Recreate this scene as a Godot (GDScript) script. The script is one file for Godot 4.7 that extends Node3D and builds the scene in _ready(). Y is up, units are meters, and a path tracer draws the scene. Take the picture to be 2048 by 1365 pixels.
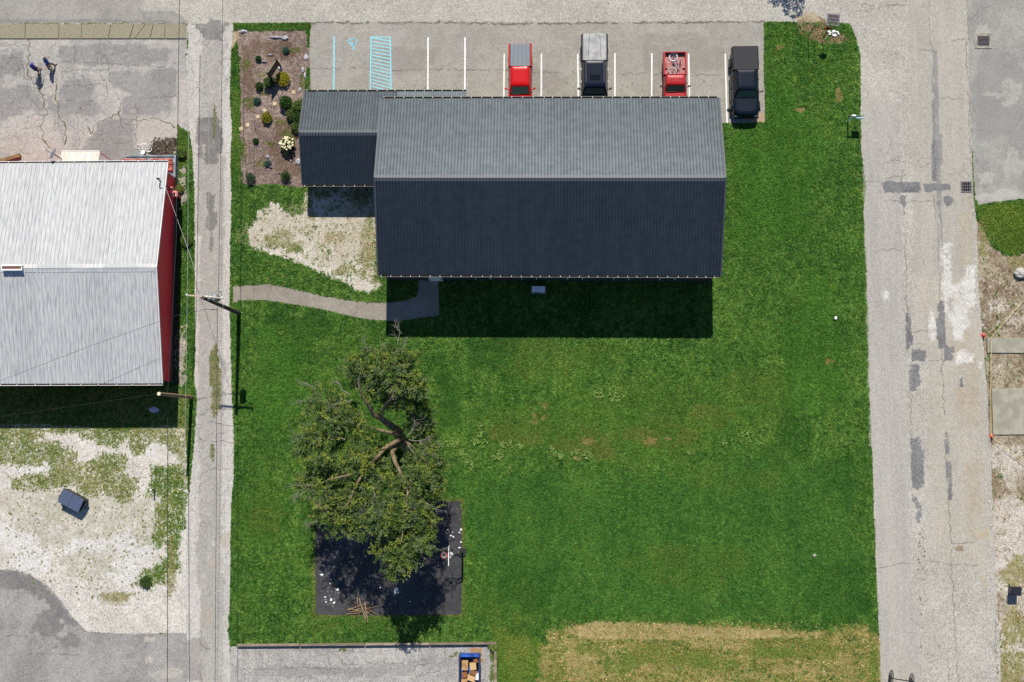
extends Node3D

# ---------------------------------------------------------------- camera model (fitted to the photograph)
const F := 2464.6
const TH := 0.092
const RHO := -0.026
const CH := 94.39
const K := 1.7            # display value / albedo of a level sunlit surface at this exposure
var cam_d := Vector3()
var cam_dn := Vector3()
var cam_r := Vector3()
var M := {}
var used := {}
var rng := RandomNumberGenerator.new()

func setup_axes():
	cam_d = Vector3(sin(RHO), -cos(TH) * cos(RHO), -sin(TH) * cos(RHO)).normalized()
	cam_dn = Vector3(0, -sin(TH), cos(TH))
	cam_dn = (cam_dn - cam_d * cam_dn.dot(cam_d)).normalized()
	cam_r = cam_dn.cross(cam_d).normalized()
	if cam_r.x < 0: cam_r = -cam_r

# photograph pixel (2048 x 1365) -> point at height h on the ground, a roof, a wire ...
func G(px: float, py: float, h: float = 0.0) -> Vector3:
	var D := cam_d * F + cam_r * (px - 1024.0) + cam_dn * (py - 682.5)
	return Vector3(0, CH, 0) + D * ((h - CH) / D.y)

func lin(c: float) -> float:
	return c / 12.92 if c <= 0.04045 else pow((c + 0.055) / 1.055, 2.4)

func srgb(c: float) -> float:
	return c * 12.92 if c <= 0.0031308 else 1.055 * pow(c, 1.0 / 2.4) - 0.055

# a colour as read off a level, sunlit surface (0..255) -> albedo
func A(r: float, g: float, b: float, k: float = K) -> Color:
	return Color(srgb(lin(r / 255.0) / k), srgb(lin(g / 255.0) / k), srgb(lin(b / 255.0) / k))

func mat(c: Color, rough := 0.8, metal := 0.0, spec := 0.5) -> StandardMaterial3D:
	var m := StandardMaterial3D.new()
	m.albedo_color = c; m.roughness = rough; m.metallic = metal; m.metallic_specular = spec
	return m

# ---------------------------------------------------------------- mesh builder
class MB:
	var v := PackedVector3Array()
	var n := PackedVector3Array()
	var u := PackedVector2Array()
	var c := PackedColorArray()
	var tint := Color.WHITE
	var colored := false
	func tri_n(a: Vector3, b: Vector3, d: Vector3, na: Vector3, nb: Vector3, nd: Vector3):
		var g := (b - a).cross(d - a)
		if g.dot(na + nb + nd) > 0.0:
			v.append(a); v.append(d); v.append(b); n.append(na); n.append(nd); n.append(nb)
		else:
			v.append(a); v.append(b); v.append(d); n.append(na); n.append(nb); n.append(nd)
		if colored:
			c.append(tint); c.append(tint); c.append(tint)
	func tri(a: Vector3, b: Vector3, d: Vector3, out: Vector3 = Vector3.ZERO):
		var g := (b - a).cross(d - a)
		if g.length_squared() < 1e-16: return
		g = g.normalized()
		if out != Vector3.ZERO and g.dot(out) < 0.0: g = -g
		tri_n(a, b, d, g, g, g)
	func quad(a, b, d, e, out = Vector3.ZERO):
		tri(a, b, d, out); tri(a, d, e, out)
	func box(p: Vector3, s: Vector3, bs: Basis = Basis()):
		var h := s * 0.5
		for ax in 3:
			for sg in [-1.0, 1.0]:
				var nn := Vector3(); nn[ax] = sg
				var t1 := Vector3(); t1[(ax + 1) % 3] = h[(ax + 1) % 3]
				var t2 := Vector3(); t2[(ax + 2) % 3] = h[(ax + 2) % 3]
				var o := nn * h[ax]
				quad(p + bs * (o - t1 - t2), p + bs * (o + t1 - t2), p + bs * (o + t1 + t2), p + bs * (o - t1 + t2), bs * nn)
	func bar(a: Vector3, b: Vector3, w: float, h: float, up := Vector3.UP):
		var z := (b - a); var l := z.length(); z = z / l
		if absf(z.dot(up)) > 0.98: up = Vector3.RIGHT
		var x := up.cross(z).normalized(); var y := z.cross(x)
		box((a + b) * 0.5, Vector3(w, h, l), Basis(x, y, z))
	func tube(pts: Array, rad: Array, sides := 6, caps := true):
		var rings := []
		var px := Vector3()
		for i in pts.size():
			var t: Vector3 = (pts[mini(i + 1, pts.size() - 1)] - pts[maxi(i - 1, 0)]).normalized()
			var x := (px - t * px.dot(t)) if px != Vector3.ZERO else t.cross(Vector3.UP if absf(t.y) < 0.9 else Vector3.RIGHT)
			if x.length() < 1e-5: x = t.cross(Vector3(0.3, 0.2, 0.9))
			x = x.normalized(); px = x
			var y := t.cross(x)
			var ring := []
			for k in sides:
				var a := TAU * k / sides
				ring.append([pts[i] + (x * cos(a) + y * sin(a)) * rad[mini(i, rad.size() - 1)], x * cos(a) + y * sin(a)])
			rings.append(ring)
		for i in rings.size() - 1:
			for k in sides:
				var p = rings[i][k]; var q = rings[i][(k + 1) % sides]
				var r = rings[i + 1][(k + 1) % sides]; var s = rings[i + 1][k]
				tri_n(p[0], q[0], r[0], p[1], q[1], r[1]); tri_n(p[0], r[0], s[0], p[1], r[1], s[1])
		if caps:
			for e in [0, rings.size() - 1]:
				var o: Vector3 = pts[e] - pts[1 if e == 0 else e - 1]
				for k in range(1, sides - 1): tri(rings[e][0][0], rings[e][k][0], rings[e][k + 1][0], o)
	# profile: [radius, height] pairs turned about an axis
	func lathe(p: Vector3, prof: Array, sides := 16, bs := Basis()):
		for i in prof.size() - 1:
			var r0: float = prof[i][0]; var y0: float = prof[i][1]; var r1: float = prof[i + 1][0]; var y1: float = prof[i + 1][1]
			var sl := Vector2(y1 - y0, r0 - r1)
			if sl.length() < 1e-7: continue
			sl = sl.normalized()
			for k in sides:
				var a := TAU * k / sides; var b := TAU * (k + 1) / sides
				var da := Vector3(cos(a), 0, sin(a)); var db := Vector3(cos(b), 0, sin(b))
				var na := bs * Vector3(da.x * sl.x, sl.y, da.z * sl.x); var nb := bs * Vector3(db.x * sl.x, sl.y, db.z * sl.x)
				var A0 := p + bs * (da * r0 + Vector3(0, y0, 0)); var B0 := p + bs * (db * r0 + Vector3(0, y0, 0))
				var A1 := p + bs * (da * r1 + Vector3(0, y1, 0)); var B1 := p + bs * (db * r1 + Vector3(0, y1, 0))
				if r0 > 1e-6: tri_n(A0, B0, B1, na, nb, nb)
				if r1 > 1e-6: tri_n(A0, B1, A1, na, nb, na)
	# upright prism over a polygon of (x, z), the top edge bevelled inwards
	func slab(poly: PackedVector2Array, y0: float, y1: float, bevel := 0.0, base := Transform3D()):
		var cen := Vector2()
		for q in poly: cen += q
		cen /= poly.size()
		var top := PackedVector2Array()
		for q in poly:
			var dd := q - cen
			top.append(cen + dd * maxf(0.05, 1.0 - bevel / maxf(dd.length(), 1e-4)))
		var yb := y1 - bevel
		var m := poly.size()
		for i in m:
			var a := poly[i]; var b := poly[(i + 1) % m]
			var mid := (a + b) * 0.5 - cen
			var o := base.basis * Vector3(mid.x, 0, mid.y)
			quad(base * Vector3(a.x, y0, a.y), base * Vector3(b.x, y0, b.y), base * Vector3(b.x, yb, b.y), base * Vector3(a.x, yb, a.y), o)
			if bevel > 0:
				var ta := top[i]; var tb := top[(i + 1) % m]
				quad(base * Vector3(a.x, yb, a.y), base * Vector3(b.x, yb, b.y), base * Vector3(tb.x, y1, tb.y), base * Vector3(ta.x, y1, ta.y), o + base.basis.y)
		var ix := Geometry2D.triangulate_polygon(top)
		for i in range(0, ix.size(), 3):
			tri(base * Vector3(top[ix[i]].x, y1, top[ix[i]].y), base * Vector3(top[ix[i + 1]].x, y1, top[ix[i + 1]].y), base * Vector3(top[ix[i + 2]].x, y1, top[ix[i + 2]].y), base.basis.y)
			tri(base * Vector3(poly[ix[i]].x, y0, poly[ix[i]].y), base * Vector3(poly[ix[i + 1]].x, y0, poly[ix[i + 1]].y), base * Vector3(poly[ix[i + 2]].x, y0, poly[ix[i + 2]].y), -base.basis.y)
	# rings of equal length joined one to the next, flat or smooth
	func loft(rings: Array, closed := true, smooth := true, caps := true):
		var m: int = rings[0].size()
		var cens := []
		for r in rings:
			var q := Vector3()
			for p in r: q += p
			cens.append(q / m)
		var nor := []
		for i in rings.size():
			var row := []
			for k in m:
				var t: Vector3 = rings[mini(i + 1, rings.size() - 1)][k] - rings[maxi(i - 1, 0)][k]
				var w: Vector3 = (rings[i][(k + 1) % m] - rings[i][(k - 1 + m) % m]) if closed else (rings[i][mini(k + 1, m - 1)] - rings[i][maxi(k - 1, 0)])
				var g := t.cross(w).normalized()
				if g.dot(rings[i][k] - cens[i]) < 0: g = -g
				row.append(g)
			nor.append(row)
		for i in rings.size() - 1:
			for k in (m if closed else m - 1):
				var k2 := (k + 1) % m
				if smooth:
					tri_n(rings[i][k], rings[i][k2], rings[i + 1][k2], nor[i][k], nor[i][k2], nor[i + 1][k2])
					tri_n(rings[i][k], rings[i + 1][k2], rings[i + 1][k], nor[i][k], nor[i + 1][k2], nor[i + 1][k])
				else:
					var o: Vector3 = (rings[i][k] + rings[i + 1][k2]) * 0.5 - (cens[i] + cens[i + 1]) * 0.5
					quad(rings[i][k], rings[i][k2], rings[i + 1][k2], rings[i + 1][k], o)
		if caps:
			for e in [0, rings.size() - 1]:
				var o: Vector3 = cens[e] - cens[1 if e == 0 else e - 1]
				for k in m: tri(cens[e], rings[e][k], rings[e][(k + 1) % m], o)
	func blob(p: Vector3, s: Vector3, seed_: int, rough := 0.25, seg := 7):
		var fn := FastNoiseLite.new(); fn.seed = seed_; fn.frequency = 0.9
		var rows := []
		for i in seg + 1:
			var row := []
			var ph := PI * i / seg
			for k in seg * 2:
				var a := TAU * k / (seg * 2)
				var q := Vector3(sin(ph) * cos(a), cos(ph), sin(ph) * sin(a))
				row.append(p + q * s * (1.0 + rough * fn.get_noise_3dv(q * 2.0)))
			rows.append(row)
		for i in seg:
			for k in seg * 2:
				var k2 := (k + 1) % (seg * 2)
				var o: Vector3 = rows[i][k] - p
				quad(rows[i][k], rows[i][k2], rows[i + 1][k2], rows[i + 1][k], o + rows[i + 1][k2] - p)
	func mesh() -> ArrayMesh:
		var a := []; a.resize(Mesh.ARRAY_MAX)
		a[Mesh.ARRAY_VERTEX] = v; a[Mesh.ARRAY_NORMAL] = n
		if u.size() == v.size(): a[Mesh.ARRAY_TEX_UV] = u
		if colored and c.size() == v.size(): a[Mesh.ARRAY_COLOR] = c
		var m := ArrayMesh.new()
		m.add_surface_from_arrays(Mesh.PRIMITIVE_TRIANGLES, a)
		return m

# ---------------------------------------------------------------- objects
func numbered(called: String) -> String:
	if not used.has(called):
		used[called] = 0
		return called
	used[called] += 1
	return "%s_%03d" % [called, used[called]]

func tag(o, label: String, category: String, group := "", kind := ""):
	if label: o.set_meta("label", label)
	if category: o.set_meta("category", category)
	if group: o.set_meta("group", group)
	if kind: o.set_meta("kind", kind)
	return o

func thing(called: String, label: String, category: String, at := Vector3.ZERO, turn := 0.0, group := "") -> Node3D:
	var o := Node3D.new(); o.name = numbered(called); add_child(o)
	o.position = at; o.rotation.y = turn
	tag(o, label, category, group)
	return o

# a part built in its parent's own space
func part(called: String, b, m: Material, parent: Node3D) -> MeshInstance3D:
	var o := MeshInstance3D.new(); o.name = called
	o.mesh = b.mesh() if b is MB else b
	o.material_override = m
	parent.add_child(o, true)
	return o

# a part built in scene coordinates under an unturned thing (or a part of one)
func wpart(called: String, b, m: Material, parent: Node3D, root: Node3D = null) -> MeshInstance3D:
	var o := part(called, b, m, parent)
	if parent.get_parent() == self: o.position = -parent.position
	return o

# a thing that is one mesh, built in scene coordinates about `at`
func solo(called: String, b: MB, m: Material, label: String, category: String, at := Vector3.ZERO, group := "") -> MeshInstance3D:
	var o := MeshInstance3D.new(); o.name = numbered(called); o.mesh = b.mesh(); o.material_override = m
	add_child(o); o.position = at
	tag(o, label, category, group)
	return o

func struct(called: String, b, m: Material) -> MeshInstance3D:
	var o := MeshInstance3D.new(); o.name = numbered(called); o.mesh = b.mesh() if b is MB else b; o.material_override = m
	add_child(o); o.set_meta("kind", "structure")
	return o

func copy(o: Node3D, at: Vector3, turn := 0.0, label := "", scl := 1.0) -> Node3D:
	var base := String(o.name)
	var r = o.duplicate(); r.name = numbered(base); add_child(r)
	r.position = at; r.rotation.y = turn; r.scale = Vector3.ONE * scl
	if label: r.set_meta("label", label)
	return r

func pts(flat: Array) -> PackedVector2Array:
	var o := PackedVector2Array()
	for i in range(0, flat.size(), 2): o.append(Vector2(flat[i], flat[i + 1]))
	return o

# ---------------------------------------------------------------- ground canvas: what the ground is made of, in scene metres
const CX0 := -47.0
const CZ0 := -40.0
const RES := 22.0
const CW := 1936
const CHH := 1342
var nA: PackedByteArray
var nB: PackedByteArray
var nC: PackedByteArray
var nR: PackedByteArray
var layers := []
var data: PackedByteArray
var gdm: PackedByteArray
var bands := []
var gbands := []
const NB := 4

func cpt(px: float, py: float) -> Vector2:
	var g := G(px, py)
	return Vector2((g.x - CX0) * RES, (g.z - CZ0) * RES)

func noise_bytes(fr: float, oct: int, sd: int) -> PackedByteArray:
	var f := FastNoiseLite.new(); f.seed = sd; f.frequency = fr
	f.noise_type = FastNoiseLite.TYPE_SIMPLEX_SMOOTH; f.fractal_type = FastNoiseLite.FRACTAL_FBM; f.fractal_octaves = oct; f.fractal_gain = 0.55
	var im := f.get_seamless_image(512, 512)
	im.convert(Image.FORMAT_L8)
	return im.get_data()

func make_noises():
	nA = noise_bytes(0.008, 4, 11)
	nB = noise_bytes(0.03, 4, 12)
	nC = noise_bytes(0.11, 3, 13)
	var r := RandomNumberGenerator.new(); r.seed = 5
	nR = PackedByteArray(); nR.resize(512 * 512)
	for i in 512 * 512: nR[i] = r.randi() & 255

func fill_poly(im: Image, poly: PackedVector2Array, val: int):
	var ymin := INF; var ymax := -INF
	for q in poly: ymin = minf(ymin, q.y); ymax = maxf(ymax, q.y)
	var m := poly.size()
	var col := Color8(val, val, val)
	for y in range(maxi(0, int(floor(ymin))), mini(im.get_height() - 1, int(ceil(ymax))) + 1):
		var xs := []
		var yc := y + 0.5
		for i in m:
			var a := poly[i]; var b := poly[(i + 1) % m]
			if (a.y <= yc and b.y > yc) or (b.y <= yc and a.y > yc):
				xs.append(a.x + (yc - a.y) / (b.y - a.y) * (b.x - a.x))
		xs.sort()
		for i in range(0, xs.size() - 1, 2):
			var x0 := clampi(roundi(xs[i]), 0, im.get_width()); var x1 := clampi(roundi(xs[i + 1]), 0, im.get_width())
			if x1 > x0: im.fill_rect(Rect2i(x0, y, x1 - x0, 1), col)

# polys: lists of photograph pixels. o: c0, c1 (colours as seen in the sun), wa wb wc (how the three noises mix them),
# g grain, amp (ragged edge), soft, div (blur of the mask), op, gd (grass density, -1 leaves it), sx sy noise stretch
func layer(polys: Array, c0: Array, c1: Array, o: Dictionary):
	var div: int = o.get("div", 1)
	var mn := Vector2(INF, INF); var mx := Vector2(-INF, -INF)
	var cps := []
	for p in polys:
		var cp := PackedVector2Array()
		for i in range(0, p.size(), 2):
			var q := cpt(p[i], p[i + 1]); cp.append(q); mn = mn.min(q); mx = mx.max(q)
		cps.append(cp)
	var pad := 6 + div * 3
	var x0 := clampi(int(mn.x) - pad, 0, CW); var y0 := clampi(int(mn.y) - pad, 0, CHH)
	var x1 := clampi(int(mx.x) + pad, 0, CW); var y1 := clampi(int(mx.y) + pad, 0, CHH)
	if x1 - x0 < 2 or y1 - y0 < 2: return
	var bw := x1 - x0; var bh := y1 - y0
	var im := Image.create(ceili(float(bw) / div), ceili(float(bh) / div), false, Image.FORMAT_L8)
	for cp in cps:
		var q := PackedVector2Array()
		for s in cp: q.append((s - Vector2(x0, y0)) / div)
		fill_poly(im, q, 255)
	if div > 1: im.resize(bw, bh, Image.INTERPOLATE_BILINEAR)
	elif o.get("blur", 1) > 0:
		im.resize(maxi(1, bw / 2), maxi(1, bh / 2), Image.INTERPOLATE_BILINEAR); im.resize(bw, bh, Image.INTERPOLATE_BILINEAR)
	var a := A(c0[0], c0[1], c0[2]); var b := A(c1[0], c1[1], c1[2])
	layers.append({"x0": x0, "y0": y0, "x1": x1, "y1": y1, "m": im.get_data(), "a": a, "b": b,
		"wa": o.get("wa", 0.6), "wb": o.get("wb", 0.4), "wc": o.get("wc", 0.3), "g": o.get("g", 10.0), "amp": o.get("amp", 0.0), "soft": o.get("soft", 40.0),
		"op": o.get("op", 1.0), "gd": o.get("gd", 0), "sx": int(o.get("sx", 8)), "sy": int(o.get("sy", 8)), "off": layers.size() * 7919, "ew": int(o.get("ew", 1)), "dith": o.get("dith", 0.0)})

func paint_band(bi: int):
	var y_lo := CHH * bi / NB
	var y_hi := CHH * (bi + 1) / NB
	var out := PackedByteArray(); out.resize((y_hi - y_lo) * CW * 3)
	var gd := PackedByteArray(); gd.resize((y_hi - y_lo) * CW)
	for L in layers:
		var x0: int = L.x0; var x1: int = L.x1
		var ly0: int = maxi(L.y0, y_lo); var ly1: int = mini(L.y1, y_hi)
		if ly0 >= ly1: continue
		var mk: PackedByteArray = L.m
		var bw := x1 - x0; var by: int = L.y0
		var ar: float = L.a.r * 255.0; var ag: float = L.a.g * 255.0; var ab: float = L.a.b * 255.0
		var dr: float = L.b.r * 255.0 - ar; var dg: float = L.b.g * 255.0 - ag; var db: float = L.b.b * 255.0 - ab
		var wa: float = L.wa / 128.0; var wb: float = L.wb / 128.0; var wc: float = L.wc / 128.0
		var gr: float = L.g / 128.0; var amp: float = L.amp; var soft: float = 1.0 / float(L.soft); var op: float = L.op
		var gdv: float = L.gd; var sx: int = L.sx; var sy: int = L.sy; var off: int = L.off
		var ew: int = L.ew
		var dith: float = L.dith
		for y in range(ly0, ly1):
			var mi := (y - by) * bw
			var oi := (y - y_lo) * CW + x0
			var ya := (((y * sy >> 3) + off) & 511) << 9
			var yb := (((y * 3 * sy >> 4) + off) & 511) << 9
			var yr := ((y + off) & 511) << 9
			var ye := ((y + off * 3) & 511) << 9
			for x in range(x0, x1):
				var m := float(mk[mi]); mi += 1
				var e: int = ye | ((x + off) & 511)
				if amp > 0.0 and m > 0.0:
					m += amp * (float(nB[e]) + (float(nC[e]) if ew == 1 else float(nA[e])) - 256.0)
				if dith > 0.0 and m > 0.0:
					m += dith * (float(nR[ye | ((x * 7 + off) & 511)]) + float(nC[yr | ((x + off) & 511)]) * 0.8 - 230.0)
				var al := ((m - 128.0) * soft + 0.5)
				if al > 0.01:
					al = (1.0 if al > 1.0 else al) * op
					var ia: int = ya | (((x * sx >> 3) + off) & 511)
					var ib: int = yb | (((x * 3 * sx >> 4) + off) & 511)
					var ic: int = yr | ((x + off) & 511)
					var t := 0.5 + (float(nA[ia]) - 128.0) * wa + (float(nB[ib]) - 128.0) * wb + (float(nC[ic]) - 128.0) * wc
					t = 0.0 if t < 0.0 else (1.0 if t > 1.0 else t)
					var gn := (float(nR[ic]) - 128.0) * gr
					var i3 := oi * 3
					var k1 := 1.0 - al
					var r := out[i3] * k1 + (ar + dr * t + gn) * al
					var g := out[i3 + 1] * k1 + (ag + dg * t + gn) * al
					var b := out[i3 + 2] * k1 + (ab + db * t + gn) * al
					out[i3] = int(0.0 if r < 0.0 else (255.0 if r > 255.0 else r))
					out[i3 + 1] = int(0.0 if g < 0.0 else (255.0 if g > 255.0 else g))
					out[i3 + 2] = int(0.0 if b < 0.0 else (255.0 if b > 255.0 else b))
					if gdv >= 0.0: gd[oi] = int(gd[oi] * k1 + gdv * al)
				oi += 1
	bands[bi] = out
	gbands[bi] = gd

func paint_all():
	bands.resize(NB); gbands.resize(NB)
	var gid := WorkerThreadPool.add_group_task(paint_band, NB, NB, true)
	WorkerThreadPool.wait_for_group_task_completion(gid)
	data = PackedByteArray(); gdm = PackedByteArray()
	for i in NB: data.append_array(bands[i]); gdm.append_array(gbands[i])
	bands.clear(); gbands.clear(); layers.clear()

func dab(x: float, y: float, r: float, c: Color, al: float):
	for yy in range(int(y - r), int(y + r) + 2):
		for xx in range(int(x - r), int(x + r) + 2):
			if xx < 0 or yy < 0 or xx >= CW or yy >= CHH: continue
			var d := Vector2(xx + 0.5 - x, yy + 0.5 - y).length()
			var k := clampf(r + 0.5 - d, 0.0, 1.0) * al
			if k <= 0.0: continue
			var i := (yy * CW + xx) * 3
			data[i] = int(lerpf(data[i], c.r * 255.0, k)); data[i + 1] = int(lerpf(data[i + 1], c.g * 255.0, k)); data[i + 2] = int(lerpf(data[i + 2], c.b * 255.0, k))

# a crack, seam or line in the surface: photograph pixels, half width in texture pixels
func crack(flat: Array, c: Array, r := 0.5, al := 0.7, wig := 2.0, seed_ := 1, gaps := 0.0):
	var col := A(c[0], c[1], c[2])
	var fn := FastNoiseLite.new(); fn.seed = seed_; fn.frequency = 0.06; fn.fractal_octaves = 3
	var s := 0.0
	for i in range(0, flat.size() - 2, 2):
		var a := cpt(flat[i], flat[i + 1]); var b := cpt(flat[i + 2], flat[i + 3])
		var l := a.distance_to(b); var nn := (b - a).orthogonal().normalized()
		var st := 0.0
		while st < l:
			var q := a.lerp(b, st / l) + nn * fn.get_noise_1d(s * 1.0) * wig
			var w := 0.6 + 0.8 * absf(fn.get_noise_2d(s * 0.7, 50.0) * 2.0)
			if gaps <= 0.0 or fn.get_noise_2d(s * 0.5, 90.0) > gaps - 0.5:
				dab(q.x, q.y, r * w, col, al)
			st += 0.7; s += 0.7

# random scatter of marks inside a pixel rectangle
func specks(x0: float, y0: float, x1: float, y1: float, n: int, c: Array, r0: float, r1: float, al: float, sd: int):
	var rg := RandomNumberGenerator.new(); rg.seed = sd
	var col := A(c[0], c[1], c[2])
	for i in n:
		var q := cpt(rg.randf_range(x0, x1), rg.randf_range(y0, y1))
		var cc := col.lightened(rg.randf() * 0.15) if rg.randf() < 0.5 else col.darkened(rg.randf() * 0.25)
		dab(q.x, q.y, rg.randf_range(r0, r1), cc, al)

func cuv(p: Vector3) -> Vector2:
	return Vector2((p.x - CX0) * RES / CW, (p.z - CZ0) * RES / CHH)

# a sheet of ground over photograph pixels, lying at height y; wob roughens its outline
func sheet(called: String, flat: Array, y: float, m: Material, wob := 0.0, sd := 1):
	var poly := PackedVector2Array()
	var fn := FastNoiseLite.new(); fn.seed = sd; fn.frequency = 0.35; fn.fractal_octaves = 4
	var np := flat.size() / 2
	for i in np:
		var a := G(flat[i * 2], flat[i * 2 + 1]); var j := (i + 1) % np
		var b := G(flat[j * 2], flat[j * 2 + 1])
		var a2 := Vector2(a.x, a.z); var b2 := Vector2(b.x, b.z)
		var k := maxi(1, int(a2.distance_to(b2) / 0.35)) if wob > 0 else 1
		for s in k:
			var q := a2.lerp(b2, float(s) / k)
			if wob > 0: q += Vector2(fn.get_noise_2d(q.x * 3.0, q.y * 3.0), fn.get_noise_2d(q.x * 3.0 + 70, q.y * 3.0 - 31)) * wob * 2.0
			poly.append(q)
	return struct(called, flat_mesh(poly, y), m)

# where the storm drains open the ground: centre px, size px, turn
const DRAINS := [[1666.5, 40, 26, 24, 0.12], [1967, 82, 34, 30, 0.02], [1933, 374, 22, 22, 0.0]]

func drain_size(d: Array) -> Vector2:
	return Vector2(G(d[0] + d[2] * 0.5, d[1]).x - G(d[0] - d[2] * 0.5, d[1]).x, G(d[0], d[1] + d[3] * 0.5).z - G(d[0], d[1] - d[3] * 0.5).z)

# a level sheet over a polygon, left open over the drain pits
func flat_mesh(poly: PackedVector2Array, y: float) -> MB:
	var polys := [poly]
	for d in DRAINS:
		var c3 := G(d[0], d[1]); var c := Vector2(c3.x, c3.z); var s := drain_size(d) * 0.5 - Vector2(0.06, 0.06)
		var hole := PackedVector2Array()
		for q in [Vector2(-s.x, -s.y), Vector2(s.x, -s.y), Vector2(s.x, s.y), Vector2(-s.x, s.y)]: hole.append(c + q.rotated(d[4]))
		var next := []
		for p in polys:
			if Geometry2D.intersect_polygons(p, hole).is_empty():
				next.append(p); continue
			for half in [PackedVector2Array([Vector2(-2000, -2000), Vector2(c.x, -2000), Vector2(c.x, 2000), Vector2(-2000, 2000)]), PackedVector2Array([Vector2(c.x, -2000), Vector2(2000, -2000), Vector2(2000, 2000), Vector2(c.x, 2000)])]:
				for h in Geometry2D.intersect_polygons(p, half):
					for k in Geometry2D.clip_polygons(h, hole): next.append(k)
		polys = next
	var b := MB.new()
	for p in polys:
		var ix := Geometry2D.triangulate_polygon(p)
		for i in range(0, ix.size(), 3):
			var c0 := b.v.size()
			b.tri(Vector3(p[ix[i]].x, y, p[ix[i]].y), Vector3(p[ix[i + 1]].x, y, p[ix[i + 1]].y), Vector3(p[ix[i + 2]].x, y, p[ix[i + 2]].y), Vector3.UP)
			for q in range(c0, b.v.size()): b.u.append(cuv(b.v[q]))
	return b

func ell(cx: float, cy: float, rx: float, ry: float, n := 14) -> Array:
	var o := []
	for i in n:
		var a := TAU * i / n
		var w := 1.0 + 0.16 * sin(a * 3.0 + cx) + 0.1 * sin(a * 5.0 + cy)
		o.append(cx + cos(a) * rx * w); o.append(cy + sin(a) * ry * w)
	return o

const ROAD := [1700, -90, 1700, 48, 1712, 75, 1721, 110, 1722, 300, 1730, 352, 1733, 375, 1727, 420, 1731, 500, 1734, 560, 1737, 640, 1738, 760, 1744, 900, 1750, 1080, 1755, 1200, 1760, 1290, 1766, 1460, 2010, 1460, 2003, 1365, 1996, 1200, 1990, 1080, 1985, 1000, 1982, 900, 1975, 780, 1968, 700, 1957, 560, 1955, 450, 1948, 400, 1945, 300, 1938, 150, 1936, 0, 1936, -90]
const STREET := [-100, -90, 1702, -90, 1702, 47, 1600, 44, 1530, 43, 1200, 46, 900, 44, 622, 45, 466, 46, 376, 48, 376, 82, -100, 82]
const RLOT := [1936, -90, 2150, -90, 2150, 392, 2048, 398, 1990, 404, 1958, 410, 1950, 395, 1945, 300, 1938, 150, 1936, 0]
const PLOT := [622, 45, 900, 44, 1200, 46, 1528, 43, 1528, 120, 1531, 244, 1480, 247, 1450, 246, 1300, 270, 760, 270, 680, 240, 622, 196, 620, 150, 618, 90]
const BED := [472, 58, 520, 60, 600, 58, 620, 62, 620, 120, 621, 182, 604, 200, 608, 376, 540, 368, 500, 372, 478, 366, 474, 300, 480, 220, 474, 120]
const ALLEY := [375, 48, 466, 46, 467, 60, 462, 100, 460, 200, 464, 260, 461, 310, 463, 400, 461, 480, 459, 600, 461, 700, 464, 800, 468, 880, 467, 950, 463, 1000, 461, 1100, 460, 1200, 456, 1260, 460, 1300, 462, 1460, 374, 1460, 372, 1265, 371, 1100, 376, 1000, 381, 950, 386, 900, 391, 850, 394, 800, 388, 760, 390, 700, 389, 560, 388, 380, 384, 300, 378, 262, 374, 200, 372, 110, 376, 80]
const LLOT := [-100, 78, 374, 78, 372, 110, 374, 200, 379, 262, 366, 290, 357, 330, 300, 345, -100, 345]
const BLOT := [460, 1293, 986, 1291, 990, 1460, 461, 1460]
const CURVE := [-100, 1138, 20, 1140, 60, 1150, 95, 1172, 122, 1203, 145, 1235, 172, 1264, 250, 1268, 373, 1267, 375, 1460, -100, 1460]
const COURT := [631, 1006, 700, 1004, 922, 1003, 925, 1100, 923, 1230, 800, 1232, 631, 1231]
const PATH := [466, 575, 500, 570, 540, 569, 590, 579, 640, 591, 690, 600, 740, 605, 775, 606, 815, 601, 834, 592, 838, 555, 875, 553, 879, 600, 878, 632, 840, 636, 800, 643, 740, 640, 690, 630, 640, 618, 590, 610, 540, 602, 500, 600, 466, 603]

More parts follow.
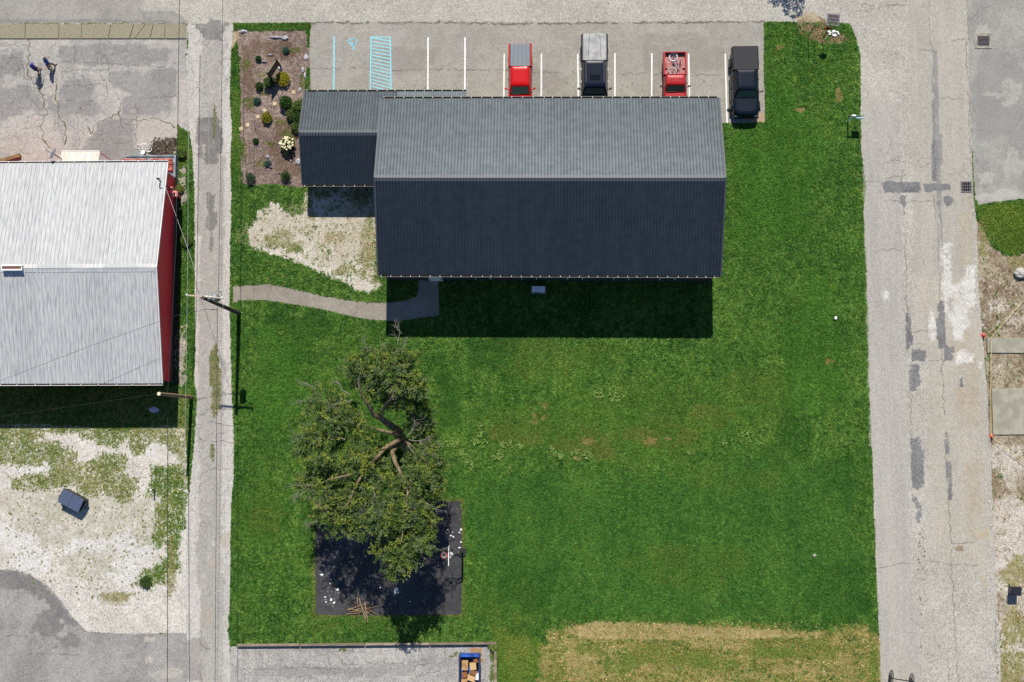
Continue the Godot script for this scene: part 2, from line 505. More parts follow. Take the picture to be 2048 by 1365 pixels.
func paint_ground():
	# ---- grass everywhere first
	layer([[-130, -120, 2200, -120, 2200, 1480, -130, 1480]], [50, 90, 34], [92, 130, 54], {"wa": 0.4, "wb": 0.5, "wc": 0.6, "g": 20, "gd": 240, "blur": 0})
	# tones of the big lawn
	layer([[900, 950, 1730, 930, 1760, 1255, 1000, 1240]], [46, 94, 40], [72, 118, 50], {"div": 24, "amp": 0.7, "soft": 200, "op": 0.55, "gd": -1, "g": 7, "wb": 0.5, "wc": 0.4})
	layer([ell(1230, 850, 240, 80), ell(1500, 800, 120, 60), ell(1120, 720, 130, 40)], [92, 112, 48], [74, 116, 42], {"div": 20, "amp": 1.2, "soft": 190, "op": 0.5, "gd": -1, "ew": 0})
	layer([ell(1560, 330, 90, 180), ell(1640, 700, 60, 140), ell(560, 760, 60, 100)], [72, 124, 44], [54, 100, 34], {"div": 20, "amp": 1.0, "soft": 160, "op": 0.6, "gd": -1, "ew": 0})
	layer([ell(520, 1020, 45, 60), ell(1010, 1220, 90, 50), ell(1160, 560, 20, 10), ell(1380, 1130, 130, 40), ell(1480, 960, 110, 26), ell(700, 1250, 110, 20)], [92, 112, 48], [60, 105, 38], {"div": 16, "amp": 1.3, "soft": 150, "op": 0.55, "gd": -1, "ew": 0})
	layer([ell(600, 660, 60, 35), ell(905, 820, 25, 60), ell(990, 700, 55, 40), ell(1680, 960, 40, 45), ell(1590, 890, 50, 50), ell(1690, 1200, 60, 60), ell(1060, 1190, 60, 40)], [36, 76, 28], [52, 94, 36], {"div": 16, "amp": 1.3, "soft": 150, "op": 0.6, "gd": -1, "ew": 0})
	# passes of the mower, north to south and across
	layer([[1450, 60, 1720, 60, 1760, 1250, 900, 1250, 900, 700, 1450, 690]], [58, 106, 38], [92, 136, 52], {"div": 16, "amp": 0.4, "soft": 200, "op": 0.2, "gd": -1, "g": 10, "sx": 20, "sy": 1, "wa": 1.0, "wb": 0.7, "wc": 0.1})
	layer([[470, 640, 900, 660, 900, 1000, 470, 1280]], [56, 102, 36], [88, 130, 50], {"div": 16, "amp": 0.4, "soft": 200, "op": 0.18, "gd": -1, "g": 10, "sx": 2, "sy": 18, "wa": 1.0, "wb": 0.7, "wc": 0.1})
	layer([ell(1045, 1320, 70, 60)], [104, 126, 50], [84, 118, 44], {"div": 16, "amp": 1.0, "soft": 180, "op": 0.8, "gd": -1})
	# worn, brownish spots
	layer([ell(1085, 838, 9, 4), ell(1090, 815, 5, 7), ell(1070, 830, 5, 6), ell(1098, 828, 6, 3), ell(1068, 846, 5, 10), ell(1178, 886, 16, 7), ell(1160, 902, 8, 4), ell(1300, 884, 14, 6), ell(1338, 880, 8, 5), ell(1150, 920, 12, 4), ell(1660, 726, 9, 6), ell(1600, 220, 10, 5), ell(1678, 190, 8, 16), ell(1560, 95, 9, 5)], [176, 150, 112], [120, 112, 62], {"div": 3, "amp": 1.6, "soft": 60, "op": 0.8, "gd": 60, "g": 16})
	layer([ell(1060, 868, 40, 30), ell(1180, 890, 60, 26), ell(1330, 876, 70, 24), ell(1010, 868, 30, 22), ell(520, 1040, 20, 24), ell(1430, 830, 40, 22)], [116, 108, 58], [84, 112, 46], {"div": 8, "amp": 1.8, "soft": 160, "op": 0.42, "gd": 170, "ew": 0, "dith": 0.6})
	# dry mown strip along the south edge
	layer([[1080, 1330, 1090, 1290, 1110, 1262, 1140, 1250, 1200, 1245, 1320, 1248, 1480, 1257, 1640, 1264, 1700, 1256, 1764, 1268, 1780, 1470, 1060, 1470]], [122, 126, 64], [158, 150, 94], {"div": 12, "amp": 0.8, "soft": 170, "g": 22, "wb": 0.9, "gd": 140, "dith": 1.1, "sx": 4, "sy": 10})
	layer([[1125, 1262, 1190, 1244, 1320, 1247, 1480, 1258, 1650, 1266, 1640, 1276, 1400, 1280, 1180, 1282]], [186, 166, 122], [150, 140, 86], {"div": 3, "amp": 0.7, "soft": 110, "g": 24, "wc": 0.7, "gd": 70, "dith": 0.9, "op": 0.8})
	layer([ell(1165, 1345, 36, 30), ell(1450, 1290, 60, 12), ell(1690, 1330, 26, 30), ell(1590, 1340, 50, 14), ell(1145, 1300, 12, 20), ell(1095, 1330, 12, 22), ell(1290, 1340, 60, 6)], [190, 166, 120], [140, 134, 78], {"div": 6, "amp": 1.6, "soft": 120, "g": 24, "op": 0.7, "gd": 70, "dith": 0.9})
	layer([ell(1300, 1310, 60, 14), ell(1420, 1335, 50, 12), ell(1180, 1300, 30, 12), ell(1560, 1310, 60, 12), ell(1040, 1320, 30, 50), ell(1752, 1330, 8, 40), ell(1350, 1320, 90, 16), ell(1240, 1335, 40, 12), ell(1640, 1300, 50, 14)], [92, 122, 50], [124, 130, 64], {"div": 6, "amp": 1.6, "soft": 90, "op": 0.7, "gd": 170})
	# ---- gravel yard south-west
	layer([[-100, 846, 120, 850, 250, 862, 330, 850, 372, 858, 378, 1000, 373, 1268, 160, 1268, -100, 1275]], [224, 219, 210], [202, 197, 187], {"div": 2, "amp": 0.5, "g": 34, "wb": 0.5, "wc": 0.5})
	layer([ell(65, 935, 50, 16), ell(230, 1110, 95, 44), ell(255, 1130, 60, 40), ell(60, 1090, 60, 60), ell(300, 895, 20, 22)], [232, 230, 226], [212, 209, 204], {"div": 8, "amp": 1.0, "soft": 140, "g": 36, "op": 0.8, "dith": 0.4})
	layer([ell(210, 1030, 110, 40), ell(110, 1060, 70, 30), ell(180, 1130, 60, 30), ell(280, 1020, 60, 30), ell(60, 1010, 70, 40), ell(300, 1060, 30, 40), ell(230, 1200, 30, 10)], [158, 154, 126], [190, 184, 166], {"div": 12, "amp": 1.6, "soft": 110, "g": 38, "op": 0.55, "gd": 60, "dith": 1.2})
	layer([[-100, 780, 378, 780, 384, 880, 370, 930, 350, 900, 320, 878, 260, 880, 230, 900, 160, 868, 90, 872, 40, 900, 20, 930, -100, 945], ell(30, 905, 60, 30), ell(220, 970, 60, 26), ell(160, 950, 60, 22), ell(90, 965, 50, 16), ell(250, 985, 26, 22), ell(285, 880, 30, 25), ell(100, 915, 60, 20), ell(225, 925, 40, 16), ell(35, 975, 14, 10)], [88, 112, 48], [134, 138, 84], {"div": 9, "amp": 1.3, "soft": 110, "g": 24, "gd": 140, "dith": 1.9, "op": 0.92})
	layer([[310, 930, 372, 930, 376, 1000, 364, 1090, 354, 1150, 340, 1150, 336, 1080, 318, 1060, 322, 1000, 296, 990], ell(300, 1165, 26, 15), ell(318, 1085, 12, 20), ell(325, 1150, 9, 26)], [76, 110, 44], [116, 130, 66], {"div": 10, "amp": 1.0, "soft": 100, "g": 20, "gd": 160, "dith": 1.6})
	layer([ell(346, 1140, 10, 60), ell(235, 1195, 30, 12)], [156, 146, 104], [120, 122, 70], {"div": 6, "amp": 1.2, "soft": 90, "g": 24, "op": 0.75, "gd": 80, "dith": 1.2})
	# ---- gravel patch beside the path
	layer([[500, 460, 515, 425, 545, 402, 575, 425, 612, 432, 606, 378, 757, 374, 757, 560, 772, 575, 735, 588, 690, 566, 650, 552, 610, 530, 560, 515, 520, 505, 497, 490]], [220, 214, 203], [202, 195, 182], {"div": 6, "amp": 0.8, "soft": 70, "g": 34, "wb": 0.4, "dith": 0.8})
	layer([ell(625, 436, 14, 10), ell(650, 385, 30, 8), ell(740, 480, 18, 50), ell(750, 560, 10, 16), ell(670, 480, 22, 10), ell(558, 480, 28, 20), ell(590, 500, 18, 12), ell(720, 395, 30, 20), ell(690, 545, 30, 8), ell(730, 520, 12, 40), ell(620, 400, 8, 20)], [104, 118, 60], [146, 142, 100], {"div": 8, "amp": 1.4, "soft": 90, "g": 28, "op": 0.85, "gd": 110, "dith": 1.4})
	layer([ell(540, 470, 60, 34), ell(670, 470, 90, 60), ell(590, 450, 60, 40)], [168, 152, 118], [196, 188, 170], {"div": 12, "amp": 2.0, "soft": 110, "g": 30, "op": 0.45, "gd": 20, "dith": 1.4})
	# ---- planting bed of bark mulch
	layer([BED], [122, 106, 98], [156, 139, 128], {"div": 2, "amp": 0.5, "g": 34, "wb": 0.6, "wc": 0.6})
	layer([ell(570, 300, 30, 60), ell(500, 150, 16, 70), ell(585, 345, 22, 22), ell(545, 100, 50, 18)], [96, 76, 62], [126, 108, 92], {"div": 8, "amp": 1.6, "soft": 100, "g": 26, "op": 0.7})
	layer([ell(528, 186, 9, 5), ell(560, 246, 12, 7), ell(524, 150, 8, 4), ell(500, 205, 14, 12), ell(492, 130, 6, 14), ell(590, 100, 14, 6), ell(545, 290, 10, 5), ell(520, 330, 14, 6), ell(575, 270, 16, 8), ell(606, 160, 6, 14), ell(488, 300, 6, 30)], [74, 98, 40], [112, 116, 66], {"div": 4, "amp": 1.6, "soft": 80, "g": 18, "op": 0.8, "gd": 130, "dith": 1.2})
	layer([[462, 46, 622, 45, 622, 60, 560, 62, 474, 60, 462, 62], [462, 62, 472, 62, 480, 130, 480, 250, 484, 372, 462, 400], [612, 62, 622, 62, 622, 92, 616, 96], [614, 134, 621, 134, 620, 180, 608, 184]], [52, 92, 32], [88, 120, 50], {"div": 3, "amp": 1.1, "soft": 50, "g": 14, "gd": 220})
	layer([[466, 62, 480, 62, 474, 86, 464, 100]], [200, 188, 160], [150, 130, 96], {"div": 3, "amp": 1.2, "g": 26, "gd": 30})
	# ---- worn earth on the far side of the road
	layer([[1955, 440, 1990, 500, 2020, 512, 2150, 498, 2150, 1480, 2005, 1480, 1990, 1150, 1984, 1000, 1968, 700, 1955, 560]], [140, 124, 102], [176, 164, 142], {"div": 4, "amp": 0.8, "soft": 60, "g": 34, "wb": 0.8, "wc": 0.7, "dith": 0.5})
	layer([ell(2020, 1090, 40, 110), ell(2030, 1200, 30, 120), ell(2035, 1300, 36, 60), ell(1998, 610, 20, 14), ell(2030, 640, 20, 10), ell(2020, 930, 36, 40), ell(1995, 735, 12, 10)], [222, 216, 206], [190, 180, 164], {"div": 8, "amp": 1.5, "soft": 110, "g": 44, "op": 0.85, "dith": 1.1})
	layer([ell(2035, 1150, 26, 30), ell(2030, 1260, 26, 40), ell(2020, 1340, 30, 34), ell(2040, 520, 20, 16), ell(1968, 470, 10, 40)], [124, 126, 66], [158, 152, 104], {"div": 8, "amp": 1.6, "soft": 110, "g": 28, "op": 0.75, "gd": 110, "dith": 1.2})
	layer([[1957, 418, 1990, 408, 2150, 396, 2150, 486, 2080, 500, 2020, 510, 1998, 498, 1968, 448]], [74, 104, 38], [96, 124, 46], {"div": 3, "amp": 0.8, "soft": 50, "g": 12, "gd": 220})
	# ---- bald strip by the barn
	layer([ell(364, 345, 8, 30), ell(366, 390, 8, 20), ell(362, 720, 9, 26), ell(366, 760, 10, 14), ell(366, 690, 7, 20)], [186, 178, 164], [150, 144, 132], {"div": 3, "amp": 1.4, "soft": 50, "g": 26, "gd": 10})
	layer([[330, 330, 358, 330, 358, 770, 348, 770]], [60, 56, 48], [90, 84, 72], {"div": 3, "amp": 0.8, "soft": 60, "g": 16, "gd": 30})
	# ---- hard surfaces
	layer([STREET, ROAD], [178, 174, 164], [196, 192, 181], {"wa": 0.7, "wb": 0.4, "wc": 0.4, "g": 28, "amp": 0.25, "gd": 0})
	layer([[-100, 20, 350, 20, 380, 46, -100, 48], [-100, -90, 290, -90, 286, 40, -100, 40]], [150, 147, 142], [172, 168, 162], {"div": 4, "amp": 0.8, "soft": 80, "g": 20, "op": 0.75})
	layer([[-100, 38, 250, 40, 360, 47, -100, 49]], [128, 126, 122], [150, 148, 142], {"div": 4, "amp": 0.8, "soft": 90, "g": 18, "op": 0.6})
	layer([PLOT], [164, 160, 151], [178, 174, 165], {"wa": 0.6, "wb": 0.5, "wc": 0.3, "g": 16, "amp": 0.2})
	layer([[1290, 60, 1420, 60, 1440, 150, 1300, 150], ell(1100, 170, 40, 20), ell(820, 120, 60, 30), ell(1420, 120, 60, 30)], [146, 142, 133], [160, 154, 145], {"div": 12, "amp": 1.2, "soft": 160, "g": 14, "op": 0.6, "ew": 0})
	layer([[1508, 226, 1531, 224, 1531, 246, 1500, 246]], [196, 164, 124], [176, 160, 136], {"div": 4, "amp": 1.0, "soft": 80, "g": 18, "op": 0.8})
	layer([LLOT], [170, 168, 163], [192, 188, 181], {"wa": 0.9, "wb": 0.5, "wc": 0.3, "g": 22, "amp": 0.3})
	layer([[120, 88, 330, 90, 346, 100, 330, 128, 170, 132, 120, 120], [218, 143, 355, 143, 352, 195, 270, 196, 235, 180, 216, 160], [245, 198, 345, 195, 348, 235, 320, 240, 242, 240], [200, 248, 273, 240, 272, 320, 150, 322, 190, 270], ell(20, 200, 60, 40), ell(10, 130, 40, 25), ell(150, 200, 50, 40)], [136, 136, 135], [156, 155, 152], {"div": 8, "amp": 1.0, "soft": 150, "g": 22, "op": 0.72, "ew": 0, "dith": 0.2})
	layer([ell(15, 168, 17, 13), ell(292, 140, 10, 12), ell(330, 92, 40, 8), ell(90, 250, 26, 16), [275, 232, 340, 228, 374, 240, 376, 300, 330, 300, 276, 290], [362, 160, 374, 160, 376, 260, 364, 250], ell(100, 88, 50, 8), ell(60, 300, 60, 22), ell(110, 165, 16, 40)], [200, 194, 184], [188, 182, 173], {"div": 6, "amp": 1.2, "soft": 130, "g": 26, "op": 0.65, "dith": 0.3})
	layer([[300, 290, 352, 270, 354, 318, 300, 318]], [74, 64, 54], [110, 96, 80], {"div": 3, "amp": 2.0, "soft": 40, "g": 26, "op": 0.95})
	layer([[354, 250, 372, 262, 380, 300, 380, 330, 352, 340]], [58, 96, 34], [96, 120, 52], {"div": 3, "amp": 1.2, "soft": 50, "g": 14, "gd": 220})
	layer([ALLEY], [194, 190, 183], [208, 204, 197], {"wa": 0.5, "wb": 0.5, "wc": 0.4, "g": 26, "amp": 0.5, "sx": 16, "sy": 3})
	layer([[402, 60, 448, 60, 446, 1365, 400, 1440, 396, 900, 398, 300]], [164, 161, 155], [182, 178, 171], {"div": 8, "amp": 0.9, "soft": 110, "g": 24, "op": 0.8, "sx": 14, "sy": 4})
	layer([[408, 235, 440, 235, 446, 270, 440, 330, 408, 330], ell(424, 440, 8, 60), ell(400, 270, 8, 40), ell(425, 60, 30, 20)], [112, 110, 108], [140, 137, 132], {"div": 6, "amp": 1.0, "soft": 100, "g": 18, "op": 0.8})
	layer([[420, 700, 432, 690, 440, 740, 438, 820, 428, 838, 420, 800], ell(425, 905, 5, 20), ell(428, 235, 3, 50)], [98, 108, 58], [140, 140, 104], {"div": 4, "amp": 1.0, "soft": 60, "g": 20, "op": 0.9, "gd": 150})
	layer([ell(450, 1085, 14, 16), ell(415, 1235, 16, 20), ell(430, 1130, 16, 10)], [196, 176, 158], [184, 172, 158], {"div": 6, "amp": 1.0, "soft": 100, "g": 20, "op": 0.5})
	layer([CURVE], [148, 146, 143], [172, 169, 164], {"wa": 0.9, "wb": 0.4, "wc": 0.3, "g": 20, "amp": 0.25})
	layer([[-100, 1140, 20, 1142, 60, 1152, 95, 1174, 122, 1205, 150, 1240, 160, 1262, 120, 1240, 90, 1200, 40, 1180, -100, 1176], ell(150, 1285, 26, 12), ell(100, 1250, 30, 30)], [118, 116, 116], [140, 138, 136], {"div": 8, "amp": 0.9, "soft": 110, "g": 18, "op": 0.8})
	layer([ell(300, 1280, 12, 7), ell(298, 1322, 8, 8), ell(338, 1350, 32, 10)], [204, 196, 186], [190, 184, 174], {"div": 4, "amp": 1.2, "soft": 70, "g": 22, "op": 0.8})
	layer([[372, 1285, 400, 1280, 408, 1365, 372, 1365], [380, 1275, 410, 1275, 420, 1300, 395, 1300]], [150, 146, 142], [170, 165, 158], {"div": 4, "amp": 0.9, "soft": 80, "g": 20, "op": 0.7})
	layer([BLOT], [168, 166, 162], [190, 187, 181], {"wa": 0.7, "wb": 0.5, "wc": 0.4, "g": 30, "amp": 0.2})
	layer([ell(720, 1345, 120, 12), ell(560, 1350, 60, 12), ell(870, 1330, 50, 12), ell(640, 1300, 100, 6)], [146, 144, 141], [164, 161, 157], {"div": 6, "amp": 1.4, "soft": 90, "g": 24, "op": 0.6})
	layer([ell(952, 1303, 14, 7), ell(962, 1316, 7, 14)], [190, 122, 60], [176, 142, 100], {"div": 4, "amp": 1.3, "soft": 80, "g": 18, "op": 0.85})
	layer([ell(915, 1308, 8, 4), ell(905, 1314, 8, 3), ell(686, 1300, 8, 3), ell(984, 1340, 3, 40)], [84, 112, 48], [120, 126, 80], {"div": 3, "amp": 1.3, "soft": 60, "g": 18, "op": 0.9, "gd": 150})
	layer([RLOT], [156, 155, 149], [176, 174, 167], {"wa": 0.9, "wb": 0.4, "wc": 0.25, "g": 15, "amp": 0.2})
	layer([[1945, 118, 2040, 100, 2060, 240, 1990, 290, 1960, 290], ell(2020, 180, 30, 60)], [144, 144, 139], [158, 157, 151], {"div": 12, "amp": 1.0, "soft": 150, "g": 12, "op": 0.6, "ew": 0})
	layer([ell(1990, 192, 22, 4), ell(2025, 185, 20, 30), ell(2030, 330, 20, 30), [1955, 350, 1985, 348, 1988, 372, 1956, 372], [1955, 395, 2010, 380, 2050, 388, 2048, 400, 1960, 408], ell(1967, 68, 17, 18)], [198, 194, 184], [180, 177, 169], {"div": 5, "amp": 1.1, "soft": 90, "g": 20, "op": 0.7})
	# ---- marks of the road
	layer([[1815, -90, 1930, -90, 1945, 380, 1955, 560, 1840, 560, 1822, 300]], [190, 185, 173], [174, 170, 160], {"div": 10, "amp": 0.9, "soft": 150, "g": 20, "op": 0.7, "sx": 20, "sy": 2})
	layer([[1722, 200, 1800, 200, 1812, 700, 1830, 1200, 1850, 1400, 1766, 1400, 1738, 700]], [190, 186, 177], [174, 171, 164], {"div": 8, "amp": 0.7, "soft": 120, "g": 20, "op": 0.7, "sx": 24, "sy": 2})
	layer([[1840, 560, 1950, 560, 1960, 640, 1975, 760, 1985, 1000, 1975, 1150, 1880, 1150, 1850, 800]], [196, 188, 173], [184, 177, 163], {"div": 16, "amp": 0.9, "soft": 200, "g": 24, "op": 0.7, "sx": 20, "sy": 3})
	layer([ell(1940, 800, 26, 60), ell(1955, 730, 18, 16), ell(1920, 700, 26, 30), ell(1950, 1000, 12, 90), ell(1935, 470, 16, 80)], [176, 162, 138], [188, 178, 158], {"div": 12, "amp": 1.2, "soft": 200, "g": 24, "op": 0.6, "dith": 0.4})
	layer([ell(1899, 545, 8, 80), ell(1932, 600, 26, 34), ell(1950, 580, 9, 50), ell(1769, 612, 3, 42), ell(1970, 735, 8, 12), ell(1868, 655, 9, 34), ell(1935, 725, 24, 14), ell(1925, 655, 20, 30)], [240, 239, 234], [216, 213, 206], {"div": 8, "amp": 1.4, "soft": 150, "g": 26, "op": 0.85, "dith": 0.8})
	layer([[1762, 366, 1775, 362, 1842, 366, 1844, 378, 1840, 384, 1768, 386], [1848, 366, 1905, 366, 1905, 382, 1850, 384], ell(1900, 402, 10, 10)], [108, 110, 114], [134, 135, 136], {"div": 3, "amp": 0.9, "soft": 80, "g": 18, "op": 0.88, "dith": 0.5})
	layer([[1864, 280, 1876, 280, 1876, 362, 1864, 362], [1802, 392, 1812, 392, 1811, 416, 1804, 416], [1872, 400, 1882, 400, 1882, 412, 1872, 412], [1876, 610, 1888, 600, 1892, 690, 1880, 700, 1872, 660], [1886, 690, 1910, 695, 1908, 720, 1890, 722], [1810, 625, 1822, 625, 1826, 690, 1814, 700], [1822, 698, 1854, 700, 1850, 722, 1826, 722], [1820, 730, 1838, 730, 1842, 764, 1832, 784, 1818, 782], [1820, 875, 1840, 875, 1850, 915, 1848, 970, 1836, 985, 1826, 975, 1822, 920], [1824, 990, 1834, 994, 1846, 1020, 1840, 1048, 1832, 1044, 1836, 1020, 1824, 1000], [1890, 865, 1898, 865, 1898, 908, 1892, 908], [1892, 920, 1902, 925, 1904, 1000, 1898, 1000], [1918, 758, 1926, 756, 1928, 775, 1920, 775]], [110, 111, 114], [138, 138, 137], {"div": 3, "amp": 1.1, "soft": 80, "g": 20, "op": 0.88, "dith": 0.5})
	layer([[1868, 100, 1878, 100, 1890, 500, 1882, 500], [1866, 200, 1880, 200, 1888, 330, 1868, 330]], [138, 138, 136], [158, 157, 153], {"div": 4, "amp": 1.0, "soft": 110, "g": 18, "op": 0.75, "dith": 0.4})
	layer([ell(1922, 1099, 9, 5)], [140, 122, 100], [160, 140, 116], {"div": 2, "amp": 1.5, "g": 16, "op": 0.8})
	layer([ell(1972, 1070, 12, 10), ell(1970, 1160, 8, 12)], [206, 184, 136], [190, 176, 148], {"div": 6, "amp": 1.2, "soft": 100, "g": 16, "op": 0.6})
	# earth round the storm drain at the corner
	layer([[1590, 50, 1602, 38, 1622, 33, 1650, 38, 1660, 60, 1692, 72, 1698, 82, 1684, 90, 1650, 90, 1620, 82, 1600, 66]], [124, 106, 80], [154, 136, 106], {"div": 4, "amp": 1.3, "soft": 70, "g": 34, "gd": 70, "dith": 1.0, "op": 0.9})
	layer([ell(1620, 36, 26, 9)], [184, 170, 142], [150, 132, 100], {"div": 3, "amp": 1.5, "soft": 60, "g": 30, "op": 0.9})
	# black court and path
	layer([[624, 1000, 930, 998, 930, 1237, 625, 1238]], [120, 120, 68], [90, 112, 48], {"div": 3, "amp": 1.4, "soft": 90, "g": 22, "gd": 150, "op": 0.7})
	layer([COURT], [60, 60, 62], [78, 78, 80], {"wa": 0.6, "wb": 0.5, "wc": 0.3, "g": 9, "amp": 0.35})
	layer([ell(645, 1016, 14, 11)], [190, 162, 132], [150, 128, 104], {"div": 3, "amp": 1.2, "soft": 60, "g": 22, "op": 0.9})
	layer([ell(655, 1170, 18, 40), ell(665, 1110, 18, 14), ell(690, 1060, 30, 50)], [98, 98, 102], [72, 72, 78], {"div": 8, "amp": 2.2, "soft": 90, "g": 16, "op": 0.6})
	layer([PATH], [150, 143, 132], [168, 161, 149], {"wa": 0.6, "wb": 0.5, "wc": 0.3, "g": 14, "amp": 0.3})
	layer([[466, 572, 478, 572, 480, 606, 466, 606]], [170, 164, 150], [150, 142, 118], {"div": 3, "amp": 1.0, "g": 16, "op": 0.7})
	paint_all()
	# ---- cracks, seams, weeds in joints
	var dk := [92, 88, 82]
	var olive := [112, 108, 62]
	var sd := 1
	for c in [
		[55, 80, 58, 110, 52, 140, 68, 165, 84, 195, 92, 225, 82, 255, 88, 280, 104, 300], [100, 130, 112, 160, 110, 185, 118, 230, 132, 260, 130, 290],
		[195, 245, 225, 236, 238, 222, 242, 205], [236, 225, 245, 255], [300, 238, 330, 242, 350, 256], [176, 255, 180, 268, 190, 250]]:
		sd += 1; crack(c, olive, 0.75, 0.6, 5.0, sd, 0.45); crack(c, [80, 76, 62], 0.45, 0.7, 5.0, sd)
	for c in [
		[0, 115, 40, 118, 48, 140, 52, 160], [45, 160, 90, 150, 160, 138, 220, 142], [118, 124, 200, 126, 260, 130, 350, 136], [215, 80, 216, 130, 220, 170, 238, 200],
		[15, 230, 60, 227, 92, 230], [272, 200, 272, 300], [240, 240, 300, 241], [200, 150, 214, 170, 216, 190], [300, 195, 355, 192], [0, 90, 60, 92], [62, 95, 70, 118], [100, 98, 112, 84],
		[66, 175, 90, 190], [120, 170, 160, 172, 210, 168], [160, 235, 190, 240], [130, 200, 180, 210], [40, 260, 80, 250], [330, 110, 352, 128], [150, 90, 148, 130],
		[285, 20, 290, 36, 310, 40, 340, 46], [0, 52, 280, 50, 372, 47], [440, 120, 455, 160, 440, 200, 420, 240], [400, 130, 430, 122, 460, 118], [386, 305, 410, 310, 420, 300, 460, 306],
		[396, 800, 430, 790, 460, 786], [392, 850, 420, 842, 466, 856], [395, 878, 410, 882, 440, 884, 466, 886], [400, 830, 420, 818, 465, 820], [398, 870, 406, 885], [470, 56, 466, 20],
		[1706, 26, 1730, 20, 1800, 8], [1722, 10, 1780, 9, 1815, 9], [1860, -20, 1858, 40, 1866, 120, 1868, 240, 1870, 362], [1866, 392, 1876, 450, 1880, 560, 1882, 640, 1884, 720, 1888, 800, 1892, 900, 1898, 1000, 1902, 1080, 1906, 1180, 1910, 1260, 1916, 1340, 1918, 1365],
		[1806, 330, 1804, 370], [1808, 416, 1812, 520, 1814, 600, 1818, 700], [1820, 780, 1822, 870], [1934, -10, 1936, 60, 1932, 110, 1938, 180, 1940, 280, 1946, 350],
		[1736, 506, 1760, 502, 1805, 498], [1724, 366, 1762, 360, 1800, 352], [1804, 405, 1840, 402, 1868, 404], [1780, 318, 1800, 324, 1840, 322], [1842, 335, 1860, 326], [1770, 400, 1800, 404],
		[1822, 664, 1856, 662], [1858, 722, 1884, 720], [1760, 1136, 1790, 1130, 1830, 1126, 1870, 1122, 1905, 1130, 1930, 1128, 1960, 1132], [1905, 1088, 1950, 1086], [1898, 1365, 1896, 1320], [1995, 1220, 1990, 1280, 1996, 1350],
		[1904, 82, 1932, 80], [1870, 196, 1930, 198], [1840, 100, 1862, 102], [2020, 36, 2030, 50, 2048, 60], [1942, 40, 1960, 20, 1990, 6],
		[622, 46, 760, 47, 900, 45, 1050, 48, 1200, 46, 1350, 44, 1530, 43], [622, 138, 700, 136, 800, 140, 960, 139, 1100, 146, 1300, 148, 1445, 150],
		[-20, 1272, 60, 1273], [20, 1310, 90, 1308, 160, 1310], [140, 1240, 170, 1262, 210, 1270], [100, 1300, 120, 1290], [390, 1275, 410, 1295, 420, 1300], [396, 1340, 402, 1365],
		[880, 1340, 820, 1360], [700, 1330, 760, 1326, 850, 1332], [480, 1340, 600, 1336, 700, 1340]]:
		sd += 1; crack(c, dk, 0.42, 0.62, 4.0, sd, 0.25)
	# alligator cracking
	var rg := RandomNumberGenerator.new(); rg.seed = 77
	for zone in [[0, 85, 110, 320, 70], [110, 80, 280, 320, 60], [385, 60, 460, 240, 34], [390, 860, 465, 1100, 26], [480, 1300, 900, 1365, 60], [1740, 300, 1950, 420, 16]]:
		for i in zone[4]:
			var x := rg.randf_range(zone[0], zone[2]); var y := rg.randf_range(zone[1], zone[3])
			var fl := [x, y]
			var an := rg.randf() * TAU
			for k in rg.randi_range(2, 4):
				an += rg.randf_range(-0.9, 0.9); x += cos(an) * rg.randf_range(6, 16); y += sin(an) * rg.randf_range(6, 16)
				fl.append(x); fl.append(y)
			crack(fl, dk, 0.34, rg.randf_range(0.25, 0.5), 3.0, 200 + i)
	# dark edge line of the street, tyre arcs, oil drops
	crack([622, 46, 900, 45, 1050, 48, 1200, 46, 1530, 44], [112, 108, 98], 1.3, 0.4, 4.0, 900, 0.2)
	crack([-20, 49, 200, 47, 375, 49], [108, 112, 70], 1.2, 0.5, 3.0, 901, 0.3)
	for c in [[640, 96, 700, 92, 780, 90, 830, 92], [640, 110, 660, 116, 700, 118], [1190, 80, 1250, 78, 1320, 90], [1130, 70, 1180, 68], [1260, 60, 1340, 66, 1420, 60], [1330, 90, 1380, 74, 1440, 70], [1000, 66, 1080, 62, 1160, 64], [1230, 105, 1280, 100]]:
		sd += 1; crack(c, [186, 181, 170], 0.9, 0.45, 3.0, sd, 0.2)
	for c in [[1772, 900, 1784, 1365], [1766, 500, 1790, 1300], [1800, 60, 1806, 330], [1828, 60, 1842, 330], [1850, 760, 1862, 1300], [1775, 120, 1780, 340], [1925, 430, 1940, 560]]:
		sd += 1; crack(c, [196, 191, 180], 1.2, 0.3, 3.0, sd, 0.2)
	specks(1836, 1050, 1850, 1300, 26, [110, 92, 74], 0.6, 1.7, 0.8, 3)
	specks(690, 150, 1450, 180, 24, [120, 114, 104], 0.8, 2.4, 0.4, 4)
	specks(640, 1110, 690, 1215, 90, [206, 206, 206], 0.35, 1.0, 0.75, 5)
	specks(880, 1010, 924, 1110, 30, [220, 220, 216], 0.3, 0.9, 0.8, 6)
	specks(660, 1030, 740, 1090, 60, [206, 206, 204], 0.4, 1.1, 0.8, 7)
	specks(760, 1150, 860, 1225, 40, [200, 200, 200], 0.4, 1.0, 0.6, 8)
	specks(350, 650, 374, 740, 90, [226, 214, 200], 0.5, 1.5, 0.8, 9)
	specks(302, 276, 352, 316, 160, [50, 40, 32], 0.8, 2.2, 0.8, 10)
	# weed tufts growing in the gravel
	specks(10, 930, 330, 1200, 520, [104, 112, 56], 0.7, 1.9, 0.7, 11)
	specks(10, 930, 330, 1180, 260, [120, 104, 72], 0.6, 1.5, 0.6, 12)
	specks(505, 410, 755, 575, 330, [118, 112, 70], 0.6, 1.6, 0.6, 13)
	specks(1990, 1140, 2048, 1365, 160, [120, 124, 66], 0.6, 1.6, 0.6, 14)
	specks(1960, 540, 2048, 670, 130, [96, 82, 66], 0.8, 2.4, 0.5, 15)
